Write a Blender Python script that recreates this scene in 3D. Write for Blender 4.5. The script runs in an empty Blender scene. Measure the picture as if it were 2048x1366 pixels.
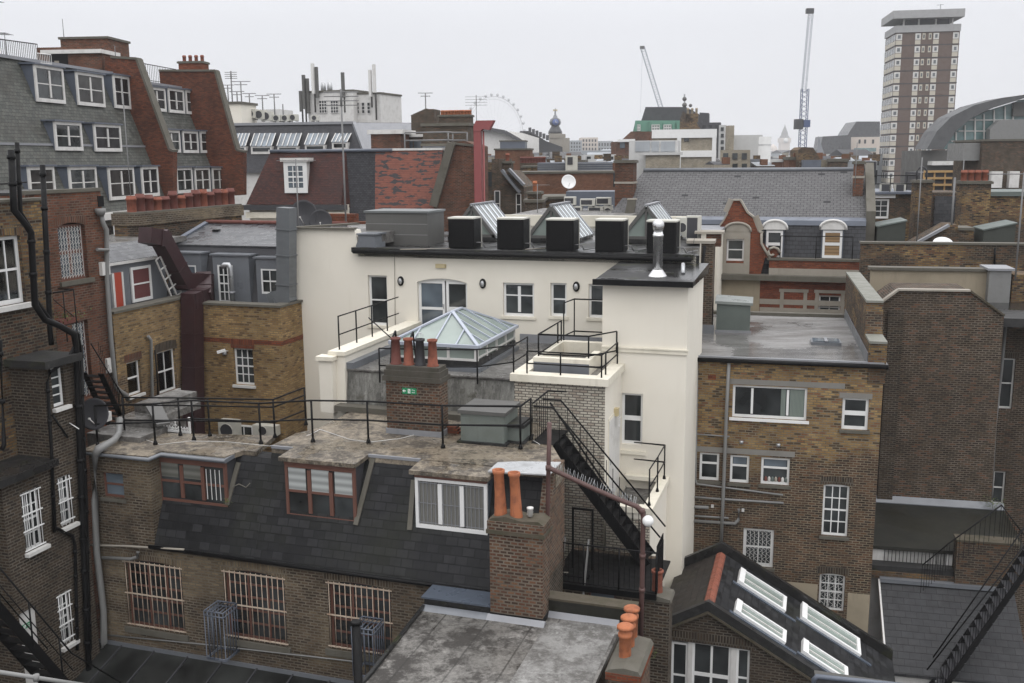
import bpy, math, random
from mathutils import Vector, Matrix
from mathutils.geometry import tessellate_polygon
R = math.radians
rnd = random.Random(7)
HAZE = 0.00036
S = bpy.context.scene
COL = S.collection

# ---------------------------------------------------------------- camera, sky, sun, exposure
CAMZ, PITCH, ROLL, FPX = 24.0, R(10.47), R(0.5), 1991.0
C0 = Vector((0, 0, CAMZ))
_f = Vector((0, math.cos(PITCH), -math.sin(PITCH)))
_u0 = Vector((0, math.sin(PITCH), math.cos(PITCH)))
_r0 = Vector((1, 0, 0))
_u = _u0*math.cos(ROLL) + _r0*math.sin(ROLL)
_r = _r0*math.cos(ROLL) - _u0*math.sin(ROLL)
cam = bpy.data.cameras.new('camera')
camo = bpy.data.objects.new('camera', cam)
COL.objects.link(camo)
cam.sensor_width = 36; cam.sensor_fit = 'HORIZONTAL'; cam.lens = FPX/2048*36
cam.clip_start = 0.1; cam.clip_end = 12000
mw = Matrix((( _r.x, _u.x, -_f.x, 0), (_r.y, _u.y, -_f.y, 0), (_r.z, _u.z, -_f.z, CAMZ), (0, 0, 0, 1)))
camo.matrix_world = mw
S.camera = camo

W = bpy.data.worlds.new('World'); S.world = W; W.use_nodes = True
nt = W.node_tree; nt.nodes.clear()
def wn(t, **k):
    n = nt.nodes.new(t)
    for a, b in k.items(): setattr(n, a, b)
    return n
sky = wn('ShaderNodeTexSky'); sky.sky_type = 'NISHITA'; sky.sun_disc = False
sky.sun_elevation = R(50); sky.sun_rotation = R(200); sky.air_density = 1; sky.dust_density = 6
tc = wn('ShaderNodeTexCoord'); sep = wn('ShaderNodeSeparateXYZ')
nt.links.new(tc.outputs['Generated'], sep.inputs[0])
ramp = wn('ShaderNodeValToRGB')          # overcast dome: the zenith is about three times the horizon
cr = ramp.color_ramp
cr.elements[0].position = 0.0; cr.elements[0].color = (0.30, 0.305, 0.32, 1)
cr.elements[1].position = 1.0; cr.elements[1].color = (1.0, 1.0, 1.02, 1)
e = cr.elements.new(0.12); e.color = (0.31, 0.315, 0.332, 1)
e = cr.elements.new(0.35); e.color = (0.47, 0.475, 0.49, 1)
nt.links.new(sep.outputs['Z'], ramp.inputs[0])
noi = wn('ShaderNodeTexNoise'); noi.inputs['Scale'].default_value = 1.4; noi.inputs['Detail'].default_value = 3
nt.links.new(tc.outputs['Generated'], noi.inputs['Vector'])
mr = wn('ShaderNodeMapRange'); mr.inputs['From Min'].default_value = 0.3; mr.inputs['From Max'].default_value = 0.7
mr.inputs['To Min'].default_value = 0.97; mr.inputs['To Max'].default_value = 1.03
nt.links.new(noi.outputs['Fac'], mr.inputs['Value'])
mul = wn('ShaderNodeMixRGB', blend_type='MULTIPLY'); mul.inputs[0].default_value = 1
nt.links.new(ramp.outputs[0], mul.inputs[1]); nt.links.new(mr.outputs[0], mul.inputs[2])
bg1 = wn('ShaderNodeBackground'); bg1.inputs['Strength'].default_value = 2.75
bg2 = wn('ShaderNodeBackground'); bg2.inputs['Strength'].default_value = 0.08
nt.links.new(mul.outputs[0], bg1.inputs['Color']); nt.links.new(sky.outputs[0], bg2.inputs['Color'])
ms = wn('ShaderNodeMixShader'); ms.inputs[0].default_value = 0.96
wo = wn('ShaderNodeOutputWorld')
nt.links.new(bg2.outputs[0], ms.inputs[1]); nt.links.new(bg1.outputs[0], ms.inputs[2]); nt.links.new(ms.outputs[0], wo.inputs[0])

sl = bpy.data.lights.new('sun', 'SUN'); sl.energy = 0.5; sl.angle = R(50); sl.color = (1, 0.97, 0.93)
so = bpy.data.objects.new('sun', sl); COL.objects.link(so)
so.rotation_euler = (R(40), 0, R(20)); so.location = (0, -20, 80)
S.view_settings.view_transform = 'Standard'; S.view_settings.look = 'None'
S.view_settings.exposure = 0.0; S.view_settings.gamma = 1.0
S.cycles.use_denoising = True
S.cycles.max_bounces = 6; S.cycles.diffuse_bounces = 3; S.cycles.glossy_bounces = 2
S.cycles.transmission_bounces = 4; S.cycles.transparent_max_bounces = 8; S.cycles.volume_bounces = 1
S.cycles.caustics_reflective = False; S.cycles.caustics_refractive = False
S.cycles.use_adaptive_sampling = True; S.cycles.adaptive_threshold = 0.02

# ---------------------------------------------------------------- frames: pixel <-> place
def ray(x, y):
    return _f + _r*((x-1024)/FPX) + _u*((683-y)/FPX)
class Fr:
    """a local frame: X along a wall, Y into the building, Z up"""
    def __init__(s, x, y, d, deg, oz=0.0, o=None):
        if o is None:
            v = ray(x, y); k = d/v.y; s.o = Vector((C0.x+v.x*k, d, oz))
        else: s.o = Vector(o)
        s.th = R(deg)
        s.X = Vector((math.cos(s.th), math.sin(s.th), 0)); s.Y = Vector((-math.sin(s.th), math.cos(s.th), 0))
    def _c(s): return s.l(C0)
    def l(s, P):
        q = Vector(P)-s.o; return Vector((q.dot(s.X), q.dot(s.Y), q.z))
    def w(s, p): return s.o + s.X*p[0] + s.Y*p[1] + Vector((0, 0, p[2]))
    def _d(s, x, y):
        v = ray(x, y); return Vector((v.dot(s.X), v.dot(s.Y), v.z))
    def p(s, x, y, w=0.0):            # on the plane Y = w
        c, d = s._c(), s._d(x, y); k = (w-c.y)/d.y; return c+d*k
    def s_(s, x, y, u=0.0):           # on the plane X = u
        c, d = s._c(), s._d(x, y); k = (u-c.x)/d.x; return c+d*k
    def h(s, x, y, z):                # on the plane Z = z
        c, d = s._c(), s._d(x, y); k = (z-c.z)/d.z; return c+d*k
    def g(s, x, y, P, N):             # on a plane given in the frame
        c, d = s._c(), s._d(x, y); k = (Vector(P)-c).dot(N)/d.dot(N); return c+d*k
    def rc(s, x0, y0, x1, y1, w=0.0): # pixel box -> u0,u1,z0,z1 on plane Y=w
        xm, ym = (x0+x1)/2, (y0+y1)/2
        return s.p(x0, ym, w).x, s.p(x1, ym, w).x, s.p(xm, y1, w).z, s.p(xm, y0, w).z
    def sub(s, p, deg=0):
        return Fr(0, 0, 0, math.degrees(s.th)+deg, o=s.w(p))

# ---------------------------------------------------------------- mesh collecting
class M:
    def __init__(s): s.v = []; s.f = []; s.sm = []
    def face(s, pts, smooth=False):
        b = len(s.v); s.v += [tuple(p) for p in pts]; s.f.append(tuple(range(b, b+len(pts)))); s.sm.append(smooth); return s
    def raw(s, vs, fs, smooth=False):
        b = len(s.v); s.v += [tuple(p) for p in vs]
        for f in fs: s.f.append(tuple(b+i for i in f)); s.sm.append(smooth)
        return s
    def hexa(s, a):      # a: 4 bottom (ccw from above), 4 top
        return s.raw(a, [(3, 2, 1, 0), (4, 5, 6, 7), (0, 1, 5, 4), (1, 2, 6, 5), (2, 3, 7, 6), (3, 0, 4, 7)])
    def box(s, x0, x1, y0, y1, z0, z1):
        if x0 > x1: x0, x1 = x1, x0
        if y0 > y1: y0, y1 = y1, y0
        if z0 > z1: z0, z1 = z1, z0
        return s.hexa([(x0, y0, z0), (x1, y0, z0), (x1, y1, z0), (x0, y1, z0), (x0, y0, z1), (x1, y0, z1), (x1, y1, z1), (x0, y1, z1)])
    def cyl(s, c, r, z0, z1, n=12, r2=None):
        return s.lathe([(r, z0), (r if r2 is None else r2, z1)], c[0], c[1], n, True)
    def lathe(s, prof, cx=0, cy=0, n=16, cap=True, z=0, sm=True):
        vs = []
        for (r, zz) in prof:
            for i in range(n):
                a = 2*math.pi*i/n; vs.append((cx+r*math.cos(a), cy+r*math.sin(a), z+zz))
        fs = []
        for k in range(len(prof)-1):
            for i in range(n):
                j = (i+1) % n; fs.append((k*n+i, k*n+j, (k+1)*n+j, (k+1)*n+i))
        s.raw(vs, fs, sm)
        if cap:
            s.raw(vs[:n][::-1], [tuple(range(n))]); s.raw(vs[-n:], [tuple(range(n))])
        return s
    def tube(s, pts, r, n=8, cap=True):
        pts = [Vector(p) for p in pts]; rings = []
        for i, p in enumerate(pts):
            if i == 0: t = pts[1]-p
            elif i == len(pts)-1: t = p-pts[i-1]
            else: t = (pts[i+1]-p).normalized() + (p-pts[i-1]).normalized()
            if t.length < 1e-9: t = Vector((0, 0, 1))
            t.normalize()
            a = Vector((0, 0, 1)) if abs(t.z) < 0.95 else Vector((1, 0, 0))
            e1 = t.cross(a).normalized(); e2 = e1.cross(t)
            k = 1.0
            if 0 < i < len(pts)-1:
                c = max(-1, min(1, (pts[i+1]-p).normalized().dot((p-pts[i-1]).normalized()))); k = 1/max(0.6, math.cos(math.acos(c)/2))
            if rings and i:
                pass
            rings.append([p + (e1*math.cos(2*math.pi*j/n) + e2*math.sin(2*math.pi*j/n))*r*k for j in range(n)])
        vs = [q for rg in rings for q in rg]; fs = []
        for k in range(len(rings)-1):
            # match the closest starting vertex so turns do not twist
            for i in range(n):
                j = (i+1) % n; fs.append((k*n+i, (k+1)*n+i, (k+1)*n+j, k*n+j))
        s.raw(vs, fs, n > 4)
        if cap: s.raw(rings[0], [tuple(range(n))]); s.raw(rings[-1][::-1], [tuple(range(n))])
        return s
    def bar(s, p, q, a, b=None):      # rectangular bar from p to q, a wide, b deep
        p, q = Vector(p), Vector(q); b = a if b is None else b
        t = (q-p).normalized(); up = Vector((0, 0, 1)) if abs(t.z) < 0.9 else Vector((0, 1, 0))
        e1 = t.cross(up).normalized()*(a/2); e2 = e1.cross(t).normalized()*(b/2)
        return s.hexa([p-e1-e2, p+e1-e2, p+e1+e2, p-e1+e2, q-e1-e2, q+e1-e2, q+e1+e2, q-e1+e2])
    def ex(s, poly, ax, a, b):        # polygon in the other two axes extruded along ax
        def P(t, k): return {'x': (k, t[0], t[1]), 'y': (t[0], k, t[1]), 'z': (t[0], t[1], k)}[ax]
        n = len(poly); vs = [P(t, a) for t in poly]+[P(t, b) for t in poly]
        s.raw(vs, [tuple(range(n))[::-1], tuple(range(n, 2*n))]+[(i, (i+1) % n, n+(i+1) % n, n+i) for i in range(n)]); return s
    def slab(s, pts, t):              # polygon in space with thickness vector t
        pts = [Vector(p) for p in pts]; t = Vector(t); n = len(pts)
        s.raw(pts+[p+t for p in pts], [tuple(range(n)), tuple(range(n, 2*n))[::-1]]+[(i, n+i, n+(i+1) % n, (i+1) % n) for i in range(n)]); return s
    def wall(s, out, y0, y1, holes=(), rev=0.14):
        """outline (x,z) list at y0 with thickness to y1; holes = polygons or (x0,x1,z0,z1)"""
        H = []
        for h in holes:
            if len(h) == 4 and not hasattr(h[0], '__len__'): h = [(h[0], h[2]), (h[1], h[2]), (h[1], h[3]), (h[0], h[3])]
            H.append(h)
        loops = [[Vector((a, b, 0)) for a, b in out]]+[[Vector((a, b, 0)) for a, b in h] for h in H]
        flat = [p for l in loops for p in l]
        tris = tessellate_polygon(loops)
        s.raw([(p.x, y0, p.y) for p in flat], [tuple(t) for t in tris])
        n = len(out)
        s.raw([(a, y0, b) for a, b in out]+[(a, y1, b) for a, b in out], [(i, (i+1) % n, n+(i+1) % n, n+i) for i in range(n)]+[tuple(range(n, 2*n))])
        for h in H:
            n = len(h); s.raw([(a, y0, b) for a, b in h]+[(a, y0+rev, b) for a, b in h], [(i, (i+1) % n, n+(i+1) % n, n+i) for i in range(n)])
        return s
    def build(s, name, mat, F=None, parent=None, recalc=True):
        import bmesh
        me = bpy.data.meshes.new(name); me.from_pydata(s.v, [], s.f)
        me.polygons.foreach_set('use_smooth', s.sm)
        if recalc:
            bm = bmesh.new(); bm.from_mesh(me)
            bmesh.ops.remove_doubles(bm, verts=bm.verts, dist=1e-5)
            bmesh.ops.recalc_face_normals(bm, faces=bm.faces); bm.to_mesh(me); bm.free()
        uv = me.uv_layers.new(name='UVMap'); Z = Vector((0, 0, 1)); dat = uv.data; mv = me.vertices; ml = me.loops
        me.update()
        for pl in me.polygons:
            n = pl.normal
            if abs(n.z) > 0.93: t = Vector((1, 0, 0)); b = Vector((0, 1, 0))
            else:
                t = Z.cross(n).normalized(); b = n.cross(t)
            for li in pl.loop_indices:
                co = mv[ml[li].vertex_index].co; dat[li].uv = (co.dot(t), co.dot(b))
        me.materials.append(mat)
        o = bpy.data.objects.new(name, me); COL.objects.link(o)
        if parent is not None: o.parent = parent
        elif F is not None: o.location = F.o; o.rotation_euler = (0, 0, F.th)
        return o

def tag(o, label=None, cat=None, group=None, kind=None):
    if label: o['label'] = label
    if cat: o['category'] = cat
    if group: o['group'] = group
    if kind: o['kind'] = kind
    return o
def thing(F, name, label, cat, group=None, kind=None):
    o = bpy.data.objects.new(name, None); COL.objects.link(o)
    o.location = F.o; o.rotation_euler = (0, 0, F.th); o.empty_display_size = 0.2
    return tag(o, label, cat, group, kind)
def copytree(o, parent=None):
    c = o.copy(); COL.objects.link(c)
    if parent is not None: c.parent = parent
    for ch in [k for k in bpy.data.objects if k.parent == o]: copytree(ch, c)
    return c
# ---------------------------------------------------------------- materials
class N:
    def __init__(s, name):
        s.m = bpy.data.materials.new(name); s.m.use_nodes = True; s.t = s.m.node_tree; s.t.nodes.clear()
        s.out = s.n('ShaderNodeOutputMaterial'); s.b = s.n('ShaderNodeBsdfPrincipled')
        s.L(s.b.outputs[0], s.out.inputs[0]); s.uv = s.n('ShaderNodeUVMap').outputs[0]; s.uv.node.uv_map = 'UVMap'
        s.pos = s.n('ShaderNodeNewGeometry').outputs['Position']
    def n(s, t, **k):
        q = s.t.nodes.new(t)
        for a, b in k.items(): setattr(q, a, b)
        return q
    def L(s, a, b): s.t.links.new(a, b)
    def I(s, sock, v):
        if hasattr(v, 'links'): s.L(v, sock)
        elif isinstance(v, tuple) and len(v) == 3 and sock.type == 'RGBA': sock.default_value = (*v, 1)
        else: sock.default_value = v
    def noise(s, sc, det=4, vec=None, stretch=None, rough=0.55, w=0):
        v = s.pos if vec is None else vec
        if stretch: v = s.vm(v, stretch)
        q = s.n('ShaderNodeTexNoise', noise_dimensions='3D'); s.L(v, q.inputs['Vector'])
        q.inputs['Scale'].default_value = sc; q.inputs['Detail'].default_value = det; q.inputs['Roughness'].default_value = rough
        return q.outputs['Fac']
    def vm(s, v, m, add=(0, 0, 0)):
        q = s.n('ShaderNodeVectorMath', operation='MULTIPLY_ADD'); s.L(v, q.inputs[0]); q.inputs[1].default_value = m; q.inputs[2].default_value = add
        return q.outputs[0]
    def rng(s, v, a, b, c=0.0, d=1.0):
        q = s.n('ShaderNodeMapRange'); s.L(v, q.inputs[0])
        for i, k in enumerate((a, b, c, d)): q.inputs[i+1].default_value = k
        return q.outputs[0]
    def ramp(s, v, els, const=False):
        q = s.n('ShaderNodeValToRGB'); r = q.color_ramp
        if const: r.interpolation = 'CONSTANT'
        while len(r.elements) < len(els): r.elements.new(0.5)
        for e, (p, c) in zip(r.elements, els): e.position = p; e.color = (*c, 1) if isinstance(c, tuple) else (c, c, c, 1)
        s.L(v, q.inputs[0]); return q.outputs[0]
    def mix(s, f, a, b, mode='MIX'):
        q = s.n('ShaderNodeMixRGB', blend_type=mode); s.I(q.inputs[0], f); s.I(q.inputs[1], a); s.I(q.inputs[2], b); return q.outputs[0]
    def math(s, op, a, b=0.0):
        q = s.n('ShaderNodeMath', operation=op); s.I(q.inputs[0], a); s.I(q.inputs[1], b); return q.outputs[0]
    def bump(s, h, st=0.3, dist=0.02):
        q = s.n('ShaderNodeBump'); q.inputs['Strength'].default_value = st; q.inputs['Distance'].default_value = dist
        s.L(h, q.inputs['Height']); s.L(q.outputs[0], s.b.inputs['Normal'])
    def brick(s, w, h, mort, off=0.5, vec=None, smooth=0.1):
        q = s.n('ShaderNodeTexBrick'); q.offset = off; s.L(s.uv if vec is None else vec, q.inputs['Vector'])
        q.inputs['Color1'].default_value = (0, 0, 0, 1); q.inputs['Color2'].default_value = (1, 1, 1, 1); q.inputs['Mortar'].default_value = (.5, .5, .5, 1)
        q.inputs['Scale'].default_value = 1; q.inputs['Mortar Size'].default_value = mort; q.inputs['Mortar Smooth'].default_value = smooth
        q.inputs['Brick Width'].default_value = w; q.inputs['Row Height'].default_value = h
        return q.outputs['Color'], q.outputs['Fac']
    def fin(s, col, rough=0.8, spec=0.4, metal=0.0):
        s.I(s.b.inputs['Base Color'], col); s.I(s.b.inputs['Roughness'], rough)
        s.b.inputs['Specular IOR Level'].default_value = spec; s.b.inputs['Metallic'].default_value = metal
        return s.m
BRK, SLK = .82, .72
def brickmat(name, pal, mortar, soot=0.5, wet=0.0, w=0.205, h=0.075, mort=0.013, patch=None, sootcol=(0.018, 0.016, 0.014), zsplit=None):
    s = N(name); wob = s.n('ShaderNodeVectorMath', operation='MULTIPLY_ADD')
    nz = s.n('ShaderNodeTexNoise'); s.L(s.uv, nz.inputs['Vector']); nz.inputs['Scale'].default_value = 2.2
    s.L(nz.outputs['Color'], wob.inputs[0]); wob.inputs[1].default_value = (0.02, 0.02, 0); s.L(s.uv, wob.inputs[2])
    c, f = s.brick(w, h, mort, vec=wob.outputs[0])
    pal = [(p[0]*BRK*1.06, p[1]*BRK, p[2]*BRK*.88) for p in pal]; mortar = tuple(k*BRK*.95 for k in mortar)
    if patch: patch = [(p[0]*BRK*1.06, p[1]*BRK, p[2]*BRK*.88) for p in patch]
    n = len(pal); col = s.ramp(c, [(i/n, p) for i, p in enumerate(pal)], True)
    big = s.noise(0.45, 5); med = s.noise(2.3, 5); fine = s.noise(30, 2)
    if patch:
        c2 = s.ramp(c, [(i/len(patch), p) for i, p in enumerate(patch)], True)
        pf = s.rng(s.noise(0.32, 3, stretch=(1, 1, 2.2)), 0.44, 0.54)
        if zsplit:
            sz = s.n('ShaderNodeSeparateXYZ'); s.L(s.pos, sz.inputs[0])
            pf = s.rng(s.math('ADD', sz.outputs[2], s.math('MULTIPLY', s.math('SUBTRACT', s.noise(0.8, 3), 0.5), 3.5)), zsplit[0], zsplit[1], 1, 0)
        col = s.mix(pf, col, c2)
    col = s.mix(1.0, col, s.rng(s.noise(0.9, 6, rough=.6), .32, .68, .68, 1.28), 'MULTIPLY')
    col = s.mix(0.5, col, s.mix(1.0, col, s.rng(fine, .2, .8, .55, 1.5), 'MULTIPLY'))
    mo = s.mix(s.rng(med, .3, .7), mortar, tuple(k*0.5 for k in mortar))
    col = s.mix(s.math('MULTIPLY', f, 0.85), col, mo)
    so_ = s.math('MULTIPLY', s.rng(big, .42, .72), soot)
    st = s.rng(s.noise(1.3, 4, stretch=(1, 1, .22)), .5, .75)
    so_ = s.math('ADD', so_, s.math('MULTIPLY', st, soot*0.5))
    col = s.mix(so_, col, sootcol)
    s.bump(s.math('MULTIPLY', s.math('ADD', s.math('SUBTRACT', 1.0, f), s.math('MULTIPLY', fine, .4)), 1.0), 0.5, 0.01)
    return s.fin(col, s.rng(med, .3, .7, .75-wet, .95), 0.15 if not wet else .4)
def slatemat(name, a, b, c, w=0.28, h=0.2, rough=0.45, moss=0.0, mosscol=(0.05, 0.055, 0.02), gap=0.008, lines=0.75, miss=0.0, SLSP=.22):
    s = N(name); cc, f = s.brick(w, h, gap, vec=s.uv)
    a, b, c = (tuple(k*SLK for k in q) for q in (a, b, c)); col = s.ramp(cc, [(0, a), (0.4, b), (0.8, c)]); big = s.noise(0.6, 4); med = s.noise(4, 4)
    col = s.mix(s.rng(med, .35, .7, 0, .5), col, s.mix(1.0, col, 0.55 if False else (0.5, 0.5, 0.5), 'MULTIPLY'))
    sep = s.n('ShaderNodeSeparateXYZ'); s.L(s.uv, sep.inputs[0])
    fr = s.math('FRACT', s.math('DIVIDE', sep.outputs[1], h))
    edge = s.rng(fr, 0.0, 0.12, 1, 0)
    col = s.mix(s.math('MULTIPLY', s.math('MAXIMUM', f, edge), lines), col, (0.008, 0.008, 0.009))
    if moss: col = s.mix(s.math('MULTIPLY', s.rng(big, .5, .66), moss), col, mosscol)
    if miss: col = s.mix(s.math('MULTIPLY', s.math('GREATER_THAN', cc, 1-miss), 0.8), col, (0.012, 0.012, 0.014))
    s.bump(s.math('ADD', s.math('SUBTRACT', 1.0, fr), s.math('MULTIPLY', cc, .5)), 0.6, 0.015)
    return s.fin(col, s.rng(s.math('ADD', s.math('MULTIPLY', cc, .6), s.math('MULTIPLY', med, .4)), .2, .8, rough-.02, rough+.25), SLSP)
def feltmat(name, base, dark, light, wet=0.5, sc=0.8, seams=0.0, moss=None, lo=.05, st=None):
    s = N(name); a = s.noise(sc, 9, rough=.78, stretch=st); b = s.noise(sc*4.5, 8, rough=.75, stretch=st); c = s.noise(sc*0.5, 6)
    col = s.mix(s.rng(a, .43, .57), dark, base); col = s.mix(s.rng(b, .52, .68, 0, .7), col, light)
    col = s.mix(s.rng(s.noise(sc*14, 3), .5, .75, 0, .35), col, tuple(k*.45 for k in dark))
    if seams:
        q, f = s.brick(1.0, 40, 0.02, vec=s.uv); col = s.mix(s.math('MULTIPLY', f, .55), col, tuple(k*.5 for k in dark))
    if moss: col = s.mix(s.rng(s.noise(sc*2.2, 5), .58, .7, 0, .8), col, moss)
    pud = s.rng(c, .46, .56); ro = s.mix(s.math('MULTIPLY', pud, wet), (.62, .62, .62), (lo, lo, lo))
    col = s.mix(s.math('MULTIPLY', pud, wet*.5), col, s.mix(1.0, col, (.5, .5, .5), 'MULTIPLY'))
    s.bump(s.math('MULTIPLY', b, s.math('SUBTRACT', 1.0, s.math('MULTIPLY', pud, wet))), 0.35, 0.03)
    return s.fin(col, ro, 0.4)
def paint(name, col, rough=0.5, dirt=0.25, dcol=None, sc=1.2, metal=0.0, streak=True, spec=.4, bump=0.15):
    s = N(name); a = s.noise(sc, 5); d = dcol or tuple(k*0.35 for k in col)
    f = s.rng(a, .48, .75)
    if streak: f = s.math('MAXIMUM', f, s.rng(s.noise(sc*4, 4, stretch=(1, 1, .12)), .55, .8))
    c = s.mix(s.math('MULTIPLY', f, dirt), col, d)
    s.bump(s.noise(25, 3), bump, .01)
    return s.fin(c, s.rng(a, .3, .7, rough-.08, rough+.12), spec, metal)

BK_STOCK = brickmat('stock_brick', [(.23, .155, .075), (.16, .10, .055), (.30, .21, .10), (.05, .035, .028), (.20, .125, .06), (.26, .17, .08), (.15, .075, .045)], (.20, .175, .135), .35, patch=[(.055, .04, .034), (.09, .055, .04), (.05, .038, .033), (.13, .075, .05), (.04, .032, .03)])
BK_YSPLIT = brickmat('yellow_over_brown_brick', [(.31, .205, .095), (.25, .16, .08), (.36, .255, .125), (.09, .065, .045), (.27, .175, .09), (.33, .225, .11), (.21, .11, .065)], (.31, .265, .19), .25, patch=[(.075, .048, .038), (.10, .06, .042), (.05, .036, .03), (.13, .075, .05), (.045, .034, .03), (.085, .055, .042)], zsplit=(15.0, 15.5))
BK_YEL = brickmat('yellow_brick', [(.33, .22, .10), (.27, .175, .085), (.38, .27, .14), (.25, .16, .08), (.15, .10, .06), (.31, .21, .105), (.35, .245, .12)], (.33, .26, .165), .22)
BK_MIX = brickmat('mixed_stock_brick', [(.33, .22, .11), (.26, .17, .085), (.38, .27, .14), (.16, .11, .065), (.3, .2, .1)], (.30, .25, .175), .3, patch=[(.09, .06, .045), (.12, .075, .05), (.055, .042, .035), (.17, .105, .06), (.07, .048, .038), (.20, .13, .07)], zsplit=(16.6, 17.2))
BK_BROWN = brickmat('brown_brick', [(.06, .042, .032), (.045, .033, .027), (.085, .058, .042), (.038, .029, .025), (.055, .04, .031), (.14, .072, .05), (.045, .035, .029)], (.225, .19, .15), .25, mort=.017)
BK_DARK = brickmat('sooty_brick', [(.055, .042, .034), (.045, .035, .03), (.075, .055, .042), (.035, .029, .026), (.062, .046, .036), (.05, .037, .03)], (.21, .185, .15), .4, mort=.015)
BK_GREY = brickmat('grey_stock_brick', [(.20, .16, .115), (.15, .12, .088), (.24, .195, .14), (.17, .135, .10)], (.27, .235, .185), .38, patch=[(.10, .078, .06), (.07, .054, .043), (.13, .10, .075), (.06, .047, .039), (.09, .065, .05)], mort=.015)
BK_RED = brickmat('red_brick', [(.16, .064, .042), (.13, .055, .038), (.19, .078, .05), (.09, .044, .033), (.15, .062, .042), (.12, .06, .044)], (.22, .17, .135), .35)
BK_FAC = brickmat('banded_facade_brick', [(.25, .075, .045), (.21, .064, .04), (.27, .085, .05), (.18, .056, .036)], (.19, .09, .065), .2)
BK_PARTY = brickmat('party_wall_brick', [(.17, .058, .036), (.13, .048, .032), (.19, .066, .04), (.10, .04, .03)], (.13, .075, .055), .5)
BK_ORED = brickmat('orange_red_brick', [(.22, .062, .033), (.18, .052, .03), (.25, .075, .04), (.15, .045, .028)], (.17, .10, .07), .3)
BK_CHIM = brickmat('chimney_brick', [(.125, .062, .044), (.095, .054, .040), (.15, .078, .052), (.065, .044, .036), (.11, .058, .042), (.17, .10, .068), (.075, .048, .039)], (.26, .22, .175), .35, w=.165, h=.077, mort=.016)
BK_GLAZ = brickmat('glazed_white_brick', [(.55, .54, .51), (.5, .49, .46), (.6, .59, .56), (.42, .38, .35), (.57, .56, .53)], (.07, .06, .055), .35, wet=.45, sootcol=(.13, .10, .09))
BK_PINK = brickmat('far_red_brick', [(.2, .095, .06), (.17, .08, .05), (.23, .11, .07), (.19, .09, .06)], (.2, .13, .1), .15)
BK_BEIGE = brickmat('beige_brick', [(.36, .33, .28), (.33, .30, .25), (.40, .37, .32)], (.4, .38, .34), .1)
SL_DARK = slatemat('black_slate', (.013, .0135, .0145), (.021, .0215, .0235), (.036, .0365, .039), .30, .21, .5, moss=.35, mosscol=(.02, .022, .012), lines=.85, gap=.014)
SL_GREY = slatemat('grey_slate', (.125, .122, .124), (.145, .142, .144), (.165, .162, .164), .3, .2, .55, miss=.012, lines=.95, gap=.012)
SL_LOW = slatemat('dark_blue_slate', (.045, .046, .052), (.055, .056, .063), (.068, .07, .077), .27, .19, .4, lines=.9)
SL_GREEN = slatemat('green_grey_slate', (.085, .09, .08), (.12, .125, .112), (.16, .162, .145), .24, .16, .6, SLSP=.3, moss=.5, mosscol=(.045, .04, .034))
SL_WET = slatemat('wet_blue_slate', (.05, .052, .058), (.07, .073, .08), (.09, .092, .1), .27, .19, .22, SLSP=.5)
SL_MID = slatemat('mid_slate', (.036, .037, .04), (.045, .046, .05), (.055, .055, .058), .33, .23, .4, lines=.8)
SL_TERR = slatemat('dark_grey_tile', (.045, .045, .052), (.06, .06, .068), (.075, .075, .082), .17, .1, .5)
TL_RED = slatemat('dark_red_tile', (.06, .022, .018), (.085, .03, .024), (.12, .04, .03), .16, .1, .4, moss=.4, mosscol=(.03, .02, .02))
def _patchtile():
    s = N('patched_red_tile'); c, f = s.brick(.17, .1, .008)
    col = s.ramp(c, [(0, (.17, .05, .03)), (.5, (.22, .068, .04)), (1, (.14, .042, .028))])
    n1 = s.n('ShaderNodeTexNoise'); s.L(s.vm(s.uv, (.55, 2.2, 1)), n1.inputs['Vector']); n1.inputs['Scale'].default_value = 2.6; n1.inputs['Detail'].default_value = 2
    q = s.math('ADD', n1.outputs['Fac'], s.math('MULTIPLY', s.math('SUBTRACT', c, .5), .1))
    col = s.mix(s.math('GREATER_THAN', q, .56), col, (.035, .03, .033))
    sep = s.n('ShaderNodeSeparateXYZ'); s.L(s.uv, sep.inputs[0]); fr = s.math('FRACT', s.math('DIVIDE', sep.outputs[1], .1))
    col = s.mix(s.math('MULTIPLY', s.rng(fr, 0, .3, 1, 0), .7), col, (.012, .008, .007))
    s.bump(s.math('SUBTRACT', 1.0, fr), .6, .02); return s.fin(col, .5)
TL_PATCH = _patchtile()
TL_BROWN = slatemat('brown_roof_tile', (.03, .026, .024), (.042, .036, .032), (.055, .046, .04), .2, .22, .5, moss=.5, mosscol=(.03, .028, .016))
FELT = feltmat('grey_felt', (.19, .183, .172), (.075, .07, .065), (.30, .295, .285), .7, .9)
FELT_LICH = feltmat('lichened_felt', (.25, .21, .16), (.06, .05, .04), (.43, .375, .28), .9, 1.7, moss=(.035, .032, .028))
FELT_DARK = feltmat('black_felt', (.025, .0245, .0245), (.013, .013, .013), (.042, .042, .04), .75, .8, moss=(.035, .038, .018))
FELT_WET = feltmat('wet_grey_roof', (.22, .215, .21), (.11, .102, .095), (.28, .275, .27), .9, .6, lo=.09, st=(.28, 1.5, 1))
FELT_R = feltmat('seamed_grey_felt', (.22, .21, .195), (.04, .036, .032), (.31, .295, .275), .95, .9, seams=1, lo=.1)
FELT_RW = feltmat('crinkled_white_roof', (.25, .245, .235), (.10, .095, .088), (.36, .355, .34), .4, 1.6)
FELT_MOSS = feltmat('mossy_dark_roof', (.02, .0195, .014), (.013, .013, .01), (.028, .027, .019), .5, .5)
CEM = feltmat('streaked_cement', (.20, .198, .18), (.085, .083, .075), (.34, .335, .315), .4, 1.6, moss=(.07, .065, .05), st=(1, 1, .25))
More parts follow.
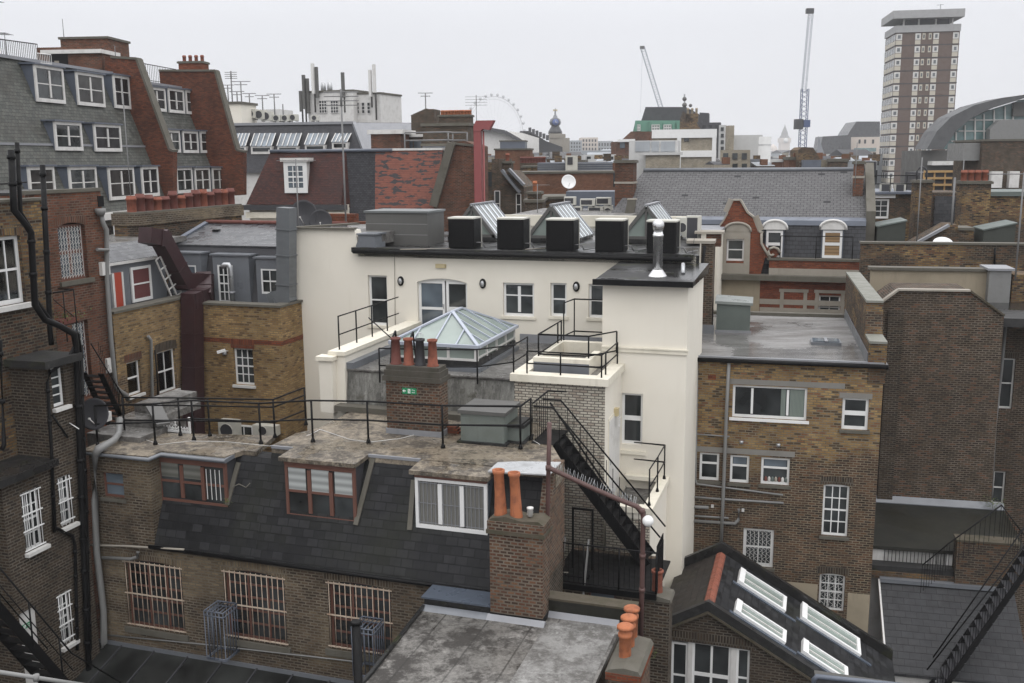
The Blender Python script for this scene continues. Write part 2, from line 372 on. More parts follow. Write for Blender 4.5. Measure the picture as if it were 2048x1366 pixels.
LEAD = paint('lead', (.14, .15, .165), .35, .45, (.09, .095, .105), 2.0, spec=.6)
LEADB = paint('blue_grey_lead', (.09, .105, .135), .4, .35, (.05, .055, .065), 2.5, spec=.6)
LEADL = paint('pale_lead', (.23, .235, .25), .4, .4, (.14, .15, .17), 2.5, spec=.5)
CREAM = paint('cream_render', (.72, .68, .595), .8, .15, (.44, .40, .32), .8, bump=.08)
CREAM2 = paint('cream_coping', (.70, .66, .56), .7, .28, (.25, .22, .14), 1.6)
WHITE = paint('white_paint', (.72, .72, .71), .45, .15, (.4, .39, .36), 2.5)
WHITED = paint('dirty_white_paint', (.60, .59, .57), .6, .35, (.25, .23, .2), 2.5)
BLACK = paint('black_iron', (.005, .005, .0055), .5, .25, (.014, .011, .009), 5, spec=.16)
RUST = paint('rusty_bar', (.46, .38, .30), .6, .7, (.24, .11, .06), 7)
PIPEG = paint('grey_pipe', (.19, .19, .185), .45, .3, (.12, .115, .105), 4)
PIPEB = paint('brown_pipe', (.085, .045, .04), .5, .35, (.05, .03, .025), 4)
REDFR = paint('red_window_wood', (.135, .062, .045), .55, .3, (.10, .05, .04), 4)
REDDR = paint('red_door', (.36, .06, .035), .5, .15)
STONE = paint('pale_stone', (.29, .265, .225), .8, .35, (.16, .14, .11), 1.5)
CAPD = paint('dark_chimney_cap', (.065, .058, .047), .9, .5, (.03, .03, .018), 3)
STONED = paint('weathered_stone', (.105, .097, .08), .85, .5, (.06, .058, .04), 2.2)
MOSS = paint('mossy_mortar', (.075, .063, .045), .9, .6, (.03, .033, .014), 3)
CONC = paint('concrete', (.20, .192, .175), .85, .35, (.13, .125, .11), 1.5)
TERRA = paint('terracotta', (.22, .07, .042), .8, .75, (.07, .035, .028), 5)
TERRAO = paint('orange_terracotta', (.36, .125, .055), .8, .8, (.13, .05, .032), 5)
TERRAD = paint('dark_terracotta', (.13, .043, .033), .7, .4, (.07, .03, .025), 3)
POTBK = paint('black_pot', (.025, .024, .027), .6, .2)
METAL = paint('galvanised_metal', (.42, .43, .44), .35, .3, (.22, .22, .22), 2, metal=.6)
MAST = paint('dull_mast', (.17, .17, .17), .6, .3, (.09, .085, .08), 3)
STEEL = paint('bright_flue_steel', (.6, .6, .6), .22, .2, metal=.9)
GREYBX = paint('grey_cladding', (.095, .093, .088), .5, .25, (.07, .07, .065), 1.1)
GREENBX = paint('grey_green_sheet', (.105, .125, .115), .55, .35, (.06, .068, .06), 1.5)
GALVBX = paint('mossy_galvanised_sheet', (.15, .17, .155), .5, .45, (.09, .10, .075), 2)
REDDUCT = paint('oxblood_duct', (.035, .014, .016), .45, .5, (.02, .012, .012), 2.5)
PINKDUCT = paint('pink_red_duct', (.24, .065, .065), .55, .3, (.18, .05, .05), 2)
BLUEFR = paint('blue_frame', (.10, .14, .30), .4, .2)
SKYFR = paint('pale_blue_glazing_bar', (.36, .39, .45), .35, .25, (.28, .3, .35), 3, spec=.5)
COPPER = paint('green_copper', (.12, .27, .2), .7, .3, (.07, .17, .13), 1)
ACBG = paint('ac_casing', (.50, .49, .44), .55, .3, (.3, .28, .24), 3)
DUCTG = paint('blue_grey_duct', (.11, .118, .125), .45, .35, (.06, .062, .062), 2)
DGREY = paint('dark_grey_render', (.045, .045, .05), .6, .3)
GREEN = paint('exit_sign_green', (.01, .22, .09), .5, .05)
SIGNW = paint('sign_white', (.75, .75, .73), .5, .05)
YELFIX = paint('yellowed_plastic', (.50, .42, .25), .5, .2)
TIMBER = paint('new_timber', (.50, .32, .14), .7, .25)
ORPAINT = paint('glossy_white_patch', (.42, .43, .44), .3, .7, (.16, .155, .15), 2.5, spec=.6)
BLUETAR = paint('blue_grey_bitumen', (.07, .085, .11), .3, .3, (.04, .045, .055), 2.5, spec=.6)
TAN = paint('tan_render', (.30, .255, .185), .85, .5, (.14, .12, .085), .9)
def glassmat(name, c, r=.06, spec=.5, vary=.5):
    s = N(name); a = s.noise(.9, 2); s.bump(s.noise(1.6, 1), .05, .02)
    return s.fin(s.mix(s.rng(a, .35, .65), c, tuple(k*(1+vary*2) for k in c)), r, spec)
GL = glassmat('dark_glass', (.012, .0135, .014), vary=1.6)  # opaque: unlit rooms and uneven reflections are put into the base colour
GLG = glassmat('greenish_skylight_glass', (.19, .225, .205), .12, .6, .15)
GLP = glassmat('pale_skylight_glass', (.62, .66, .68), .4, .6, .15)  # pale base colour stands in for bright sky reflected by the panels
GLB = glassmat('blue_grey_glass', (.07, .085, .10), .08, .6)
GLF = glassmat('facade_green_glass', (.10, .16, .16), .1, .6, .3)
def fabric(name, c, w=.12, h=None):
    s = N(name); q = s.n('ShaderNodeTexWave'); s.L(s.uv, q.inputs['Vector']); q.inputs['Scale'].default_value = 1/w
    if h: q.bands_direction = 'Y'
    q.inputs['Distortion'].default_value = 0 if h else 1.5
    return s.fin(s.mix(q.outputs['Fac'], tuple(k*.6 for k in c), c), .9, .2)
CURT = fabric('net_curtain', (.20, .197, .18)); CURTR = fabric('red_curtain', (.16, .06, .06)); CURTG = fabric('pale_green_curtain', (.20, .235, .21))
BLIND = fabric('slatted_blind', (.42, .44, .43), .6, 1); BLINDT = fabric('tan_blind', (.30, .20, .11), .5, 1); BLINDG = fabric('grey_blind', (.17, .17, .15), .6, 1)
def foliage():
    s = N('leaves'); return s.fin(s.ramp(s.noise(6, 2), [(.3, (.03, .05, .01)), (.7, (.10, .13, .03))]), .6, .3)
LEAF = foliage()
GRND = feltmat('ground_tarmac', (.06, .06, .058), (.04, .04, .04), (.08, .08, .078), .3, .3)
# ---------------------------------------------------------------- building components
def clearglass():
    s = N('clear_glass'); g = s.n('ShaderNodeBsdfGlossy'); g.inputs['Roughness'].default_value = .05
    t = s.n('ShaderNodeBsdfTransparent'); t.inputs[0].default_value = (.8, .84, .84, 1)
    mx = s.n('ShaderNodeMixShader'); fr = s.n('ShaderNodeFresnel'); fr.inputs[0].default_value = 1.5
    s.L(s.rng(fr.outputs[0], 0, 1, .06, 1), mx.inputs[0]); s.L(t.outputs[0], mx.inputs[1]); s.L(g.outputs[0], mx.inputs[2]); s.L(mx.outputs[0], s.out.inputs[0])
    return s.m
GLC = clearglass()
ARCH = {}
def archmat(base):
    if base.name not in ARCH:
        m = base.copy(); m.name = base.name+'_soldier'
        for n in m.node_tree.nodes:
            if n.type == 'TEX_BRICK': n.inputs['Brick Width'].default_value = .075; n.inputs['Row Height'].default_value = .34
        ARCH[base.name] = m
    return ARCH[base.name]
def frame(m, u0, u1, z0, z1, y, fw, cols=1, rows=1, bw=.03, mid=True, d=.06, xs=None):
    m.box(u0, u0+fw, y, y+d, z0, z1).box(u1-fw, u1, y, y+d, z0, z1)
    m.box(u0+fw, u1-fw, y, y+d, z1-fw, z1).box(u0+fw, u1-fw, y, y+d, z0, z0+fw*1.2)
    iu0, iu1, iz0, iz1 = u0+fw, u1-fw, z0+fw*1.2, z1-fw
    b = min(bw, .2*(iu1-iu0))
    zs = [iz0+(iz1-iz0)*k/rows for k in range(1, rows)]
    us = xs if xs else [iu0+(iu1-iu0)*k/cols for k in range(1, cols)]
    for k, z in enumerate(zs):
        t = b*.5 if not (mid and abs(z-(iz0+iz1)/2) < .02*(iz1-iz0)+.001) else max(b*.85, .025)
        m.box(iu0, iu1, y+.006, y+d-.008, z-t, z+t)
    cuts = [iz0]+zs+[iz1]
    for u in us:
        for a, c in zip(cuts, cuts[1:]): m.box(u-b/2, u+b/2, y+.004, y+d-.012, a+b*.45, c-b*.45)
def win(F, par, r, y=.1, cols=2, rows=2, fw=.055, bw=.03, mid=True, fr=None, gl=None, sill=None, sm=None, back=None, backz=(0, 1), arch=None, name='window', bars=None, barm=None, xs=None, lint=None, label=None, d=.06, grille=False):
    u0, u1, z0, z1 = r; m = M(); frame(m, u0, u1, z0, z1, y, fw, cols, rows, bw, mid, d, xs)
    o = m.build(name, fr or WHITE, parent=par)
    if label: o['label'] = label
    M().box(u0+fw*.5, u1-fw*.5, y+d*.45, y+d*.62, z0+fw*.5, z1-fw*.5).build('pane', GLC if back and not gl else (gl or GL), parent=o)
    if back:
        mats = back if isinstance(back, (list, tuple)) else [back]
        zz0 = z0+(z1-z0)*backz[0]; zz1 = z0+(z1-z0)*backz[1]
        M().box(u0+fw*.6, u1-fw*.6, y+d+.01, y+d+.02, zz0, zz1-.01).build('curtain', mats[0], parent=o)
        M().box(u0+.005, u1-.005, y+d+.05, y+d+.06, z0+.005, z1-.005).build('room_backing', GL, parent=o)
    if sill:
        M().box(u0-.06, u1+.06, -sill, y+.02, z0-.09, z0-.003).build('sill', sm or fr or WHITE, parent=o)
    if lint:
        M().box(u0-.12, u1+.12, -.012, .03, z1+.004, z1+.2).build('lintel', lint, parent=o)
    if bars:
        n, hs = bars; m = M(); yy = .0
        for k in range(n):
            u = u0+.04+(u1-u0-.08)*k/(n-1); m.tube([(u, yy, z0+.02), (u, yy, z1-.03)], .011, 6)
        for t in hs: z = z0+(z1-z0)*t; m.box(u0-.03, u1+.03, yy-.018, yy+.018, z-.014, z+.014)
        m.build('security_bars', barm or WHITE, parent=o)
    if grille:
        m = M(); n = max(3, int((u1-u0-2*fw)/.11)); st = (u1-u0-2*fw)/n; nz = max(3, int((z1-z0)/.2)); sz = (z1-z0-.12)/nz
        for k in range(n+1): u = u0+fw+st*k; m.box(u-.006, u+.006, y-.03, y-.018, z0+.05, z1-.05)
        for k in range(n):
            for j in range(nz):
                a = u0+fw+st*k; b = z0+.06+sz*j
                m.bar((a, y-.012, b), (a+st, y-.012, b+sz/2), .012, .006).bar((a, y-.012, b+sz), (a+st, y-.012, b+sz/2), .012, .006)
        m.build('folding_grille', WHITED, parent=o)
    return r
def archhole(r, rise):
    u0, u1, z0, z1 = r; n = 8
    return [(u0, z0), (u1, z0)]+[(u1-(u1-u0)*k/n, z1-rise+rise*math.sin(math.pi*k/n)**.8) for k in range(0, n+1)]
def archbrick(F, par, r, base, h=.22, rise=.1, y=-.006):
    u0, u1, z0, z1 = r; n = 8; m = M()
    for k in range(n):
        t0, t1 = k/n, (k+1)/n
        za = z1-rise+rise*math.sin(math.pi*t0)**.8; zb = z1-rise+rise*math.sin(math.pi*t1)**.8
        ua = u0-.1+(u1-u0+.2)*t0; ub = u0-.1+(u1-u0+.2)*t1
        m.face([(ua, y, za+.004), (ub, y, zb+.004), (ub, y, zb+h), (ua, y, za+h)])
    m.build('brick_arch', archmat(base), parent=par)
def railing(F, name, label, pts, H=1.1, rails=(1.0, .52), r=.022, group=None, cat='railing', posts=None, bal=None, mat=None, foot=True, closed=False):
    """pts: local base points; F: frame"""
    mat = mat or BLACK
    pts = [Vector(p) for p in pts]; b = pts[0]; G = F.sub(b); T = thing(G, name, label, cat, group)
    q = [p-b for p in pts]
    for i, p in enumerate(q):
        if posts and i not in posts: continue
        m = M().tube([p, p+Vector((0, 0, H))], r*1.15, 8)
        if foot: m.lathe([(r*2.6, 0), (r*2.6, .03), (r*1.7, .09), (r*1.2, .12)], p.x, p.y, 8, True, p.z)
        m.build('post', mat, parent=T)
    for t in rails:
        M().tube([p+Vector((0, 0, H*t-.001*i)) for i, p in enumerate(q)], r, 8).build('rail', mat, parent=T)
    if bal:
        m = M()
        for a, c in zip(q, q[1:]):
            L = (c-a).length; k = max(1, int(L/bal))
            for j in range(1, k):
                p = a.lerp(c, j/k); m.tube([p+Vector((0, 0, H*min(rails))), p+Vector((0, 0, H*max(rails)))], r*.45, 5, False)
        m.build('balusters', mat, parent=T)
    return T
POTS = {
 'taper': [(.135, 0), (.14, .05), (.115, .1), (.105, .45), (.092, .9), (.115, .92), (.118, 1.0), (.085, 1.0), (.08, .9)],
 'tall': [(.15, 0), (.14, .1), (.115, .5), (.11, .9), (.135, .93), (.14, 1.0), (.1, 1.0), (.09, .85)],
 'straight': [(.12, 0), (.12, .72), (.14, .74), (.14, .84), (.12, .86), (.115, 1.0), (.09, 1.0), (.085, .8)],
 'roll': [(.13, 0), (.13, .05), (.12, .8), (.13, .86), (.15, .9), (.15, .97), (.13, 1.0), (.1, 1.0), (.09, .8)],
}
def pot(par, x, y, z, h, kind, mat, r=1.0, name='chimney_pot', n=14, lab=None, lean=None):
    m = M(); m.lathe([(a*r, b*h) for a, b in POTS[kind]], x, y, n, False, z, True)
    m.raw([(x+.08*r*math.cos(i*math.pi/4), y+.08*r*math.sin(i*math.pi/4), z+h*.8) for i in range(8)], [tuple(range(8))])
    if lean: m.v = [(a+(c-z)*lean[0]+lean[2]*max(0, (c-z)/h-.35)*h if len(lean) > 2 else a+(c-z)*lean[0], b+(c-z)*lean[1], c) for a, b, c in m.v]
    o = m.build(name, mat, parent=par)
    if lab: o['label'] = lab
    return o
def acunit(F, p, w, h, d, label, group, name='air_conditioner', fans=1, deg=0, grid=None):
    G = F.sub(p, deg); T = thing(G, name, label, 'air conditioner', group)
    M().box(0, w, 0, d, .06, h).build('casing', ACBG, parent=T)
    for x in (.04, w-.14): M().box(x, x+.1, .02, d-.02, 0, .06).build('foot', GREYBX, parent=T)
    if grid: M().box(.06*w, .8*w, -.006, .0-.001, .12, h-.06).build('grille', DGREY, parent=T)
    else:
        for k in range(fans):
            cz = h*(k+.5)/fans+.03; rr = min(w*.36, h/fans*.4); m = M()
            m.raw([(w*.45+rr*math.cos(a*math.pi/8), -.006, cz+rr*math.sin(a*math.pi/8)) for a in range(16)], [tuple(range(16))])
            m.build('fan_grille', DGREY, parent=T)
            m = M().tube([(w*.45+rr*math.cos(a*math.pi/8), -.01, cz+rr*math.sin(a*math.pi/8)) for a in range(17)], .012, 5)
            m.build('fan_ring', ACBG, parent=T)
    return T
def aerial(F, p, h, label, kind='yagi', r=.02, L=.9, deg=20, group=None, mat=None, lean=0):
    G = F.sub(p); T = thing(G, 'tv_aerial', label, 'aerial', group); mat = mat or MAST
    M().tube([(0, 0, 0), (lean, 0, h)], r, 6).build('mast', mat, parent=T)
    a = R(deg); dx, dy = math.cos(a), math.sin(a); m = M()
    if kind == 'yagi':
        m.tube([(lean-dx*L/2, -dy*L/2, h-.05), (lean+dx*L/2, dy*L/2, h-.05)], r*.6, 5)
        for k in range(8):
            t = -L/2+L*k/7; s = .16+.02*k; c = Vector((lean+dx*t, dy*t, h-.05))
            m.tube([c-Vector((-dy, dx, 0))*s, c+Vector((-dy, dx, 0))*s], r*.35, 4)
    elif kind == 'log':
        for k in range(4):
            z = h-.1-.16*k; m.tube([(lean-dx*L/2, -dy*L/2, z), (lean+dx*L/2, dy*L/2, z)], r*.5, 4)
        m.tube([(lean, 0, h-.62), (lean, 0, h)], r*1.3, 5)
    elif kind == 'cross':
        m.tube([(lean-dx*L/2, -dy*L/2, h), (lean+dx*L/2, dy*L/2, h)], r*.6, 4)
        m.tube([(lean-dx*L/3, -dy*L/3, h-.25), (lean+dx*L/3, dy*L/3, h-.25)], r*.6, 4)
    m.build('antenna', mat, parent=T); return T
def dish(F, p, rad, label, deg=0, tilt=20, mat=None, pole=.3, group=None):
    G = F.sub(p, deg); T = thing(G, 'satellite_dish', label, 'satellite dish', group); mat = mat or WHITED
    M().tube([(0, 0, 0), (0, 0, pole)], .025, 6).build('bracket', METAL, parent=T)
    prof = [(0.001, 0), (rad*.5, rad*.06), (rad*.85, rad*.17), (rad, rad*.25), (rad*1.0, rad*.27), (rad*.85, rad*.2), (rad*.5, rad*.09), (.001, .02)]
    m = M().lathe(prof, 0, 0, 24, False)
    t = R(90-tilt); c, s_ = math.cos(t), math.sin(t)
    m.v = [(x, y*c-z*s_*1.0-.05, y*s_+z*c+pole+.0) for x, y, z in m.v]; m.build('reflector', mat, parent=T)
    M().tube([(0, -.05, pole-rad*.8), (0, -rad*.9, pole-rad*.1)], .015, 5).box(-.025, .025, -rad*.95, -rad*.85, pole-rad*.15, pole-rad*.05).build('feed_arm', WHITED, parent=T)
    return T
def vspoly(F, pxs, w): return [(F.p(x, y, w).x, F.p(x, y, w).z) for x, y in pxs]
def text(par, s, loc, size, mat, rot=(R(90), 0, 0), name='lettering', al='CENTER'):
    c = bpy.data.curves.new(name, 'FONT'); c.body = s; c.size = size; c.extrude = .0015; c.align_x = al; c.align_y = 'CENTER'
    t = bpy.data.objects.new(name, c); me = bpy.data.meshes.new_from_object(t); bpy.data.objects.remove(t); bpy.data.curves.remove(c)
    me.name = name; me.materials.clear(); me.materials.append(mat)
    o = bpy.data.objects.new(name, me); COL.objects.link(o); o.location = loc; o.rotation_euler = rot; o.parent = par; return o
def exitsign(F, p, w, h, label, order='arrow_left', deg=0, words='Fire\nexit'):
    G = F.sub(p, deg); T = thing(G, 'exit_sign', label, 'sign', 'green fire exit signs')
    M().box(-w/2, w/2, -.014, -.004, -h/2, h/2).build('plate', GREEN, parent=T)
    m = M(); a = -w*.35; y = -.018; q = h*.32       # arrow pointing left
    m.face([(a-q, y, 0), (a, y, q*.9), (a, y, -q*.9)]); m.box(a-.1*q, a+q*.9, y-.001, y, -q*.22, q*.22)
    m.build('arrow', SIGNW, parent=T)
    m = M().box(-w*.1, w*.08, y-.0005, y, -h*.36, h*.36); m.build('doorway', SIGNW, parent=T)
    m = M(); x = -w*.02                              # running figure
    m.lathe([(.001, -h*.07), (h*.06, 0), (.001, h*.07)], x, y-.002, 8, False, h*.2)
    m.bar((x, y-.002, h*.12), (x+.03*w, y-.002, -h*.08), h*.1, .002).bar((x+.03*w, y-.002, -h*.08), (x-.02*w, y-.002, -h*.3), h*.06, .002).bar((x+.03*w, y-.002, -h*.08), (x+.07*w, y-.002, -h*.28), h*.06, .002).bar((x-.04*w, y-.002, h*.04), (x+.05*w, y-.002, h*.06), h*.05, .002)
    m.build('running_figure', GREEN, parent=T)
    text(T, words, (w*.29, y, 0), h*.36, SIGNW)
    return T
# ================================================================ slate building in front (frame FA)
YAW = -18.0
FA = Fr(800, 1150, 22.2, YAW)
zE = FA.p(800, 1150).z; zT = 16.86; zTL = 16.66
A = thing(FA, 'slate_roofed_house', 'grey brick rear building with black slate mansard roof and three wide dormer windows', 'house')
uL = FA.p(186, 1000).x; uB = FA.p(303, 1000).x; uR = FA.p(1086, 1000).x
hl = []
for k, r in enumerate([(253, 1125, 366, 1260), (450, 1145, 571, 1284), (657, 1168, 783, 1306)]):
    q = FA.rc(*r); xs = [q[0]+(q[1]-q[0])*t for t in (.36, .68)]
    win(FA, A, q, y=.14, cols=3, rows=5, fw=.07, bw=.05, fr=REDFR, gl=GL, xs=xs, bars=(12, (.04, .5, .96)), barm=RUST, mid=False)
    M().box(q[0]-.1, q[1]+.1, -.06, .15, q[2]-.16, q[2]-.003).build('stone_sill', STONED, parent=A)
    hl.append(archhole((q[0], q[1], q[2], q[3]+.02), .12)); archbrick(FA, A, (q[0], q[1], q[2], q[3]+.03), BK_GREY, .23, .12)
q = FA.rc(204, 946, 247, 996); hl.append(q)
win(FA, A, q, y=.1, cols=1, rows=2, fr=REDFR, gl=GLB, fw=.05, sill=.04, sm=STONED)
M().wall([(uL, 0), (uR, 0), (uR, zE), (uB, zE), (uB, zTL-.1), (uL, zTL-.1)], 0, 1.65, hl, .16).build('brick_wall', BK_GREY, parent=A)
wt = 1.05
um = FA.h(545, 890, 16.86).x
M().ex([(-.07, zE-.06), (wt, zT-.12), (wt+.5, zT-.12), (wt+.5, zE-.06)], 'x', um, FA.p(1066, 1000).x).build('slate_mansard', SL_DARK, parent=A)
wk = wt*(zTL-zT)/(zT-.06-zE)+wt
M().ex([(-.07, zE-.06), (wk, zTL-.12), (wk+.5, zTL-.12), (wk+.5, zE-.06)], 'x', uB+.02, um-.003).build('slate_mansard', SL_DARK, parent=A)
ug = FA.p(1064, 1050).x
M().ex([(-.2, zE-.1), (wt-.1, zT+.03), (wt+.8, zT+.03), (wt+.8, zE-.1)], 'x', ug, uR).build('gable_parapet', BK_CHIM, parent=A)
M().tube([(uB-.1, -.1, zE-.07), (ug, -.1, zE-.1)], .055, 8).build('gutter', BLACK, parent=A)
M().box(uR+.001, uR+.03, .02, 1.6, 8, zE+.2).build('dark_side_slab', BK_DARK, parent=A)  # thin dark brick slab laid over the end wall
# dormers
def dormer_wide(px, ztop, fr, fascia, seed, blinds=None, roofm=None, curt=None, lab=None, wf=.43, cheek=None):
    x0, y0, x1, y1 = px; G = FA; u0, u1, z0, z1 = G.rc(x0, y0, x1, y1, wf)
    z1 = ztop-.06
    D = M().box(u0+.02, u1-.02, wf+.07, wt+.6, z0-.05, z1-.01).box(u0+.0, u1, wf+.02, wf+.07, z0-.12, z0-.02).build('dormer', cheek or DGREY, parent=A)
    if lab: D['label'] = lab
    fz = z1-.17
    M().box(u0, u1, wf-.03, wf+.06, fz, z1-.004).build('fascia', fascia, parent=D)
    n = 3; iw = (u1-u0)/n; m = M(); frame(m, u0, u1, z0, fz-.004, wf-.01, .075, 3, 1, .1, False, .07); m.build('window_frame', fr, parent=D)
    for k in range(3):
        a = u0+iw*k+.05; b = u0+iw*(k+1)-.05
        if curt:
            M().box(a, b, wf+.04, wf+.055, z0+.06, fz-.06).build('curtain', curt, parent=D)
            m = M()
            for j in range(5): uu = a+(b-a)*(j+.5)/5; m.box(uu-.007, uu+.007, wf+.012, wf+.02, z0+.08, fz-.08)
            for t in (.5, .96, .06): zz = z0+.08+(fz-z0-.16)*t; m.box(a, b, wf+.008, wf+.014, zz-.008, zz+.008)
            m.build('inner_bars', LEADL, parent=D)
        else:
            M().box(a, b, wf+.03, wf+.04, z0+.06, fz-.06).build('pane', GL, parent=D)
            zm = (z0+fz)/2
            M().box(a, b, wf-.004, wf+.028, zm-.03, zm+.03).build('meeting_rail', fr, parent=D)
            if blinds and (blinds == 'all' or k in blinds):
                M().box(a+.03, b-.03, wf+.018, wf+.026, zm+.02 if blinds == 'all' else zm+.1, fz-.08).build('blind', BLIND if blinds == 'all' else BLINDG, parent=D)
    M().slab([(u0-.1, wf-.12, ztop-.04), (u1+.08, wf-.12, ztop-.04), (u1+.08, wt+.02, ztop-.0), (u0-.1, wt+.02, ztop)], (0, 0, -.1)).build('flat_roof', roofm or FELT_LICH, parent=D)
    return D, u0, u1, z0
D1, a0, a1, _ = dormer_wide((318, 918, 453, 1008), zTL, REDFR, REDFR, 1, (0, 1), LEAD, lab='red framed dormer with three sashes, white bars in the right sash')
D2, b0, b1, _ = dormer_wide((572, 930, 711, 1040), zT, REDFR, REDFR, 2, 'all', lab='red framed dormer with three half drawn white blinds')
D3, c0, c1, _ = dormer_wide((831, 945, 974, 1062), zT-.02, WHITE, REDFR, 3, None, curt=CURT, lab='dormer with three white framed windows behind thin bars', cheek=BLUETAR)
m = M(); u = a0+(a1-a0)*.68
for j in range(4): m.box(u+.08+j*.13, u+.095+j*.13, .395, .405, FA.p(440, 1000, .43).z, FA.p(440, 940, .43).z)
m.build('inner_bars', WHITE, parent=D1)
def onslope(x, y, off=.02):
    P = Vector((0, -.07, zE-.06)); Q = Vector((0, wt, zT-.12)); t = (Q-P).normalized(); n = Vector((0, -t.z, t.y)) if True else 0
    n = Vector((1, 0, 0)).cross(t).normalized()
    if n.y > 0: n = -n
    p = FA.g(x, y, P, n); return p + n*off
for (xa, ya, xb, yb) in ((748, 912, 712, 1050), (828, 960, 820, 1060), (478, 925, 455, 1010)):
    p, q = onslope(xa, ya), onslope(xb, yb)
    M().bar(p, q, .12, .05).build('valley_board', STONED, parent=A)
# terrace decks (child roof parts)
def plan(F, pts, z): return [(F.h(x, y, z).x, F.h(x, y, z).y) for x, y in pts]
M().ex([(uL-.15, -.12), (uB+.1, -.12), (uB+.1, .4), (a1, .4), (a1+.15, wt-.02), (FA.h(543, 888, zTL).x, wt-.02), (FA.h(550, 871, zTL).x, FA.h(550, 871, zTL).y), (FA.h(330, 866, zTL).x, FA.h(330, 866, zTL).y), (uL+.6, 3.2), (uL-.15, 2.6)], 'z', zTL-.12, zTL).build('lower_terrace_roof', FELT_LICH, parent=A)
um = FA.h(545, 890, zT).x
zb_ = FA.h(1078, 846, zT)
M().ex([(um, wt-.03), (b0-.08, wt-.03), (b0-.08, wt+.03), (b1, wt+.03), (b1+.1, wt-.03), (uR+.02, wt-.03), (uR+.02, wt+.6), (zb_.x, zb_.y), (um+.35, zb_.y+.9), (um+.35, 2.9), (um, 2.2)], 'z', zT-.4, zT).build('upper_terrace_roof', FELT_LICH, parent=A)
m = M().bar((um, wt-.02, zT-.03), (b0-.1, wt-.02, zT-.03), .06, .07)
M().bar((b1+.08, wt-.02, zT-.03), (c0-.1, wt-.02, zT-.03), .06, .07).build('edge_flashing', LEADL, parent=A)
m.build('edge_flashing', LEADL, parent=A)
M().tube([(uL-.15, -.16, zTL-.07), (uB+.12, -.16, zTL-.07), (uB+.14, .3, zTL-.07), (a1+.1, .28, zTL-.07)], .04, 8).build('lead_gutter', LEAD, parent=A)
# white painted patch at the right corner
M().ex([(c1+.02, .45), (uR-.02, .6), (uR-.02, wt+.55), (c1+.55, wt+.35), (c1+.02, wt+.12)], 'z', zT+.02, zT+.05).build('white_painted_flashing', ORPAINT, parent=A)
# pipes on the left
def ptube(F, pxs, r, mat, name, par, w=-.12, n=8):
    pts = [F.p(*(q[:2]), q[2] if len(q) > 2 else w) for q in pxs]
    return M().tube(pts, r, n).build(name, mat, parent=par)
ptube(FA, [(240, 838, 1.2), (237, 868, .8), (228, 880, .3), (197, 898, -.25), (190, 910, -.22), (190, 1000, -.2), (193, 1100, -.2), (207, 1220, -.2), (208, 1285, -.2), (202, 1305, -.2), (185, 1312, -.2)], .085, PIPEG, 'grey_downpipe', A)
ptube(FA, [(160, 1090, -.1), (250, 1092), (330, 1097), (368, 1099)], .03, STONE, 'waste_pipe', A)
ptube(FA, [(205, 1115), (262, 1118), (274, 1114), (276, 1104)], .045, PIPEG, 'waste_pipe', A)
ptube(FA, [(215, 1270, -.05), (400, 1288, -.05), (700, 1322, -.05), (720, 1325, -.05)], .02, PIPEG, 'conduit', A)
# cages
for (x0, y0, x1, y1, lx) in ((440, 1205, 492, 1298, 0), (728, 1236, 782, 1330, 0)):
    u0, u1, z0, z1 = FA.rc(x0, y0, x1, y1, -.0); u1 = u0+.55; m = M(); yy0, yy1 = -.62, -.03
    for z in (z0, z0+.04, z1, z1-.12): m.tube([(u0, yy0, z), (u1, yy0, z), (u1, yy1, z), (u0, yy1, z), (u0, yy0, z)], .016, 5)
    for k in range(6):
        t = k/5; m.tube([(u0+(u1-u0)*t, yy0, z0), (u0+(u1-u0)*t, yy0, z1), (u0+(u1-u0)*t, yy1, z1)], .013, 5)
        m.tube([(u0, yy0+(yy1-yy0)*t, z0), (u0, yy0+(yy1-yy0)*t, z1)], .013, 5); m.tube([(u1, yy0+(yy1-yy0)*t, z0), (u1, yy0+(yy1-yy0)*t, z1)], .013, 5)
    m.build('window_cage', LEADB, parent=A)
# front railing on the terrace
zz = lambda x, y, z: FA.h(x, y, z)
pp = [zz(196, 893, zTL), zz(311, 889, zTL), zz(388, 881, zTL), zz(522, 888, zTL), zz(626, 884, zT), zz(737, 886, zT), zz(886, 896, zT), zz(1041, 898, zT), zz(1062, 880, zT)]
railing(FA, 'terrace_railing', 'long black pipe railing along the lichened roof terrace above the dormers', pp, 1.1, (1.0, .55), .024)
pp = [zz(250, 870, zTL), zz(361, 871, zTL), zz(420, 872, zTL), zz(550, 875, zTL), zz(612, 850, zT)]
railing(FA, 'terrace_railing', 'black pipe railing at the back edge of the terrace before the yellow brick wall', pp, 1.05, (1.0, .8, .4), .022)
# white cable lying on the roof
cb = [(250, 868), (290, 880), (320, 890), (380, 883), (450, 884), (540, 893), (620, 870), (640, 860), (700, 880), (740, 885), (800, 878), (870, 860), (960, 866), (1050, 872), (1080, 890)]
tag(M().tube([zz(x, y, zT if x > 550 else zTL)+Vector((0, 0, .012)) for x, y in cb], .009, 5).build('cable', WHITED, FA), 'thin white cable snaking across the lichened terrace roof', 'cable')
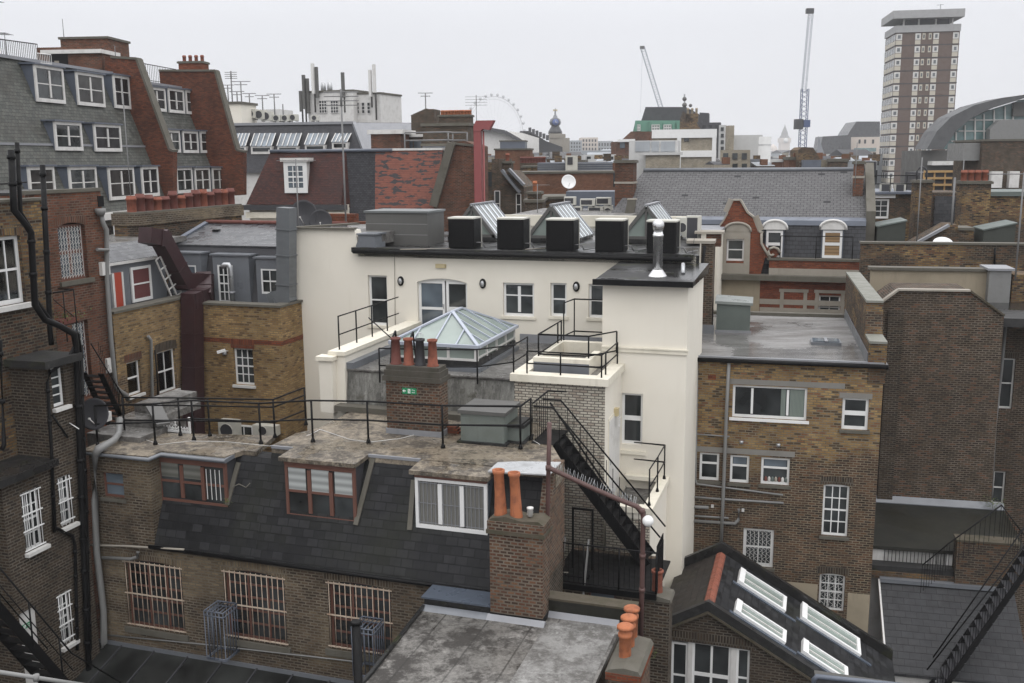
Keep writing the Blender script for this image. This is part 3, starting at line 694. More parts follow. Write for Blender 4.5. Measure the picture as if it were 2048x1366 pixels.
# exit chimney C2
f0 = FA.h(775, 866, zT); G = Fr(0, 0, 0, YAW, o=FA.w((f0.x, f0.y, zT)))
u1 = G.p(884, 800).x
C2 = thing(G, 'chimney_stack', 'red brick chimney on the terrace with one black and three terracotta pots', 'chimney')
zc = G.p(830, 764).z; dd = .55
M().box(0, u1-.06, 0, dd, 0, zc).build('brick_shaft', BK_CHIM, parent=C2)
M().box(-.03, u1-.03, -.03, dd+.03, -.0, .14).build('lead_skirt', LEADL, parent=C2)
zt = G.p(830, 738).z
M().box(-.07, u1, -.07, dd+.07, zc, zc+.13).box(-.03, u1-.04, -.03, dd+.03, zc+.13, zt-.06).build('cap_course', CAPD, parent=C2)
M().box(.0, u1-.08, .02, dd-.02, zt-.06, zt+.05).build('mortar_bed', CAPD, parent=C2)
for k, (px, mt, lb) in enumerate(((792, TERRAD, 'dark terracotta pot'), (817, TERRA, None), (840, POTBK, 'black pot with a wire cage on top'), (865, TERRA, None))):
    u = G.p(px, 730, .25).x; o = pot(C2, u, .27, zt+.03, .72, 'taper', mt, 1.15, lab=lb)
    if mt is POTBK:
        m = M()
        for a in range(4): t = a*math.pi/4; m.tube([(u+.1*math.cos(t)*math.cos(s), .27+.1*math.sin(t)*math.cos(s), zt+.8+.12*math.sin(s)) for s in [i*math.pi/6 for i in range(7)]], .006, 4, False)
        m.build('wire_cage', METAL, parent=o)
p = G.p(819, 782); exitsign(G, (p.x, 0, p.z), .40, .16, 'green fire exit sign on the red chimney with four pots')
# tanks
def tank(px0, px1, ybase, ytop, dep, label, lidm, z=zT, over=.06):
    f = FA.h(px0, ybase, z); G = Fr(0, 0, 0, YAW, o=FA.w((f.x, f.y, z))); T = thing(G, 'roof_tank', label, 'tank', 'sheet metal boxes on the terrace')
    u1 = G.p(px1, (ybase+ytop)/2).x; h = G.p((px0+px1)/2, ytop).z
    M().box(0, u1, 0, dep, 0, h).build('sheet_body', GALVBX, parent=T)
    M().box(-over, u1+over, -over, dep+over, h+.002, h+.09).build('lid', lidm, parent=T); M().box(-.08, u1+.08, -.1, dep+.05, .002, .05).build('base_tray', FELT_DARK, parent=T)
tank(922, 1008, 884, 829, 1.15, 'large galvanised tank box with flat grey lid on the terrace', GREYBX)
tank(1012, 1045, 884, 855, .7, 'small galvanised box beside the large tank', FELT_DARK)
f = zz(880, 870, zT); m = M()
for k in range(3): m.box(f.x+.0+.06*k, f.x+.45-.04*k, f.y+.2, f.y+.45, zT+.065*k, zT+.065*k+.06)
tag(m.build('brick_pile', BK_ORED, FA), 'loose orange bricks stacked beside the chimney foot', 'bricks')
# ================================================================ cream rendered building (frame FW)
FW = Fr(1060, 685, 32.26, YAW); zT2 = 18.0
CB = thing(FW, 'cream_rendered_house', 'cream rendered building with flat roofs at two levels, in the middle of the photo', 'house')
def sp(F, x, y, d):     # local coordinates of pixel at forward distance d
    v = ray(x, y); return F.l(C0+v*(d/v.y))
wS = sp(FW, 1210, 760, 25.9).y
uSr = FW.p(1210, 800, wS).x; uSl = FW.p(1029, 800, wS).x
wTw = FW.s_(1242, 800, uSr).x
wTw = FW.l(FW.w((uSr, 0, 0))).x*0 + FW.s_(1242, 800, uSr).y
uTl = FW.p(1205, 620, wTw).x; uTr = FW.p(1375, 640, wTw).x
zR = FW.p(1040, 503, -.1).z          # upper roof
uWl = FW.p(594, 640, 0).x
hl = []
hl.append(win(FW, CB, FW.rc(737, 551, 775, 651), y=.12, cols=1, rows=2, fw=.07, sill=.05, sm=CREAM2, xs=[]))
q = FW.rc(836, 563, 935, 700); hl.append(archhole((q[0], q[1], zT2+.02, q[3]+.1), .14)); q = (q[0], q[1], zT2+.02, q[3])
um_ = q[0]+(q[1]-q[0])*.53
D = M(); frame(D, q[0], um_, zT2+.02, q[3], .12, .09, 1, 2, .09, False, .06); D = D.build('door', WHITE, parent=CB)
M().box(q[0]+.08, um_-.08, .15, .16, zT2+.15, q[3]-.08).build('pane', GLB, parent=D); M().box(um_-.06, um_-.04, .08, .12, zT2+1.0, zT2+1.15).build('handle', METAL, parent=D)
q2 = (um_+.05, q[1], zT2+.02, q[3]); win(FW, CB, q2, y=.12, cols=1, rows=2, fw=.09, bw=.09)
M().box(q[0], q[1], .125, .2, q[3]+.003, q[3]+.22).build('arched_infill', WHITE, parent=CB)
hl.append(win(FW, CB, FW.rc(1006, 566, 1068, 633), y=.1, cols=2, rows=1, fw=.075, bw=.1, sill=.05, sm=CREAM2))
w_ = FW.rc(1006, 566, 1068, 633); zz_ = w_[2]+(w_[3]-w_[2])*.62
M().box(w_[0]+.08, w_[1]-.08, .105, .15, zz_-.02, zz_+.02).build('transom', WHITE, parent=CB)
hl.append(win(FW, CB, FW.rc(1101, 566, 1133, 633), y=.1, cols=1, rows=2, fw=.07, sill=.05, sm=CREAM2))
hl.append(win(FW, CB, FW.rc(1177, 568, 1210, 636), y=.1, cols=1, rows=2, fw=.07, sill=.05, sm=CREAM2))
zP = FW.p(650, 459, 0).z; uP = FW.p(716, 480, 0).x
uRr = FW.p(1392, 520, 0).x
M().wall([(uWl, 5), (uRr, 5), (uRr, zR-.05), (uP, zR-.05), (uP-.05, zP-.25), (uP-.12, zP), (uWl, zP)], 0, .45, hl, .14).build('rear_wall', CREAM, parent=CB)
M().box(uWl+.02, uWl+3.2, .45, 4.5, zP-.5, zP-.12).build('side_roof', FELT, parent=CB)
# left strip + parapet cap
M().bar((uWl-.05, .0, zP+.04), (uP-.1, .0, zP+.04), .25, .06).bar((uWl-.05, .1, zP+.04), (uWl+1.2, 2.6, zP+.04), .3, .06).build('parapet_coping', STONED, parent=CB)
M().ex([(uWl-.28, 5), (uWl, 5), (uWl, zP-.02), (uWl-.28, zP-.02)], 'y', -.035, .3).build('pilaster', CREAM, parent=CB)
# upper roof
wB_ = FW.h(1250, 452, zR).y
bR = FW.h(1405, 452, zR).x
M().ex([(uP-.02, 0), (uRr+.1, 0), (bR, wB_), (uP-.02, wB_)], 'z', zR-.3, zR-.02).build('upper_roof', FELT_DARK, parent=CB)
M().box(uP-.15, uRr-.05, -.24, .04, zR-.13, zR+.03).build('roof_edge', FELT_DARK, parent=CB)
M().tube([(uP-.05, -.3, zR-.1), (uRr-.1, -.3, zR-.12)], .07, 8).build('gutter', BLACK, parent=CB)
M().ex([(uRr-.3, .45), (uRr, .45), (bR-.1, wB_-.26), (bR-.4, wB_-.26)], 'z', 5, zR-.31).build('right_side_wall', CREAM, parent=CB)
M().box(uWl+3.0, bR, wB_-.25, wB_, zR-.02, zR+.45).build('back_parapet', CREAM2, parent=CB)
# T2 roof
def zt2(x, y): return FW.h(x, y, zT2)
c = [(zt2(642, 762)), zt2(1029, 776)]
uL2 = zt2(652, 757).x
m = M().ex([(uL2, wS+.05), (uSl+.4, wS+.05), (uSl+.4, wS+.5), (uTl-.01, wS+.5), (uTl-.01, -.003), (uL2, -.003)], 'z', zT2-.3, zT2); m.build('middle_roof', FELT, parent=CB)
M().ex([(wS-.12, zT-.05), (wS+.06, zT2-.01), (wS+.5, zT2-.3), (wS+.5, zT-.05)], 'x', uL2, uSl).build('cement_upstand', CEM, parent=CB)
M().bar((uL2, wS+.06, zT2), (uSl, wS+.06, zT2), .14, .04).build('upstand_flashing', FELT, parent=CB)
M().box(uL2-.2, uSl, wS-.5, wS-.12, zT+.003, zT+.16).build('kerb', STONED, parent=CB)
M().box(zt2(1030, 690).x, uTl, -.03, -.004, zT2, zT2+.28).build('lead_flashing', LEADL, parent=CB)
# left parapet wall going back, stepping up with a pier in front
pz = FW.p(640, 722, wS).z
M().ex([(wS-.1, 12), (-.004, 12), (-.004, zT2+.42), (wS-.1, zT2+.42)], 'x', uL2-.45, uL2-.02).build('side_parapet', CREAM, parent=CB)
M().box(uL2-.52, uL2+.03, wS-.16, -.006, zT2+.42, zT2+.54).build('parapet_coping', CREAM2, parent=CB)
M().box(uL2-.72, uL2-.3, wS-.35, wS-.1, zT-.1, zT2+.3).build('end_pier', CREAM, parent=CB)
M().box(uL2-.78, uL2-.24, wS-.42, wS-.05, zT2+.3, zT2+.42).build('pier_cap', CREAM2, parent=CB)
m = M().box(uL2-.02, uL2+.2, wS+.0, -.01, zT2, zT2+.2).build('inner_flashing', LEAD, parent=CB)
# stair turret S
zS = FW.p(1120, 752, wS).z
S1 = M().wall([(uSl, 5), (uSr, 5), (uSr, zS-.2), (uSl, zS-.2)], wS, wS+.25, (), .1).build('glazed_brick_wall', BK_GLAZ, parent=CB)
dr = [FW.s_(x, y, uSr) for x, y in ((1217, 840), (1236, 826), (1236, 975), (1217, 992))]
M().box(uSl+.02, uSr-.001, wS+.25, wTw+.1, 5, zS-.2).box(uSr, uSr+.012, wS, wTw-.003, 5, zS-.2).build('turret_side', CREAM, parent=CB)
m = M(); ov = .1
m.box(uSl-ov, uSr+ov, wS-ov, wS+.35, zS-.2, zS).box(uSl-ov, uSl+.3, wS+.35, wTw, zS-.2, zS).box(uSr-.3, uSr+ov, wS+.35, wTw-.003, zS-.2, zS)
m.build('turret_coping', CREAM2, parent=CB)
M().box(uSl+.3, uSr-.3, wS+.35, wTw+2.6, zS-.28, zS-.1).build('turret_roof', FELT, parent=CB)
a = FW.h(1080, 727, zS).x; b = FW.h(1195, 730, zS).x; y0 = wS+.75
m = M().box(a, b, y0, y0+.25, zS-.1, zS+.32).box(a, b, wTw+1.2, wTw+1.45, zS-.1, zS+.32).box(a, a+.2, y0+.25, wTw+1.2, zS-.1, zS+.32)
m.box(b-.2, b, y0+.25, wTw, zS-.1, zS+.32); m.build('hatch_kerb', CREAM2, parent=CB)
M().box(a+.02, b-.02, y0-.02, y0-.002, zS-.1, zS+.2).build('hatch_flashing', LEAD, parent=CB)
z0, z1 = FW.s_(1226, 985, uSr).z, FW.s_(1226, 832, uSr).z; w0 = FW.s_(1216, 900, uSr).y; w1 = FW.s_(1236, 900, uSr).y
D = M().box(uSr+.0125, uSr+.03, w0-.06, w1+.06, z0-.02, z1+.08).build('door', CREAM2, parent=CB)
M().box(uSr+.03, uSr+.045, w0, w1, z0, z1).build('door_leaf', WHITED, parent=D); M().box(uSr+.045, uSr+.07, w0+.08, w0+.12, z0+1, z0+1.1).build('handle', METAL, parent=D)
# bulkhead at the door
p = FW.s_(1228, 831, uSr)
G = FW.sub((uSr+.012, p.y, p.z), 90); T = thing(G, 'wall_light', 'yellowed round light above the cream side door', 'wall light')
M().box(-.09, .09, -.12, 0, .0, .22).build('shade', YELFIX, parent=T); M().box(-.06, .06, -.16, -.12, -.3, -.05).build('camera_box', WHITED, parent=T)
# tower
TW = thing(FW.sub((uTl, wTw, 0)), 'cream_lift_tower', 'tall cream rendered block with a small felt roof, steel flue and one tall window', 'tower')
GT = FW.sub((uTl, wTw, 0)); tw = uTr-uTl
zc = GT.p(1300, 563).z; hl = [win(GT, TW, GT.rc(1243, 787, 1285, 889), y=.1, cols=1, rows=2, fw=.07, bw=.08, sill=None, gl=GL)]
r = hl[0]; M().box(r[0]-.05, r[1]+.12, -.07, .0, r[2]-.28, r[2]-.17).build('sill', CREAM2, parent=TW)
M().wall([(0, 5), (tw, 5), (tw, zc-.1), (0, zc-.1)], 0, -wTw-.002, hl, .14).build('rendered_wall', CREAM, parent=TW)
zb = GT.p(1300, 702).z
M().box(-.0, tw+.04, -.05, -.002, zb-.06, zb+.05).box(-.0, tw+.06, -.08, -.0021, zb+.0505, zb+.09).build('string_course', CREAM2, parent=TW)
dpt = -wTw
M().ex([(-.3, zc-.1), (-.3, zc+.02), (dpt-.02, zc+.2), (dpt-.02, zc-.1)], 'x', -.2, tw+.15).build('felt_roof', FELT_DARK, parent=TW)
M().bar((-.22, -.3, zc-.02), (tw+.17, -.3, zc-.02), .08, .16).build('gutter', BLACK, parent=TW)
p = GT.h(1315, 546, zc+.15)
m = M().lathe([(.32, 0), (.28, .03), (.16, .2), (.15, .22)], p.x, p.y, 16, True, p.z-.12).build('flue_cone', STEEL, parent=TW)
fl = M().lathe([(.14, 0), (.14, .95), (.16, .96), (.16, 1.02), (.14, 1.03), (.13, 1.1)], p.x, p.y, 16, True, p.z+.08).build('flue', STEEL, parent=TW)
m = M()
m.lathe([(.09, 0), (.15, .06), (.175, .16), (.16, .27), (.09, .34), (.001, .36)], p.x, p.y, 20, False, p.z+1.18).build('cowl', STEEL, parent=TW)
M().tube([GT.p(1366, 528, .6), GT.p(1366, 548, .3)], .06, 8).build('outlet', METAL, parent=TW)
# right-hand low block with the balcony parapet
Gb = FW; wb = sp(FW, 1300, 1040, 24.9).y
ub0 = FW.p(1212, 1010, wb).x; ub1 = FW.p(1301, 1040, wb).x; zb1 = FW.p(1255, 1012, wb).z
BK = thing(FW.sub((ub0, wb, 0)), 'cream_balcony_block', 'cream topped parapet block with black rail below the side door', 'balcony')
G = FW.sub((ub0, wb, 0)); w = ub1-ub0; dz = wTw-wb
M().box(0, w-.02, 0, dz-.01, 3, zb1-.75).build('brick_base', BK_GLAZ, parent=BK)
m = M().box(-.05, w+.06, -.06, .24, zb1-.16, zb1).box(w-.22, w+.06, .24, dz-.004, zb1-.16, zb1).box(-.0, w-.22, dz-.25, dz-.003, zb1-.1, zb1+.02)
m.build('coping', CREAM2, parent=BK)
M().box(-.0, w, -.02, .16, zb1-.32, zb1-.165).build('painted_band', CREAM, parent=BK)
M().box(.0, w-.02, .0, .14, zb1-.75, zb1-.325).build('brick_upstand', BK_GLAZ, parent=BK)
M().box(w-.02, w+.0, .17, dz-.004, 3, zb1-.165).box(w-.018, w+.0, 0, .17, 3, zb1-.325).build('side_wall', CREAM, parent=BK)
M().box(0, w-.2, .2, dz, zb1-.7, zb1-.42).build('deck', FELT, parent=BK)
pr = [(-.0+.3, dz-.2, zb1), (w-.08, dz-.25, zb1), (w-.08, dz*.55, zb1), (w-.1, .25, zb1)]
railing(G, 'balcony_railing', 'thin black railing on the cream parapet beside the tower window', [(w*.2, dz-.15, zb1), (w-.06, dz-.2, zb1), (w-.06, dz*.5, zb1), (w-.08, .2, zb1)], 1.0, (1.0, .5), .018, posts=(1, 2, 3))
p = FW.p(1246, 1046, wb-.02); exitsign(FW, (p.x, wb-.02, p.z), .5, .15, 'green fire exit sign on the stained white brick under the balcony')
# railings on the cream building
y0 = wS+.06
railing(FW, 'roof_railing', 'black railing along the roof edge in front of the glass lantern', [zt2(760, 765), zt2(868, 768), zt2(955, 768), (uSl-.05, wS+.1, zT2), (uSl-.05, wS+1.4, zT2)], .95, (1.0, .5), .02, foot=False)
pc = zT2+.54; ul = uL2-.3
ws = [FW.s_(x, y, ul).y for x, y in ((679, 703), (714, 692), (745, 680), (775, 668), (801, 660))]
railing(FW, 'parapet_railing', 'black railing standing on the sloping cream parapet wall', [(ul, ws[0], pc), (ul, ws[1], pc), (ul, ws[2], pc), (ul, ws[3], pc), (ul, ws[3]+.9, pc)], .98, (1.0, .45), .02, foot=False, posts=(0, 1, 2, 3))
e0 = Vector((ul, ws[0], pc)); e1 = Vector((zt2(744, 763).x, wS+.2, zT2))
T = thing(FW.sub((e1.x, e1.y, zT)), 'ladder_handrail', 'black ladder with bent handrails climbing the streaked cement wall left of the chimney', 'ladder')
for dx in (0, .55):
    M().tube([(dx, -.55, .1), (dx, -.3, zT2-zT+.05), (dx, -.1, zT2-zT+.95), (dx-.05, .25, zT2-zT+1.1), (dx, .35, zT2-zT)], .022, 8).build('stile', BLACK, parent=T)
for k in range(6): M().tube([(0, -.52+.035*k, .15+.2*k), (.55, -.52+.035*k, .15+.2*k)], .018, 6).build('rung', BLACK, parent=T)
M().tube([(0, -.1, zT2-zT+.95), (-1.35, 1.2, zT2-zT+1.3)], .018, 6).build('stay', BLACK, parent=T)
# turret railings
zc_ = zS
def tS(x, y): return FW.h(x, y, zS)
yr = wS+.1
railing(FW, 'turret_railing', 'black two bar railing round the top of the white brick stair turret', [(FW.p(1054, 747, yr).x, yr, zS), (FW.p(1121, 750, yr).x, yr, zS), (FW.p(1203, 752, yr).x, yr, zS), (uSr-.1, yr+.4, zS), (uSr-.1, wTw-.1, zS)], .62, (1.0, .45), .02, foot=False)
q0 = zS+.32
railing(FW, 'turret_railing', 'taller black railing rising behind the turret beside the small windows', [(uSr-.12, wTw-.12, q0), (b-.1, y0+.95, q0), (a+.1, y0+.9, q0), (a+.1, wTw+.9, q0), (a+.1, wTw+1.3, q0+.0)], .62, (1.0, .1), .02, foot=False)
railing(FW, 'turret_railing', 'tall thin black railing between the two narrow cream building windows', [(a+.15, wTw+1.4, q0), (a+.25, wTw+2.3, q0), (uTl-.02, wTw+2.3, q0)], 1.15, (1.0, .12), .018, foot=False, posts=(0, 1))
# glass lantern
p0, p1, p2 = zt2(955, 744), zt2(1028, 705), zt2(776, 738)
L0 = FW.sub((p2.x, p0.y, zT2)); T = thing(L0, 'glass_roof_lantern', 'hipped glass lantern with pale blue glazing bars and low glass sides', 'roof lantern')
lw = p0.x-p2.x; ld = max(2.2, L0.s_(1031, 672, lw).y); hk = .3; he = L0.p(860, 700, 0).z; 
he = .72
M().box(0, lw, 0, ld, 0, hk).build('kerb', FELT_DARK, parent=T)
M().box(-.1, lw+.1, -.1, 0, .0, .12).box(lw, lw+.12, 0, ld, 0, .12).build('lead_skirt', LEAD, parent=T)
M().box(.05, lw-.05, .05, ld-.05, hk, he-.04).build('glass_sides', GLG, parent=T)
m = M()
for k in range(4): x = .03+(lw-.06)*k/3; m.box(x-.04, x+.04, .01, .09, hk, he-.02)
for k in range(5): y = .03+(ld-.06)*k/4; m.box(lw-.09, lw-.01, y-.04, y+.04, hk, he-.02)
m.box(0, lw, 0, .1, hk, hk+.06).box(lw-.1, lw, 0, ld, hk+.061, hk+.1).build('side_frame', WHITED, parent=T)
hr = he+.72; rx = lw/2; e = .05; A0, A1, A2, A3 = (-e, -e, he), (lw+e, -e, he), (lw+e, ld+e, he), (-e, ld+e, he)
run = min(lw, ld)/2*.95; R0, R1 = (lw/2, ld*.42, hr), (lw/2, ld*.64, hr)
m = M().slab([A0, A1, R0], (0, 0, -.03)).slab([A1, A2, R1, R0], (0, 0, -.03)).slab([A2, A3, R1], (0, 0, -.03)).slab([A3, A0, R0, R1], (0, 0, -.03)); m.build('roof_glass', GLG, parent=T)
V = Vector; up = V((0, 0, .03)); m = M()
for s, t in ((A0, R0), (A1, R0), (A2, R1), (A3, R1), (R0, R1)): m.bar(V(s)+up, V(t)+up, .1, .05)
for s, t in ((A0, A1), (A1, A2), (A2, A3), (A3, A0)): m.bar(V(s)+up*.5, V(t)+up*.5, .09, .09)
m.build('hip_bars', SKYFR, parent=T); m = M()
def onhip(a, b, t0): return V(a).lerp(V(b), t0)
for t in (.25, .5, .75): 
    b0_ = V(A0).lerp(V(A1), t); tt = 1-abs(t-.5)*2; m.bar(b0_+up, (V(A0).lerp(V(R0), tt) if t <= .5 else V(A1).lerp(V(R0), tt))+up, .04, .04)
for t in (.17, .34, .5, .66, .83):
    b0_ = V(A1).lerp(V(A2), t); yy = b0_.y
    top = V((lw/2, yy, hr)) if R0[1] <= yy <= R1[1] else (V(A1).lerp(V(R0), (yy+e)/(R0[1]+e)) if yy < R0[1] else V(A2).lerp(V(R1), (ld+e-yy)/(ld+e-R1[1])))
    m.bar(b0_+up, top+up, .04, .04)
    b1_ = V(A0).lerp(V(A3), t); top2 = V((lw-top.x, top.y, top.z)); m.bar(b1_+up, top2+up, .04, .04)
m.build('glazing_bars', SKYFR, parent=T)
# things on the upper roof
def rz(x, y): return FW.h(x, y, zR)
GB = FW.sub((rz(733, 488).x, rz(733, 488).y, zR-.02)); T = thing(GB, 'plant_room_box', 'large dark grey clad plant box with a flat lid on the upper roof', 'plant box')
w = GB.p(855, 460).x; h = GB.p(800, 426).z; d = GB.s_(888, 450, w).y
M().box(0, w, 0, d, 0, h).build('clad_body', GREYBX, parent=T); M().box(-.05, w+.05, -.05, d+.05, h, h+.07).build('lid', paint('lid_grey', (.13, .14, .14), .35, .2), parent=T)
for t in (.33, .66): M().box(-.004, w+.004, -.006, -.0005, h*t-.012, h*t+.012).build('seam', PIPEG, parent=T)
GP = FW.sub((uP-.05, -.1, zR)); o = M().ex([(0, 0), (.75, 0), (.72, .42), (.1, .44), (.12, .3), (.02, .1)], 'y', 0, .8).box(.06, .78, -.04, .84, .445, .5).build('parapet_end', LEAD, parent=CB)
o.location = (uP-.05, -.1, zR)
proto = None
for k, (x0, x1, y0, y1) in enumerate(((896, 947, 435, 497), (993, 1043, 435, 499), (1091, 1141, 437, 502), (1189, 1239, 438, 504), (1292, 1339, 441, 508))):
    p = rz(x0, y1); G = FW.sub((p.x, p.y, zR))
    lab = ['just right of the grey plant box', 'between the first and second glass ridge skylights', 'in front of the middle ridge skylight', 'left of the third ridge skylight', 'behind the steel flue'][k]
    if proto is None:
        w = G.p(x1, 465).x; h = G.p(920, y0).z; d = w*.85
        T = thing(G, 'condenser_unit', 'x', 'air conditioner', 'black louvred condensers in a row on the cream roof')
        M().box(.02, w-.02, .02, d-.02, 0, .04).build('base', BLACK, parent=T)
        m = M().ex([(.07, 0), (w-.07, 0), (w-.02, .02), (w, .07), (w, d-.07), (w-.07, d), (.07, d), (0, d-.07), (0, .07), (.02, .02)], 'z', .04, h-.05); m.build('coil_body', BLACK, parent=T)
        m = M()
        for j in range(22): z = .07+(h-.15)*j/22; m.box(.05, w-.05, -.008, 0, z, z+.01).box(w, w+.008, .05, d-.05, z, z+.01)
        m.build('fins', paint('fin_black', (.012, .012, .0125), .5, .05, spec=.15), parent=T)
        for t in (.08, .92): M().box(w*t-.015, w*t+.015, -.014, -.0085, .04, h-.05).build('corner_strip', BLACK, parent=T)
        M().box(w-.02, w+.018, d-.035, d+.01, .02, h-.03).build('corner_post', ACBG, parent=T)
        M().ex([(.05, -.015), (w-.05, -.015), (w+.015, .05), (w+.015, d-.05), (w-.05, d+.015), (.05, d+.015), (-.015, d-.05), (-.015, .05)], 'z', h-.05, h).build('top_rim', ACBG, parent=T)
        M().tube([(w-.05, .25, .2), (w+.2, .3, .2), (w+.28, .35, .03), (w+.5, 1.2, .03)], .02, 6).build('refrigerant_pipe', MAST, parent=T)
        proto = T; T['label'] = 'black louvred condenser with beige top rim '+lab
    else:
        c = copytree(proto); c.location = G.o; c['label'] = 'black louvred condenser with beige top rim '+lab
proto = None
for k, (xl, yb, xr, xa, ya, lab) in enumerate(((893, 482, 993, 943, 409, 'nearest the grey plant box'), (1050, 485, 1149, 1095, 417, 'in the middle of the cream roof'), (1238, 487, 1345, 1282, 416, 'farthest right on the cream roof'))):
    p = rz(xl, yb); G = FW.sub((p.x, p.y+.3, zR))
    if proto is None:
        p1 = rz(1050, 485); G1 = FW.sub((p1.x, p1.y+.3, zR)); w = 1.78; h = 1.12; d = 2.5; ff = .14
        T = thing(G, 'ridge_skylight', 'steep glazed ridge skylight with striped panels '+lab, 'skylight', 'triangular ridge skylights on the cream roof')
        M().box(-.05, w+.05, -.05, d, 0, ff).build('kerb', FELT_DARK, parent=T)
        m = M().bar((0, 0, ff), (w/2, 0, h+ff), .1, .12).bar((w, 0, ff), (w/2, 0, h+ff), .1, .12).bar((0, .0, ff+.05), (w, .0, ff+.05), .1, .1).bar((w/2, .0, ff), (w/2, .0, h+ff-.1), .07, .07); m.build('gable_frame', GREYBX, parent=T)
        M().ex([(0.05, ff), (w-.05, ff), (w/2, h+ff-.06)], 'y', .03, .05).build('gable_glass', GLG, parent=T)
        M().slab([(w+.05, 0, ff), (w+.05, d, ff), (w/2, d, h+ff+.04), (w/2, 0, h+ff+.04)], (0, 0, -.03)).build('roof_glass', GLP, parent=T)
        M().slab([(-.05, 0, ff), (w/2, 0, h+ff+.04), (w/2, d, h+ff+.04), (-.05, d, ff)], (0, 0, -.03)).build('roof_glass', GLP, parent=T)
        for j in range(6):
            y = .04+(d-.08)*j/5; m = M().bar((w+.06, y, ff+.02), (w/2, y, h+ff+.06), .07, .05); m.build('glazing_bar', METAL if j % 5 else LEADL, parent=T)
            if j < 5: M().bar((w+.05, y+.17, ff+.015), (w/2, y+.17, h+ff+.05), .1, .02).build('dark_strip', GREYBX, parent=T)
        M().bar((w/2, 0, h+ff+.07), (w/2, d, h+ff+.07), .14, .05).build('ridge_cap', LEADL, parent=T)
        proto = T
    else:
        c = copytree(proto); c.location = G.o; c['label'] = 'steep glazed ridge skylight with striped panels '+lab
for k, (x, y, s, lab) in enumerate(((1346, 480, .62, 'small beige fan unit'), (1364, 487, .75, 'upright beige cabinet unit'))):
    p = rz(x, y); acunit(FW, (p.x, p.y+.6+.3*k, zR), .5, s+.15, .35, lab+' at the right end of the cream roof', 'small beige units on the cream roof', grid=k)
M().tube([FW.p(789, 512, -.015), FW.p(791, 690, -.015)], .012, 5).build('cable', STONE, parent=CB)
M().tube([FW.p(1204, 700, -.02), FW.p(1160, 702, -.02), FW.p(1135, 696, -.02)], .03, 5).build('handle_pipe', BLACK, parent=CB) if 0 else None
# bulkhead lights and box light
for k, (x, y, lab) in enumerate(((802, 562, 'between the single window and the terrace door'), (966, 567, 'right of the terrace door'), (1153, 573, 'between the two narrow windows'))):
    p = FW.p(x, y); G = FW.sub((p.x, 0, p.z)); T = thing(G, 'bulkhead_light', 'small oval bulkhead light '+lab, 'wall light', 'oval bulkhead lights on the cream wall')
    m = M().lathe([(.11, 0), (.11, .05), (.08, .08), (.001, .09)], 0, 0, 16, True); m.v = [(a, -c, b*1.5) for a, b, c in m.v]; m.build('black_rim', BLACK, parent=T)
    m = M().lathe([(.075, .07), (.06, .11), (.001, .12)], 0, 0, 16, True); m.v = [(a, -c, b*1.5) for a, b, c in m.v]; m.build('lens', METAL, parent=T)
p = FW.p(882, 532); G = FW.sub((p.x, 0, p.z)); T = thing(G, 'emergency_light', 'yellowed oblong emergency light above the terrace door', 'wall light')
M().box(-.19, .19, -.03, 0, -.07, .07).build('back_plate', YELFIX, parent=T); M().box(-.17, .17, -.09, -.03, -.055, .055).build('cover', YELFIX, parent=T)
# ================================================================ foreground felt roof, chimneys, fire escape
zF = 13.97
FR_ = Fr(985, 1235, 0, YAW, o=(0, 0, 0)); P = FR_.h(981, 1235, zF)
FR_ = Fr(0, 0, 0, YAW, o=FR_.w((P.x, P.y, 0))); P = Vector((0, 0, zF))
hR = lambda x, y, z=zF: FR_.h(x, y, z)
RB = thing(FR_, 'felt_roofed_block', 'low block with weathered grey felt roof in the bottom foreground', 'house')
bl, br = hR(848, 1215), hR(1243, 1243)
fl, fr_ = hR(742, 1350), hR(1214, 1366)
yb = min(bl.y, br.y)
plan_ = [(fl.x-.02, fl.y-3), (br.x+.05, fl.y-3), (br.x+.05, br.y), (P.x, br.y), (bl.x, bl.y), (fl.x-.02, fl.y)]
M().ex(plan_, 'z', 0, zF-.1).build('brick_walls', BK_DARK, parent=RB)
M().ex(plan_, 'z', zF-.1, zF).build('felt_roof', FELT_R, parent=RB)
c0_, c1_ = hR(1085, 1245), hR(1000, 1366)
M().ex([(c0_.x+.1, fl.y-2.9), (br.x-.02, fl.y-2.9), (br.x-.02, br.y-.05), (c0_.x+.1, c0_.y)], 'z', zF-.02, zF+.006).build('pale_roof_covering', FELT_RW, parent=RB)
M().bar((bl.x, bl.y+.02, zF+.03), (fl.x, fl.y, zF+.03), .07, .09).bar((fl.x, fl.y, zF+.03), (fl.x-.02, fl.y-3, zF+.03), .07, .09).build('roof_edge', FELT_DARK, parent=RB)
a, b = hR(1084, 1229), hR(1247, 1243); zz1 = FR_.p(1165, 1208, a.y).z
M().box(a.x, b.x+.3, a.y, a.y+.35, zF-.3, zz1).build('mossy_parapet', FELT_MOSS, parent=RB)
M().box(a.x, b.x+.3, a.y-.02, a.y+.37, zz1, zz1+.05).build('moss_line', MOSS, parent=RB)
M().ex([(a.y-.1, zF), (a.y-.01, zF+.12), (a.y+.02, zF)], 'x', a.x, b.x-.05).build('flashing', LEADL, parent=RB)
# low black flat roof beside the chimney
q0, q1 = hR(848, 1214), hR(982, 1224)
M().box(q0.x, P.x+.3, q0.y+.02, q0.y+1.0, 5, zF+.22).build('black_side_roof', FELT_DARK, parent=RB)
M().box(q0.x-.05, P.x+.3, q0.y-.03, q0.y+.95, zF+.22, zF+.26).build('black_roof_top', BLUETAR, parent=RB)
M().ex([(q0.y-.2, zF), (q0.y-.02, zF+.08), (q0.y+.02, zF)], 'x', q0.x, P.x).build('flashing', LEAD, parent=RB)
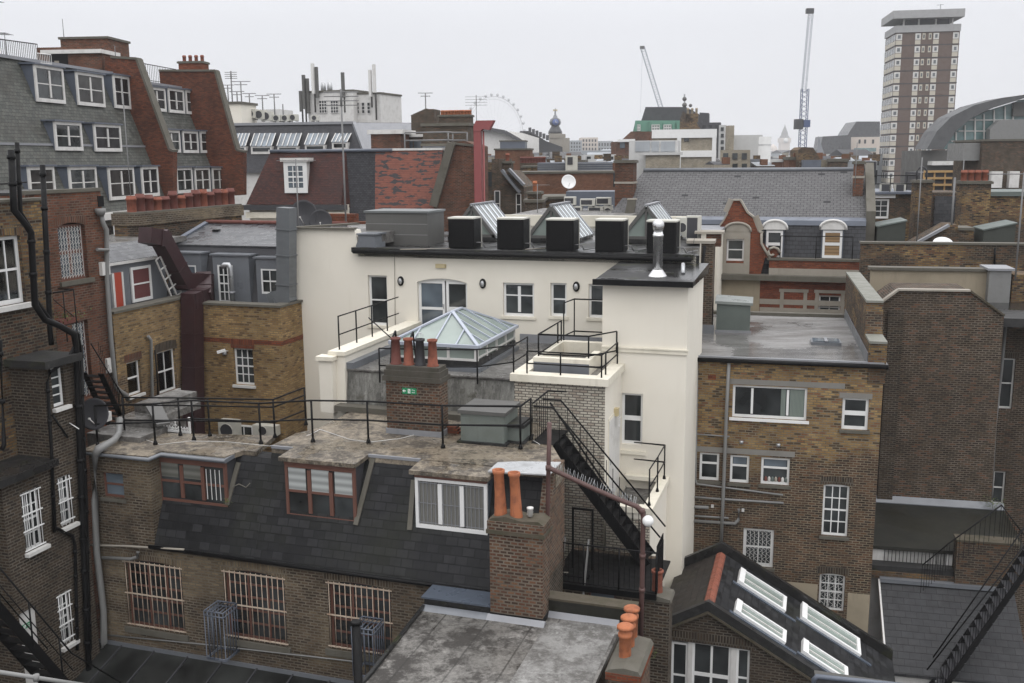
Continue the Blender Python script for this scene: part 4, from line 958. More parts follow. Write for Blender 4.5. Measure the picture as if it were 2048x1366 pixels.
# main chimney
G = Fr(0, 0, 0, YAW, o=FR_.w((P.x, P.y, zF))); u1 = G.p(1085, 1150).x; zc = G.p(1030, 1071).z; dd = .55
C1 = thing(G, 'chimney_stack', 'tall brown brick foreground chimney with mossy cap, two long orange pots and a small vent', 'chimney')
M().box(0, u1, 0, dd, 0, zc).build('brick_shaft', BK_CHIM, parent=C1)
M().box(-.01, u1+.01, -.012, dd+.01, 0, .13).build('tar_skirt', BLACK, parent=C1); M().ex([(-.14, 0), (-.02, .1), (.1, 0)], 'x', -.06, u1+.06).build('lead_apron', LEADL, parent=C1)
M().box(-.06, u1+.06, -.06, dd+.06, zc, zc+.09).build('mossy_course', MOSS, parent=C1)
M().box(-.04, u1+.04, -.04, dd+.04, zc+.09, zc+.28).build('cap_course', BK_CHIM, parent=C1)
M().ex([(-.03, zc+.28), (u1+.03, zc+.28), (u1-.1, zc+.36), (u1*.6, zc+.33), (u1*.3, zc+.4), (.06, zc+.34)], 'y', -.0, dd).build('mortar_bed', MOSS, parent=C1)
pot(C1, G.p(1001, 1020, .22).x, .24, zc+.3, 1.07, 'tall', TERRAO, 1.0, lean=(-.02, 0, -.035)); pot(C1, G.p(1032, 1020, .22).x, .24, zc+.3, 1.04, 'tall', TERRAO, .98, lean=(-.02, 0, -.035))
x = G.p(1059, 1040, .25).x; m = M().lathe([(.055, 0), (.055, .16), (.075, .17), (.075, .2), (.001, .22)], x, .3, 12, True, zc+.36)
for k in range(4): m.lathe([(.06, .03+k*.035), (.07, .04+k*.035)], x, .3, 12, False, zc+.36)
m.build('vent_cowl', WHITED, parent=C1)
# small chimney bottom right
zz2 = 24-.547*17.4; q = hR(1213, 1338, zz2); qb = hR(1293, 1279, zz2); G = Fr(0, 0, 0, YAW, o=FR_.w((q.x, q.y, 0)))
wd = G.p(1281, 1341).x; dp = qb.y-q.y
C3 = thing(G, 'chimney_stack', 'low mossy chimney at the bottom edge with three capped orange pots in a row', 'chimney')
M().box(.03, wd-.05, .03, dp-.02, 8, zz2-.2).build('brick_shaft', BK_CHIM, parent=C3); M().box(-.02, wd, -.02, dp+.02, zz2-.2, zz2-.06).build('cap_course', BK_ORED, parent=C3)
M().ex([(-.03, zz2-.06), (wd+.01, zz2-.06), (wd-.05, zz2+.03), (wd*.5, zz2+.06), (.05, zz2)], 'y', -.0, dp).build('mortar_bed', STONED, parent=C3)
for k, (px, py) in enumerate(((1250, 1310), (1257, 1291), (1263, 1272))):
    l = G.h(px, py, zz2+.05); hh = .6
    o = pot(C3, l.x, l.y, zz2-.0, hh, 'straight', TERRAO, 1.0)
    M().lathe([(.13, 0), (.165, .01), (.165, .05), (.14, .07), (.05, .09), (.001, .092)], l.x, l.y, 16, True, zz2+hh).build('pot_cap', TERRAO, parent=o)
# black standpipe in front of the grille cages
q = hR(731, 1366); G = Fr(0, 0, 0, YAW, o=FR_.w((q.x-.05, q.y-.2, 0)))
T = thing(G, 'soil_pipe', 'thick black pipe rising at the bottom left corner of the grey felt roof', 'pipe'); zt = G.p(732, 1250).z
M().tube([(0, 0, 9), (0, 0, zt)], .085, 12).build('pipe_body', BLACK, parent=T); M().lathe([(.1, 0), (.1, .06), (.09, .07)], 0, 0, 12, True, zt-.02).build('collar', BLACK, parent=T)
# dark brick block and platform behind
zPl = 13.8; FAh = lambda x, y, z: FA.h(x, y, z)
e0, e1 = FAh(1104, 1164, zPl), FAh(1290, 1170, zPl); ex0, ex1 = FA.p(1098, 1160, e0.y).x, FA.p(1312, 1165, e0.y).x
G = FA.sub((ex0, e0.y, 0)); wdt = ex1-ex0
T = thing(G, 'dark_rear_block', 'sooty brick block carrying the black fire escape platform', 'house')
r0 = G.rc(1176, 1186, 1232, 1212, .0)
M().wall([(0, 0), (wdt-.3, 0), (wdt-.3, zPl-.12), (0, zPl-.12)], 0, 2.6, [r0], .1).build('brick_wall', BK_BROWN, parent=T)
win(G, T, r0, y=.06, cols=1, rows=1, fr=PIPEB, gl=GLB)
P1 = FAh(1106, 888, 16.86); P2 = FAh(1292, 1132, zPl)
PT = thing(G, 'fire_escape_platform', 'black iron platform with bar railings in the dark yard behind the tall chimney', 'platform')
m = M().box(0, wdt, -.03, 2.2, zPl-.07, zPl-.03).build('grating', BLACK, parent=PT)
M().box(-.02, wdt+.02, -.05, -.0, zPl-.12, zPl+.02).build('edge_channel', BLACK, parent=PT)
railing(G, 'platform_railing', 'black baluster railing along the front of the fire escape platform', [(0, 0, zPl), (wdt*.33, 0, zPl), (wdt*.66, 0, zPl), (wdt, 0, zPl), (wdt, .9, zPl)], 1.05, (1.0, .06), .018, bal=.12, foot=False)
m = M()
for k in range(18): m.box(wdt-.01, wdt+.01, .05+k*.05, .07+k*.05, zPl, zPl+1.2)
m.build('mesh_panel', BLACK, parent=PT)
# big stair
ST = thing(FA.sub((P2.x, P2.y, zPl)), 'fire_escape_stair', 'black iron fire escape stair running down from the roof terrace across the white brick turret', 'stair')
t0 = Vector((P1.x-P2.x, P1.y-P2.y, P1.z-zPl)); yw = .75; off = Vector((0, yw, 0))
for o_ in (Vector((0, 0, 0)), off): M().bar(o_, t0+o_, .03, .26).build('stringer', BLACK, parent=ST)
n = 15
for k in range(1, n+1):
    p = t0*(k/n)*.98; M().box(p.x-.13, p.x+.13, p.y, p.y+yw, p.z-.02, p.z+.01).box(p.x+.115, p.x+.13, p.y, p.y+yw, p.z-.16, p.z-.02).build('tread', BLACK, parent=ST)
up = Vector((0, 0, .95))
for o_ in (Vector((0, -.02, 0)), off+Vector((0, .02, 0))):
    M().tube([o_+Vector((.35, 0, 0))+up*.85, t0+o_+up, t0+o_+up+Vector((-.5, -.0, 0)), ], .022, 6).build('handrail', BLACK, parent=ST)
    m = M()
    for k in range(1, 14): p = t0*(k/14)+o_; m.tube([p, p+up], .009, 4, False)
    m.build('balusters', BLACK, parent=ST)
wq = P2.y+1.3; M().tube([FA.p(1275, 1062, wq)-Vector((P2.x, P2.y, zPl)), FA.p(1100, 805, wq)-Vector((P2.x, P2.y, zPl))], .028, 8).build('wall_handrail', BLACK, parent=ST)
G2 = FA.sub((P1.x, P1.y, zT))
LT = thing(G2, 'stair_landing', 'black iron landing at the head of the fire escape beside the galvanised tank', 'platform')
M().box(-.55, .05, -.1, 1.3, -.03, .015).build('grating', BLACK, parent=LT)
m = M()
for k in range(8): p = Vector((-.5, -.1+k*.19, 0)); m.tube([p, p+up*1.1], .01, 4, False)
m.build('balusters', BLACK, parent=LT); M().tube([(-.5, -.1, 1.05), (-.5, 1.3, 1.05), (.0, 1.35, 1.05)], .02, 6).build('handrail', BLACK, parent=LT)
# lower flight towards the viewer with grey edges
e0_ = FAh(1133, 1085, zPl+1.0); G3 = FA.sub((FA.p(1128, 1100, e0.y+.4).x, e0.y+.3, 0))
LF = thing(G3, 'lower_stair_flight', 'steep black lower flight with two grey edge bars going down from the platform', 'stair')
for dx in (0, .6):
    M().bar((dx, .2, zPl+1.0), (dx, -.75, zPl-1.2), .04, .05).build('edge_bar', PIPEG, parent=LF); M().bar((dx, .35, zPl), (dx, -.75, zPl-1.9), .03, .2).build('stringer', BLACK, parent=LF)
for k in range(8): t = k/8; M().box(0, .6, .3-1.1*t-.12, .3-1.1*t+.12, zPl-1.9*t-.02, zPl-1.9*t).build('tread', BLACK, parent=LF)
gx = FA.p(1146, 1050, e0.y+1.0).x; m = M(); T = thing(FA.sub((gx, e0.y+1.0, zPl)), 'iron_gate_frame', 'black iron door frame standing on the platform below the stair', 'gate')
M().bar((0, 0, 0), (0, 0, 1.55), .05).build('post', BLACK, parent=T); M().bar((.5, 0, 0), (.5, 0, 1.55), .05).build('post', BLACK, parent=T); M().bar((-.025, 0, 1.57), (.525, 0, 1.57), .05).build('head_bar', BLACK, parent=T)
T = thing(FA.sub((gx-.9, e0.y+.35, zPl)), 'rubbish_bag', 'crumpled pale plastic bag lying on the dark platform', 'bag')
m = M().lathe([(.02, 0), (.14, .03), (.17, .1), (.12, .2), (.04, .25), (.05, .3)], 0, 0, 10, True); m.v = [(a+rnd.uniform(-.02, .02), b+rnd.uniform(-.02, .02), c+rnd.uniform(-.01, .01)) for a, b, c in m.v]; m.build('bag_body', WHITED, parent=T)
M().bar((.1, .1, .03), (.9, .2, .05), .03, .02).build('stick', STONE, parent=T)
# brown pipes with spikes
wp = .28
T = thing(FA.sub((FA.p(1094, 1200, wp).x, wp, 0)), 'brown_rainwater_pipe', 'brown iron pipe with bird spikes running down to the globe lamp', 'pipe'); G = FA.sub((FA.p(1094, 1200, wp).x, wp, 0))
pv = [G.p(1099, 845), G.p(1097, 935), G.p(1093, 1180), G.p(1092, 1275)]
M().tube(pv, .05, 10).build('vertical_pipe', PIPEB, parent=T)
dg = [G.p(*q, -.12) for q in ((1097, 936), (1105, 939), (1150, 960), (1195, 981), (1240, 1000), (1274, 1013), (1284, 1022), (1287, 1034), (1286, 1060), (1284, 1180), (1281, 1290))]
M().tube(dg, .055, 10).build('sloping_pipe', PIPEB, parent=T)
for p in (dg[0], dg[6], dg[8]+Vector((0, 0, -.6)), dg[9]): M().lathe([(.07, 0), (.07, .1)], p.x, p.y, 10, True, p.z-.05).build('collar', PIPEB, parent=T)
m = M()
for s in range(1, 5):
    for k in range(9):
        p = dg[s].lerp(dg[s+1], k/9)+Vector((0, 0, .05)); a = rnd.uniform(-.3, .3)
        m.tube([p, p+Vector((rnd.uniform(-.04, .04), .07, .13))], .0035, 3, False); m.tube([p, p+Vector((rnd.uniform(-.04, .04), -.07, .13))], .0035, 3, False)
m.build('bird_spikes', METAL, parent=T)
gp = G.p(1296, 1042, -.2); T = thing(G.sub(gp), 'globe_lamp', 'white globe lamp at the bend of the brown pipe', 'lamp')
M().lathe([(.001, -.125), (.07, -.105), (.115, -.05), (.125, 0), (.115, .05), (.07, .105), (.001, .125)], 0, 0, 20, False).build('globe', WHITE, parent=T); M().tube([(0, 0, -.1), (0, .25, -.12)], .03, 8).build('bracket', PIPEB, parent=T)
# narrow dark chimney with one pot
zn = 24-10.35; q = FA.h(1284, 1196, zn); G = Fr(0, 0, 0, YAW, o=FA.w((q.x, q.y, 0))); w = G.p(1340, 1200).x
T = thing(G, 'chimney_stack', 'narrow sooty chimney with a single red pot beside the tiled gable', 'chimney')
M().box(.02, w-.02, .02, .55, 5, zn-.04).build('brick_shaft', BK_DARK, parent=T)
M().ex([(-.03, zn-.04), (w+.03, zn-.04), (w, zn+.04), (w/2, zn+.1), (0, zn+.04)], 'y', -.02, .6).build('stone_cap', STONED, parent=T)
pot(T, w*.47, .28, zn+.08, .56, 'roll', TERRA, 1.0)
T = thing(G.sub((w*.2, -.15, 12.15)), 'weed', 'yellow green weeds growing at the foot of the narrow dark chimney', 'plant'); m = M()
for k in range(46):
    a = rnd.uniform(0, 6.3); r = rnd.uniform(.02, .28); z = rnd.uniform(.0, .35); c = Vector((r*math.cos(a), r*math.sin(a)*.5-.08, z)); d = Vector((math.cos(a), math.sin(a), rnd.uniform(-.3, .6)))*rnd.uniform(.04, .09); s_ = d.cross(Vector((0, 0, 1))).normalized()*.015
    m.face([c, c+d*.5+s_, c+d, c+d*.5-s_])
m.build('foliage', LEAF, parent=T)
m = M()
for k in range(7): a = k*.9; m.tube([(0, -.05, -.05), (.2*math.cos(a), .1*math.sin(a)-.08, .3)], .005, 4, False)
m.build('stem', LEAF, parent=T)
# pitched roof building P
zr = 24-11.4; FP = Fr(1417, 1214, 24.1, -17); PB = thing(FP, 'gabled_rear_house', 'gabled brick building with red ridge tiles and four white framed rooflights', 'house')
L = FP.p(1339, 1238); Rr = FP.p(1628, 1344); wb = FP.h(1437, 1100, zr).y
sr = (Rr.z-zr)/Rr.x; sl_ = (zr-L.z)/(-L.x); uEr = FP.p(1756, 1287, wb).x; zEr = zr+sr*uEr
hq = [FP.rc(1341, 1288, 1374, 1420), FP.rc(1383, 1290, 1460, 1420), FP.rc(1471, 1300, 1498, 1420)]
win(FP, PB, hq[0], y=.1, cols=1, rows=2, fw=.06); win(FP, PB, hq[1], y=.1, cols=2, rows=2, fw=.06, bw=.06); win(FP, PB, hq[2], y=.1, cols=1, rows=2, fw=.06)
M().box(hq[0][1], hq[1][0], .06, .16, hq[1][2], hq[1][3]).box(hq[1][1], hq[2][0], .06, .16, hq[1][2], hq[1][3]-.02).build('white_mullions', WHITED, parent=PB)
hole = (hq[0][0], hq[2][1], hq[1][2], hq[1][3]+.0)
M().wall([(L.x, 0), (uEr, 0), (uEr, zEr-.08), (0, zr-.08), (L.x, L.z-.08)], 0, .4, [hole], .2).build('front_gable_wall', BK_DARK, parent=PB)
M().ex([(L.x, 0), (uEr, 0), (uEr, zEr-.08), (0, zr-.08), (L.x, L.z-.08)], 'y', wb-.3, wb).build('rear_gable_wall', BK_DARK, parent=PB)
M().box(L.x, L.x+.3, .4, wb-.3, 0, L.z-.1).build('side_wall', BK_DARK, parent=PB)
archbrick(FP, PB, (hole[0], hole[1], hole[2], hole[3]+.02), BK_DARK, .28, .04)
M().slab([(L.x-.3, -.02, L.z-.3*sl_), (L.x-.3, wb, L.z-.3*sl_), (0, wb, zr), (0, -.02, zr)], (0, 0, -.08)).build('tiled_slope', TL_BROWN, parent=PB)
M().slab([(0, -.02, zr), (0, wb, zr), (uEr+.4, wb, zr+sr*(uEr+.4)), (uEr+.4, -.02, zr+sr*(uEr+.4))], (0, 0, -.08)).build('slate_slope', SL_DARK, parent=PB)
for k in range(9):
    y0, y1 = .1+(wb-.35)*k/9, .1+(wb-.35)*(k+1)/9-.012
    M().ex([(-.14, zr-.05), (-.11, zr+.0), (0, zr+.055), (.11, zr-.01), (.14, zr-.07), (0, zr-.0)], 'y', y0, y1).build('ridge_tile', TERRA, parent=PB)
for yy, nm, hh in ((-.1, 'front_verge', .1), (wb-.12, 'rear_verge', .28)):
    for (xa, za, xb, zb_2) in ((L.x-.1, L.z-.1*sl_, 0, zr), (0, zr, uEr+.4, zr+sr*(uEr+.4))):
        M().ex([(xa, za-.16), (xb, zb_2-.16), (xb, zb_2+hh), (xa, za+hh)], 'y', yy, yy+.16).build(nm, FELT_DARK, parent=PB)
        M().ex([(xa, za-.24), (xb, zb_2-.24), (xb, zb_2-.165), (xa, za-.165)], 'y', yy-.01, yy+.1).build('moss_line', MOSS, parent=PB)
nrm = Vector((-sr, 0, 1)).normalized(); sdir = Vector((1, 0, sr)).normalized()
for k, (cs, lab) in enumerate(((((1478, 1143), (1571, 1196), (1568, 1223), (1472, 1170)), 'upper left rooflight'), (((1470, 1206), (1570, 1263), (1568, 1289), (1466, 1227)), 'lower left rooflight'), (((1602, 1212), (1717, 1280), (1717, 1309), (1598, 1243)), 'upper right rooflight'), (((1604, 1284), (1695, 1340), (1690, 1366), (1600, 1305)), 'lower right rooflight'))):
    pc = [FP.g(x, y, (0, 0, zr), nrm) for x, y in cs]; s0 = (pc[0].x+pc[3].x)/2; s1 = (pc[1].x+pc[2].x)/2; y1 = (pc[0].y+pc[1].y)/2; y0 = (pc[2].y+pc[3].y)/2
    def SP(u, y, h): return Vector((u, y, zr+sr*u))+nrm*h
    def sbox(m, ua, ub, ya, yb_, ha, hb): return m.hexa([SP(ua, ya, ha), SP(ub, ya, ha), SP(ub, yb_, ha), SP(ua, yb_, ha), SP(ua, ya, hb), SP(ub, ya, hb), SP(ub, yb_, hb), SP(ua, yb_, hb)])
    m = M(); f = .09
    sbox(m, s0, s0+f*1.6, y0, y1, -.02, .12); sbox(m, s1-f, s1, y0, y1, -.02, .1); sbox(m, s0+f*1.6, s1-f, y0, y0+f, -.02, .1); sbox(m, s0+f*1.6, s1-f, y1-f*.7, y1, -.02, .1)
    o = m.build('rooflight', WHITE, parent=PB); o['label'] = lab
    m = M(); sbox(m, s0+f, s1-f*.6, y0+f*.6, y1-f*.5, .02, .045); m.build('pane', GLG, parent=o)
    m = M(); ym = (y0+y1)/2; sbox(m, s0+f*1.6, s1-f, ym-.02, ym+.02, .046, .08); m.build('blind_bar', WHITED, parent=o)
    m = M(); sbox(m, s0-.1, s1+.3, y0-.12, y0-.003, .0, .03); m.build('flashing', BLUETAR, parent=o)
# blue grey sheet in the very front
q = FP.p(1628, 1352, -5.2); q2 = FP.p(1850, 1385, -5.2)
G = Fr(0, 0, 0, -17, o=FP.w((q.x, q.y, 0))); T = thing(G, 'metal_duct_cover', 'blue grey metal cover edge at the bottom of the picture below the rooflights', 'duct'); w = q2.x-q.x
zl, zr2 = q.z, q2.z
M().tube([(0, 0, zl-.9), (0, .0, zl-.08), (.06, .0, zl), (w, 0, zr2+.1)], .05, 8).build('edge_tube', LEADB, parent=T)
M().slab([(0.02, .03, zl-.02), (w, .03, zr2+.05), (w, 1.2, zr2-.5), (.02, 1.2, zl-.5)], (0, 0, -.04)).build('sheet', GREYBX, parent=T)
M().ex([(.02, zl-1), (w, zr2-1), (w, zr2+.02), (.02, zl-.05)], 'y', .0, .03).build('front_sheet', DGREY, parent=T)
# ================================================================ left: dark brick building with pipes
TB = 72.0
FL = Fr(166, 1100, 24.3, TB)
LB = thing(FL, 'sooty_brick_house', 'tall sooty brick building at the left edge with black soil pipes and barred white windows', 'house')
ue = FL.p(172, 1000).x; ub = FL.p(90, 800).x; un = FL.p(16, 1100).x
zlo = 24-.311*23.2; zup = 19.22
hl = [win(FL, LB, FL.rc(46, 977, 85, 1100), y=.1, cols=3, rows=4, fw=.05, bars=(5, (.03, .35, .62, .97)), sill=.12, sm=WHITED),
      win(FL, LB, FL.rc(118, 950, 145, 1052), y=.1, cols=2, rows=4, fw=.05, bars=(4, (.1, .5, .9)), sill=.12, sm=WHITED),
      win(FL, LB, FL.rc(118, 1182, 145, 1290), y=.1, cols=2, rows=4, fw=.05, bars=(4, (.1, .4, .7, .97)), sill=.12, sm=WHITED),
      win(FL, LB, FL.rc(104, 733, 130, 814), y=.1, cols=1, rows=4, fw=.06, sill=.12, sm=WHITED)]
r = FL.rc(46, 1215, 82, 1400); hl.append(r)
M().box(r[0], r[1], .06, .12, r[2], r[3]).build('white_door', WHITED, parent=LB)
p = FL.p(52, 1254); exitsign(FL, (p.x, .05, p.z), .42, .12, 'small green exit sign on the white door behind the left stair')
M().wall([(un, 0), (ue, 0), (ue, zup-.1), (ub, zup-.1), (ub, zlo-.1), (un, zlo-.1)], 0, 3.5, hl, .14).build('brick_wall', BK_DARK, parent=LB)
M().box(ub-.15, ue+.05, -.25, 3.4, zup-.12, zup+.06).build('upper_black_roof', FELT_DARK, parent=LB)
M().box(un-1, ub+.03, -.22, 3.4, zlo-.12, zlo+.05).build('lower_black_roof', FELT_DARK, parent=LB)
yU = 1.0
uU = FL.p(97, 500, yU).x; zU = FL.p(60, 402, yU).z
r = FL.rc(-30, 473, 47, 612, yU)
win(FL, LB, r, y=yU+.1, cols=3, rows=2, fw=.09, bw=.035, back=CURT, backz=(0, 1)); M().box(r[0]-.1, r[1]+.1, yU-.16, yU+.1, r[2]-.12, r[2]-.003).build('white_sill', WHITED, parent=LB)
U = M().wall([(-12, 9), (uU, 9), (uU, zU), (-12, zU)], yU, yU+3, [(r[0], r[1], r[2], r[3])], .14).build('upper_brick_wall', BK_STOCK, parent=LB)
M().box(-12, uU+.05, yU-.05, yU+.3, zU+.002, zU+.07).box(-12, uU, yU+.3, yU+2.8, zU+.002, zU+.04).build('upper_roof', STONED, parent=LB)
archbrick(FL, LB, (r[0], r[1], r[2], r[3]+.02), BK_STOCK, .24, .05, yU-.006)
def lp(pxs, r_, w, name='black_pipe', mat=None):
    pts = [FL.p(x, y, w) for x, y in pxs]; o = M().tube(pts, r_, 10).build(name, mat or BLACK, parent=LB)
    m = M()
    for a, b_ in zip(pts, pts[1:]):
        if abs(a.z-b_.z) > 1: 
            for t in (.15, .6):
                q = a.lerp(b_, t); m.lathe([(r_*1.28, 0), (r_*1.28, .09)], q.x, q.y, 10, True, q.z)
    if m.v: m.build('pipe_collar', mat or BLACK, parent=o)
lp([(22, 300), (28, 420), (52, 450), (62, 465), (70, 610), (90, 640), (120, 652), (148, 668), (152, 690), (160, 900), (166, 1060), (172, 1200), (178, 1345)], .075, -.12+0)
lp([(34, 285), (41, 425), (60, 455), (72, 600), (100, 640), (155, 668), (160, 700)], .05, -.1)
lp([(85, 330), (92, 480), (100, 660), (103, 690)], .065, .3)
lp([(112, 700), (160, 705), (135, 735), (100, 745), (95, 765), (103, 900), (109, 1060), (112, 1056), (145, 1072), (150, 1090), (153, 1200), (155, 1300)][3:], .04, -.08)
lp([(150, 690), (135, 720), (100, 745)], .04, -.1); lp([(105, 830), (135, 875)], .03, -.08); lp([(0, 680), (8, 890), (3, 900)], .05, -1.0)
lp([(162, 690), (166, 860), (172, 1000), (176, 1180), (180, 1300)], .05, -.07)
M().tube([FL.p(139, 846, -.02), FL.p(158, 858, -.3)], .012, 6).build('white_spout', WHITE, parent=LB)
# roof rail above
T = thing(FL.sub((uU-4, yU+.5, zU)), 'roof_rail', 'thin black rail on the roof at the far left above the soil pipes', 'railing')
M().tube([(0, 0, .35), (4, 0, .45)], .02, 6).build('rail', BLACK, parent=T)
for x in (.3, 2, 3.8): M().tube([(x, 0, 0), (x, 0, .5)], .02, 6).build('post', BLACK, parent=T)
# near stair, bottom left
NS = thing(FL.sub((FL.p(150, 1366, -1.0).x, -1.4, 0)), 'black_metal_stair', 'black open tread stair with thin rails crossing the bottom left corner', 'stair'); G = FL.sub((FL.p(150, 1366, -1.0).x, -1.4, 0))
a = G.p(-30, 1175, 0); b = G.p(150, 1380, 0)
for w in (0, .7): M().bar((a.x, w, a.z-.12), (b.x, w, b.z-.12), .03, .22).build('stringer', BLACK, parent=NS)
for k in range(12):
    t = (k+.5)/12; p = a.lerp(b, t); M().box(p.x-.1, p.x+.1, .02, .68, p.z-.14, p.z-.115).build('tread', BLACK, parent=NS)
c = G.p(-30, 1100, 0); d = G.p(60, 1205, 0); e = G.p(240, 1390, 0)
M().tube([a+Vector((0, 0, .95)), b+Vector((0, 0, .95)), b+Vector((1.6, 0, -.7))], .02, 6).build('rail', BLACK, parent=NS); M().tube([a+Vector((0, 0, .5)), b+Vector((0, 0, .5))], .012, 6).build('rail', BLACK, parent=NS)
M().tube([a+Vector((0, .7, .95)), b+Vector((0, .7, .95))], .016, 6).build('rail', BLACK, parent=NS)
for t in (.15, .5, .85): p = a.lerp(b, t); M().tube([p+Vector((0, 0, -.15)), p+Vector((0, 0, .95))], .02, 6).build('post', BLACK, parent=NS)
q0, q1 = sp(FL, -40, 1338, 14), sp(FL, 180, 1372, 14.6)
G = FL.sub(q0); T = thing(G, 'scaffold_pole', 'grey horizontal pole crossing the very bottom left corner', 'pole'); M().tube([(0, 0, 0), q1-q0], .035, 8).build('tube', PIPEG, parent=T); M().lathe([(.05, -.05), (.05, .05)], (q1-q0).x*.5, (q1-q0).y*.5, 8, True, (q1-q0).z*.5).build('coupler', PIPEG, parent=T)
# ---------------------------------------------------------------- red brick building behind it
FD = Fr(219, 600, 30.6, TB)
RD = thing(FD, 'red_brick_house', 'red brick wall with a grilled red window, left of the yellow brick building', 'house')
un = FD.p(60, 500).x; zt = FD.p(160, 384, 0).z
r1 = FD.rc(119, 449, 174, 560); r2 = FD.rc(150, 640, 182, 800)
win(FD, RD, r1, y=.12, cols=2, rows=2, fw=.09, bw=.12, fr=REDFR, gl=GLB, grille=True, mid=False); M().box(r1[0]-.1, r1[1]+.15, -.08, .1, r1[2]-.14, r1[2]-.003).build('stone_sill', STONED, parent=RD)
win(FD, RD, r2, y=.12, cols=1, rows=3, fw=.08, fr=REDFR, gl=GLB, grille=True)
M().wall([(un, 5), (0, 5), (0, zt), (un, zt)], 0, 3.0, [archhole((r1[0], r1[1], r1[2], r1[3]+.06), .1), r2], .16).build('brick_wall', BK_RED, parent=RD)
archbrick(FD, RD, (r1[0], r1[1], r1[2], r1[3]+.07), BK_RED, .24, .1)
M().box(un, .03, -.05, .3, zt+.002, zt+.1).build('coping', STONED, parent=RD)
M().box(un, -.02, .3, 2.9, zt-.05, zt+.05).build('flat_roof', FELT_DARK, parent=RD)
def dp(F, T, pxs, r_, w, mat, name='drainpipe'): return M().tube([F.p(x, y, w) for x, y in pxs], r_, 10).build(name, mat, parent=T)
dp(FD, RD, [(203, 430), (206, 446), (213, 460), (214, 560), (222, 680), (231, 772), (240, 782), (252, 790), (256, 800)], .07, -.12, PIPEG)
p = FD.p(201, 425, -.12); M().lathe([(.1, 0), (.16, .12), (.16, .22)], p.x, p.y, 10, True, p.z-.1).build('hopper_head', PIPEG, parent=RD)
p = FD.p(202, 405, -.02); M().box(p.x-.12, p.x+.12, -.03, -.002, p.z-.12, p.z+.2).build('vent', BLACK, parent=RD)
p = FD.p(206, 537, -.02); M().box(p.x-.15, p.x+.2, -.12, -.002, p.z-.2, p.z+.2).build('meter_box', WHITED, parent=RD)
p = FD.p(218, 732, -.02); M().box(p.x-.15, p.x+.1, -.1, -.002, p.z-.2, p.z+.25).build('meter_box', WHITED, parent=RD)
dp(FD, RD, [(194, 499), (217, 500)], .05, -.2, PIPEG, 'overflow_pipe')
# small balcony with plant, and stair going down
q = FD.p(104, 590, -.6); q2 = FD.p(148, 588, -.6)
T = thing(FD.sub((q.x, -.6, q.z-.9)), 'balcony_railing', 'black railing round a tiny balcony with a trailing plant on the red brick wall', 'railing'); w = q2.x-q.x
M().tube([(0, .55, .95), (0, 0, .95), (w, 0, .95), (w, .55, .95)], .018, 6).build('rail', BLACK, parent=T)
for x in (0, w*.5, w): M().tube([(x, 0, -.5), (x, 0, .95)], .018, 6).build('post', BLACK, parent=T)
M().bar((0, 0, .8), (w, 0, .1), .02).build('brace', BLACK, parent=T); M().box(-.05, w, -.05, .58, -.02, .02).build('floor_plate', BLACK, parent=T)
P_ = thing(FD.sub((q.x+w*.55, -.55, q.z-.9)), 'potted_plant', 'bushy green yellow plant on the little balcony', 'plant'); m = M()
for k in range(150):
    c = Vector((rnd.gauss(0, .3), rnd.gauss(0, .14), rnd.gauss(.18, .1))); d = Vector((rnd.uniform(-1, 1), rnd.uniform(-1, 1), rnd.uniform(-.6, .6))).normalized()*.09; s_ = d.cross(Vector((.1, 0, 1))).normalized()*.02
    m.face([c, c+d*.5+s_, c+d, c+d*.5-s_])
m.build('foliage', LEAF, parent=P_); M().box(-.3, .3, -.1, .12, 0, .16).build('trough', TERRAD, parent=P_)
sa, sb = FD.p(168, 745, -.5), FD.p(218, 850, -.5)
G = FD.sub((sa.x, -.5, 0)); T = thing(G, 'black_metal_stair', 'short black stair with bar railing running down the red brick wall', 'stair')
a = Vector((0, 0, sa.z)); b = Vector((sb.x-sa.x, 0, sb.z)); 
for w in (-.6, 0): M().bar(a+Vector((0, w, 0)), b+Vector((0, w, 0)), .03, .2).build('stringer', BLACK, parent=T)
for k in range(10): p = a.lerp(b, (k+.5)/10); M().box(p.x-.12, p.x+.12, -.58, -.02, p.z-.02, p.z).build('tread', BLACK, parent=T)
M().tube([a+Vector((-.3, -.6, .95)), b+Vector((0, -.6, .95)), b+Vector((.0, -.6, 0))], .02, 6).build('handrail', BLACK, parent=T); m = M()
for k in range(12): p = a.lerp(b, k/12)+Vector((0, -.6, 0)); m.tube([p, p+Vector((0, 0, .95))], .009, 4, False)
m.build('balusters', BLACK, parent=T)
# low roofs between: grey concrete steps and lean-to
def zh(x, y, z): return FA.h(x, y, z)
q = zh(185, 860, 16.9); T = thing(FA.sub((q.x, q.y, 0)), 'stepped_roof_block', 'stepped wet concrete roof block at the left end of the terrace', 'house')
M().box(-.2, 1.5, 0, 2.0, 0, 16.8).box(.0, 1.15, .9, 3.2, 16.8, 17.0).box(.1, .9, 1.6, 3.4, 17.0, 17.25).build('concrete_steps', FELT, parent=T)
M().slab([(.7, 1.3, 17.35), (1.45, .8, 16.95), (1.65, 1.1, 16.95), (.9, 1.7, 17.35)], (0, 0, -.06)).build('lean_to_sheet', GREYBX, parent=T)
M().box(-.15, .07, .5, .7, 17.0, 17.25).build('white_box', WHITED, parent=T)
p = zh(206, 838, 17.3); dish(FA, (p.x, p.y-.2, 17.0), .42, 'dark satellite dish seen face on beside the stepped concrete roof', 10, 15, DGREY, .5)
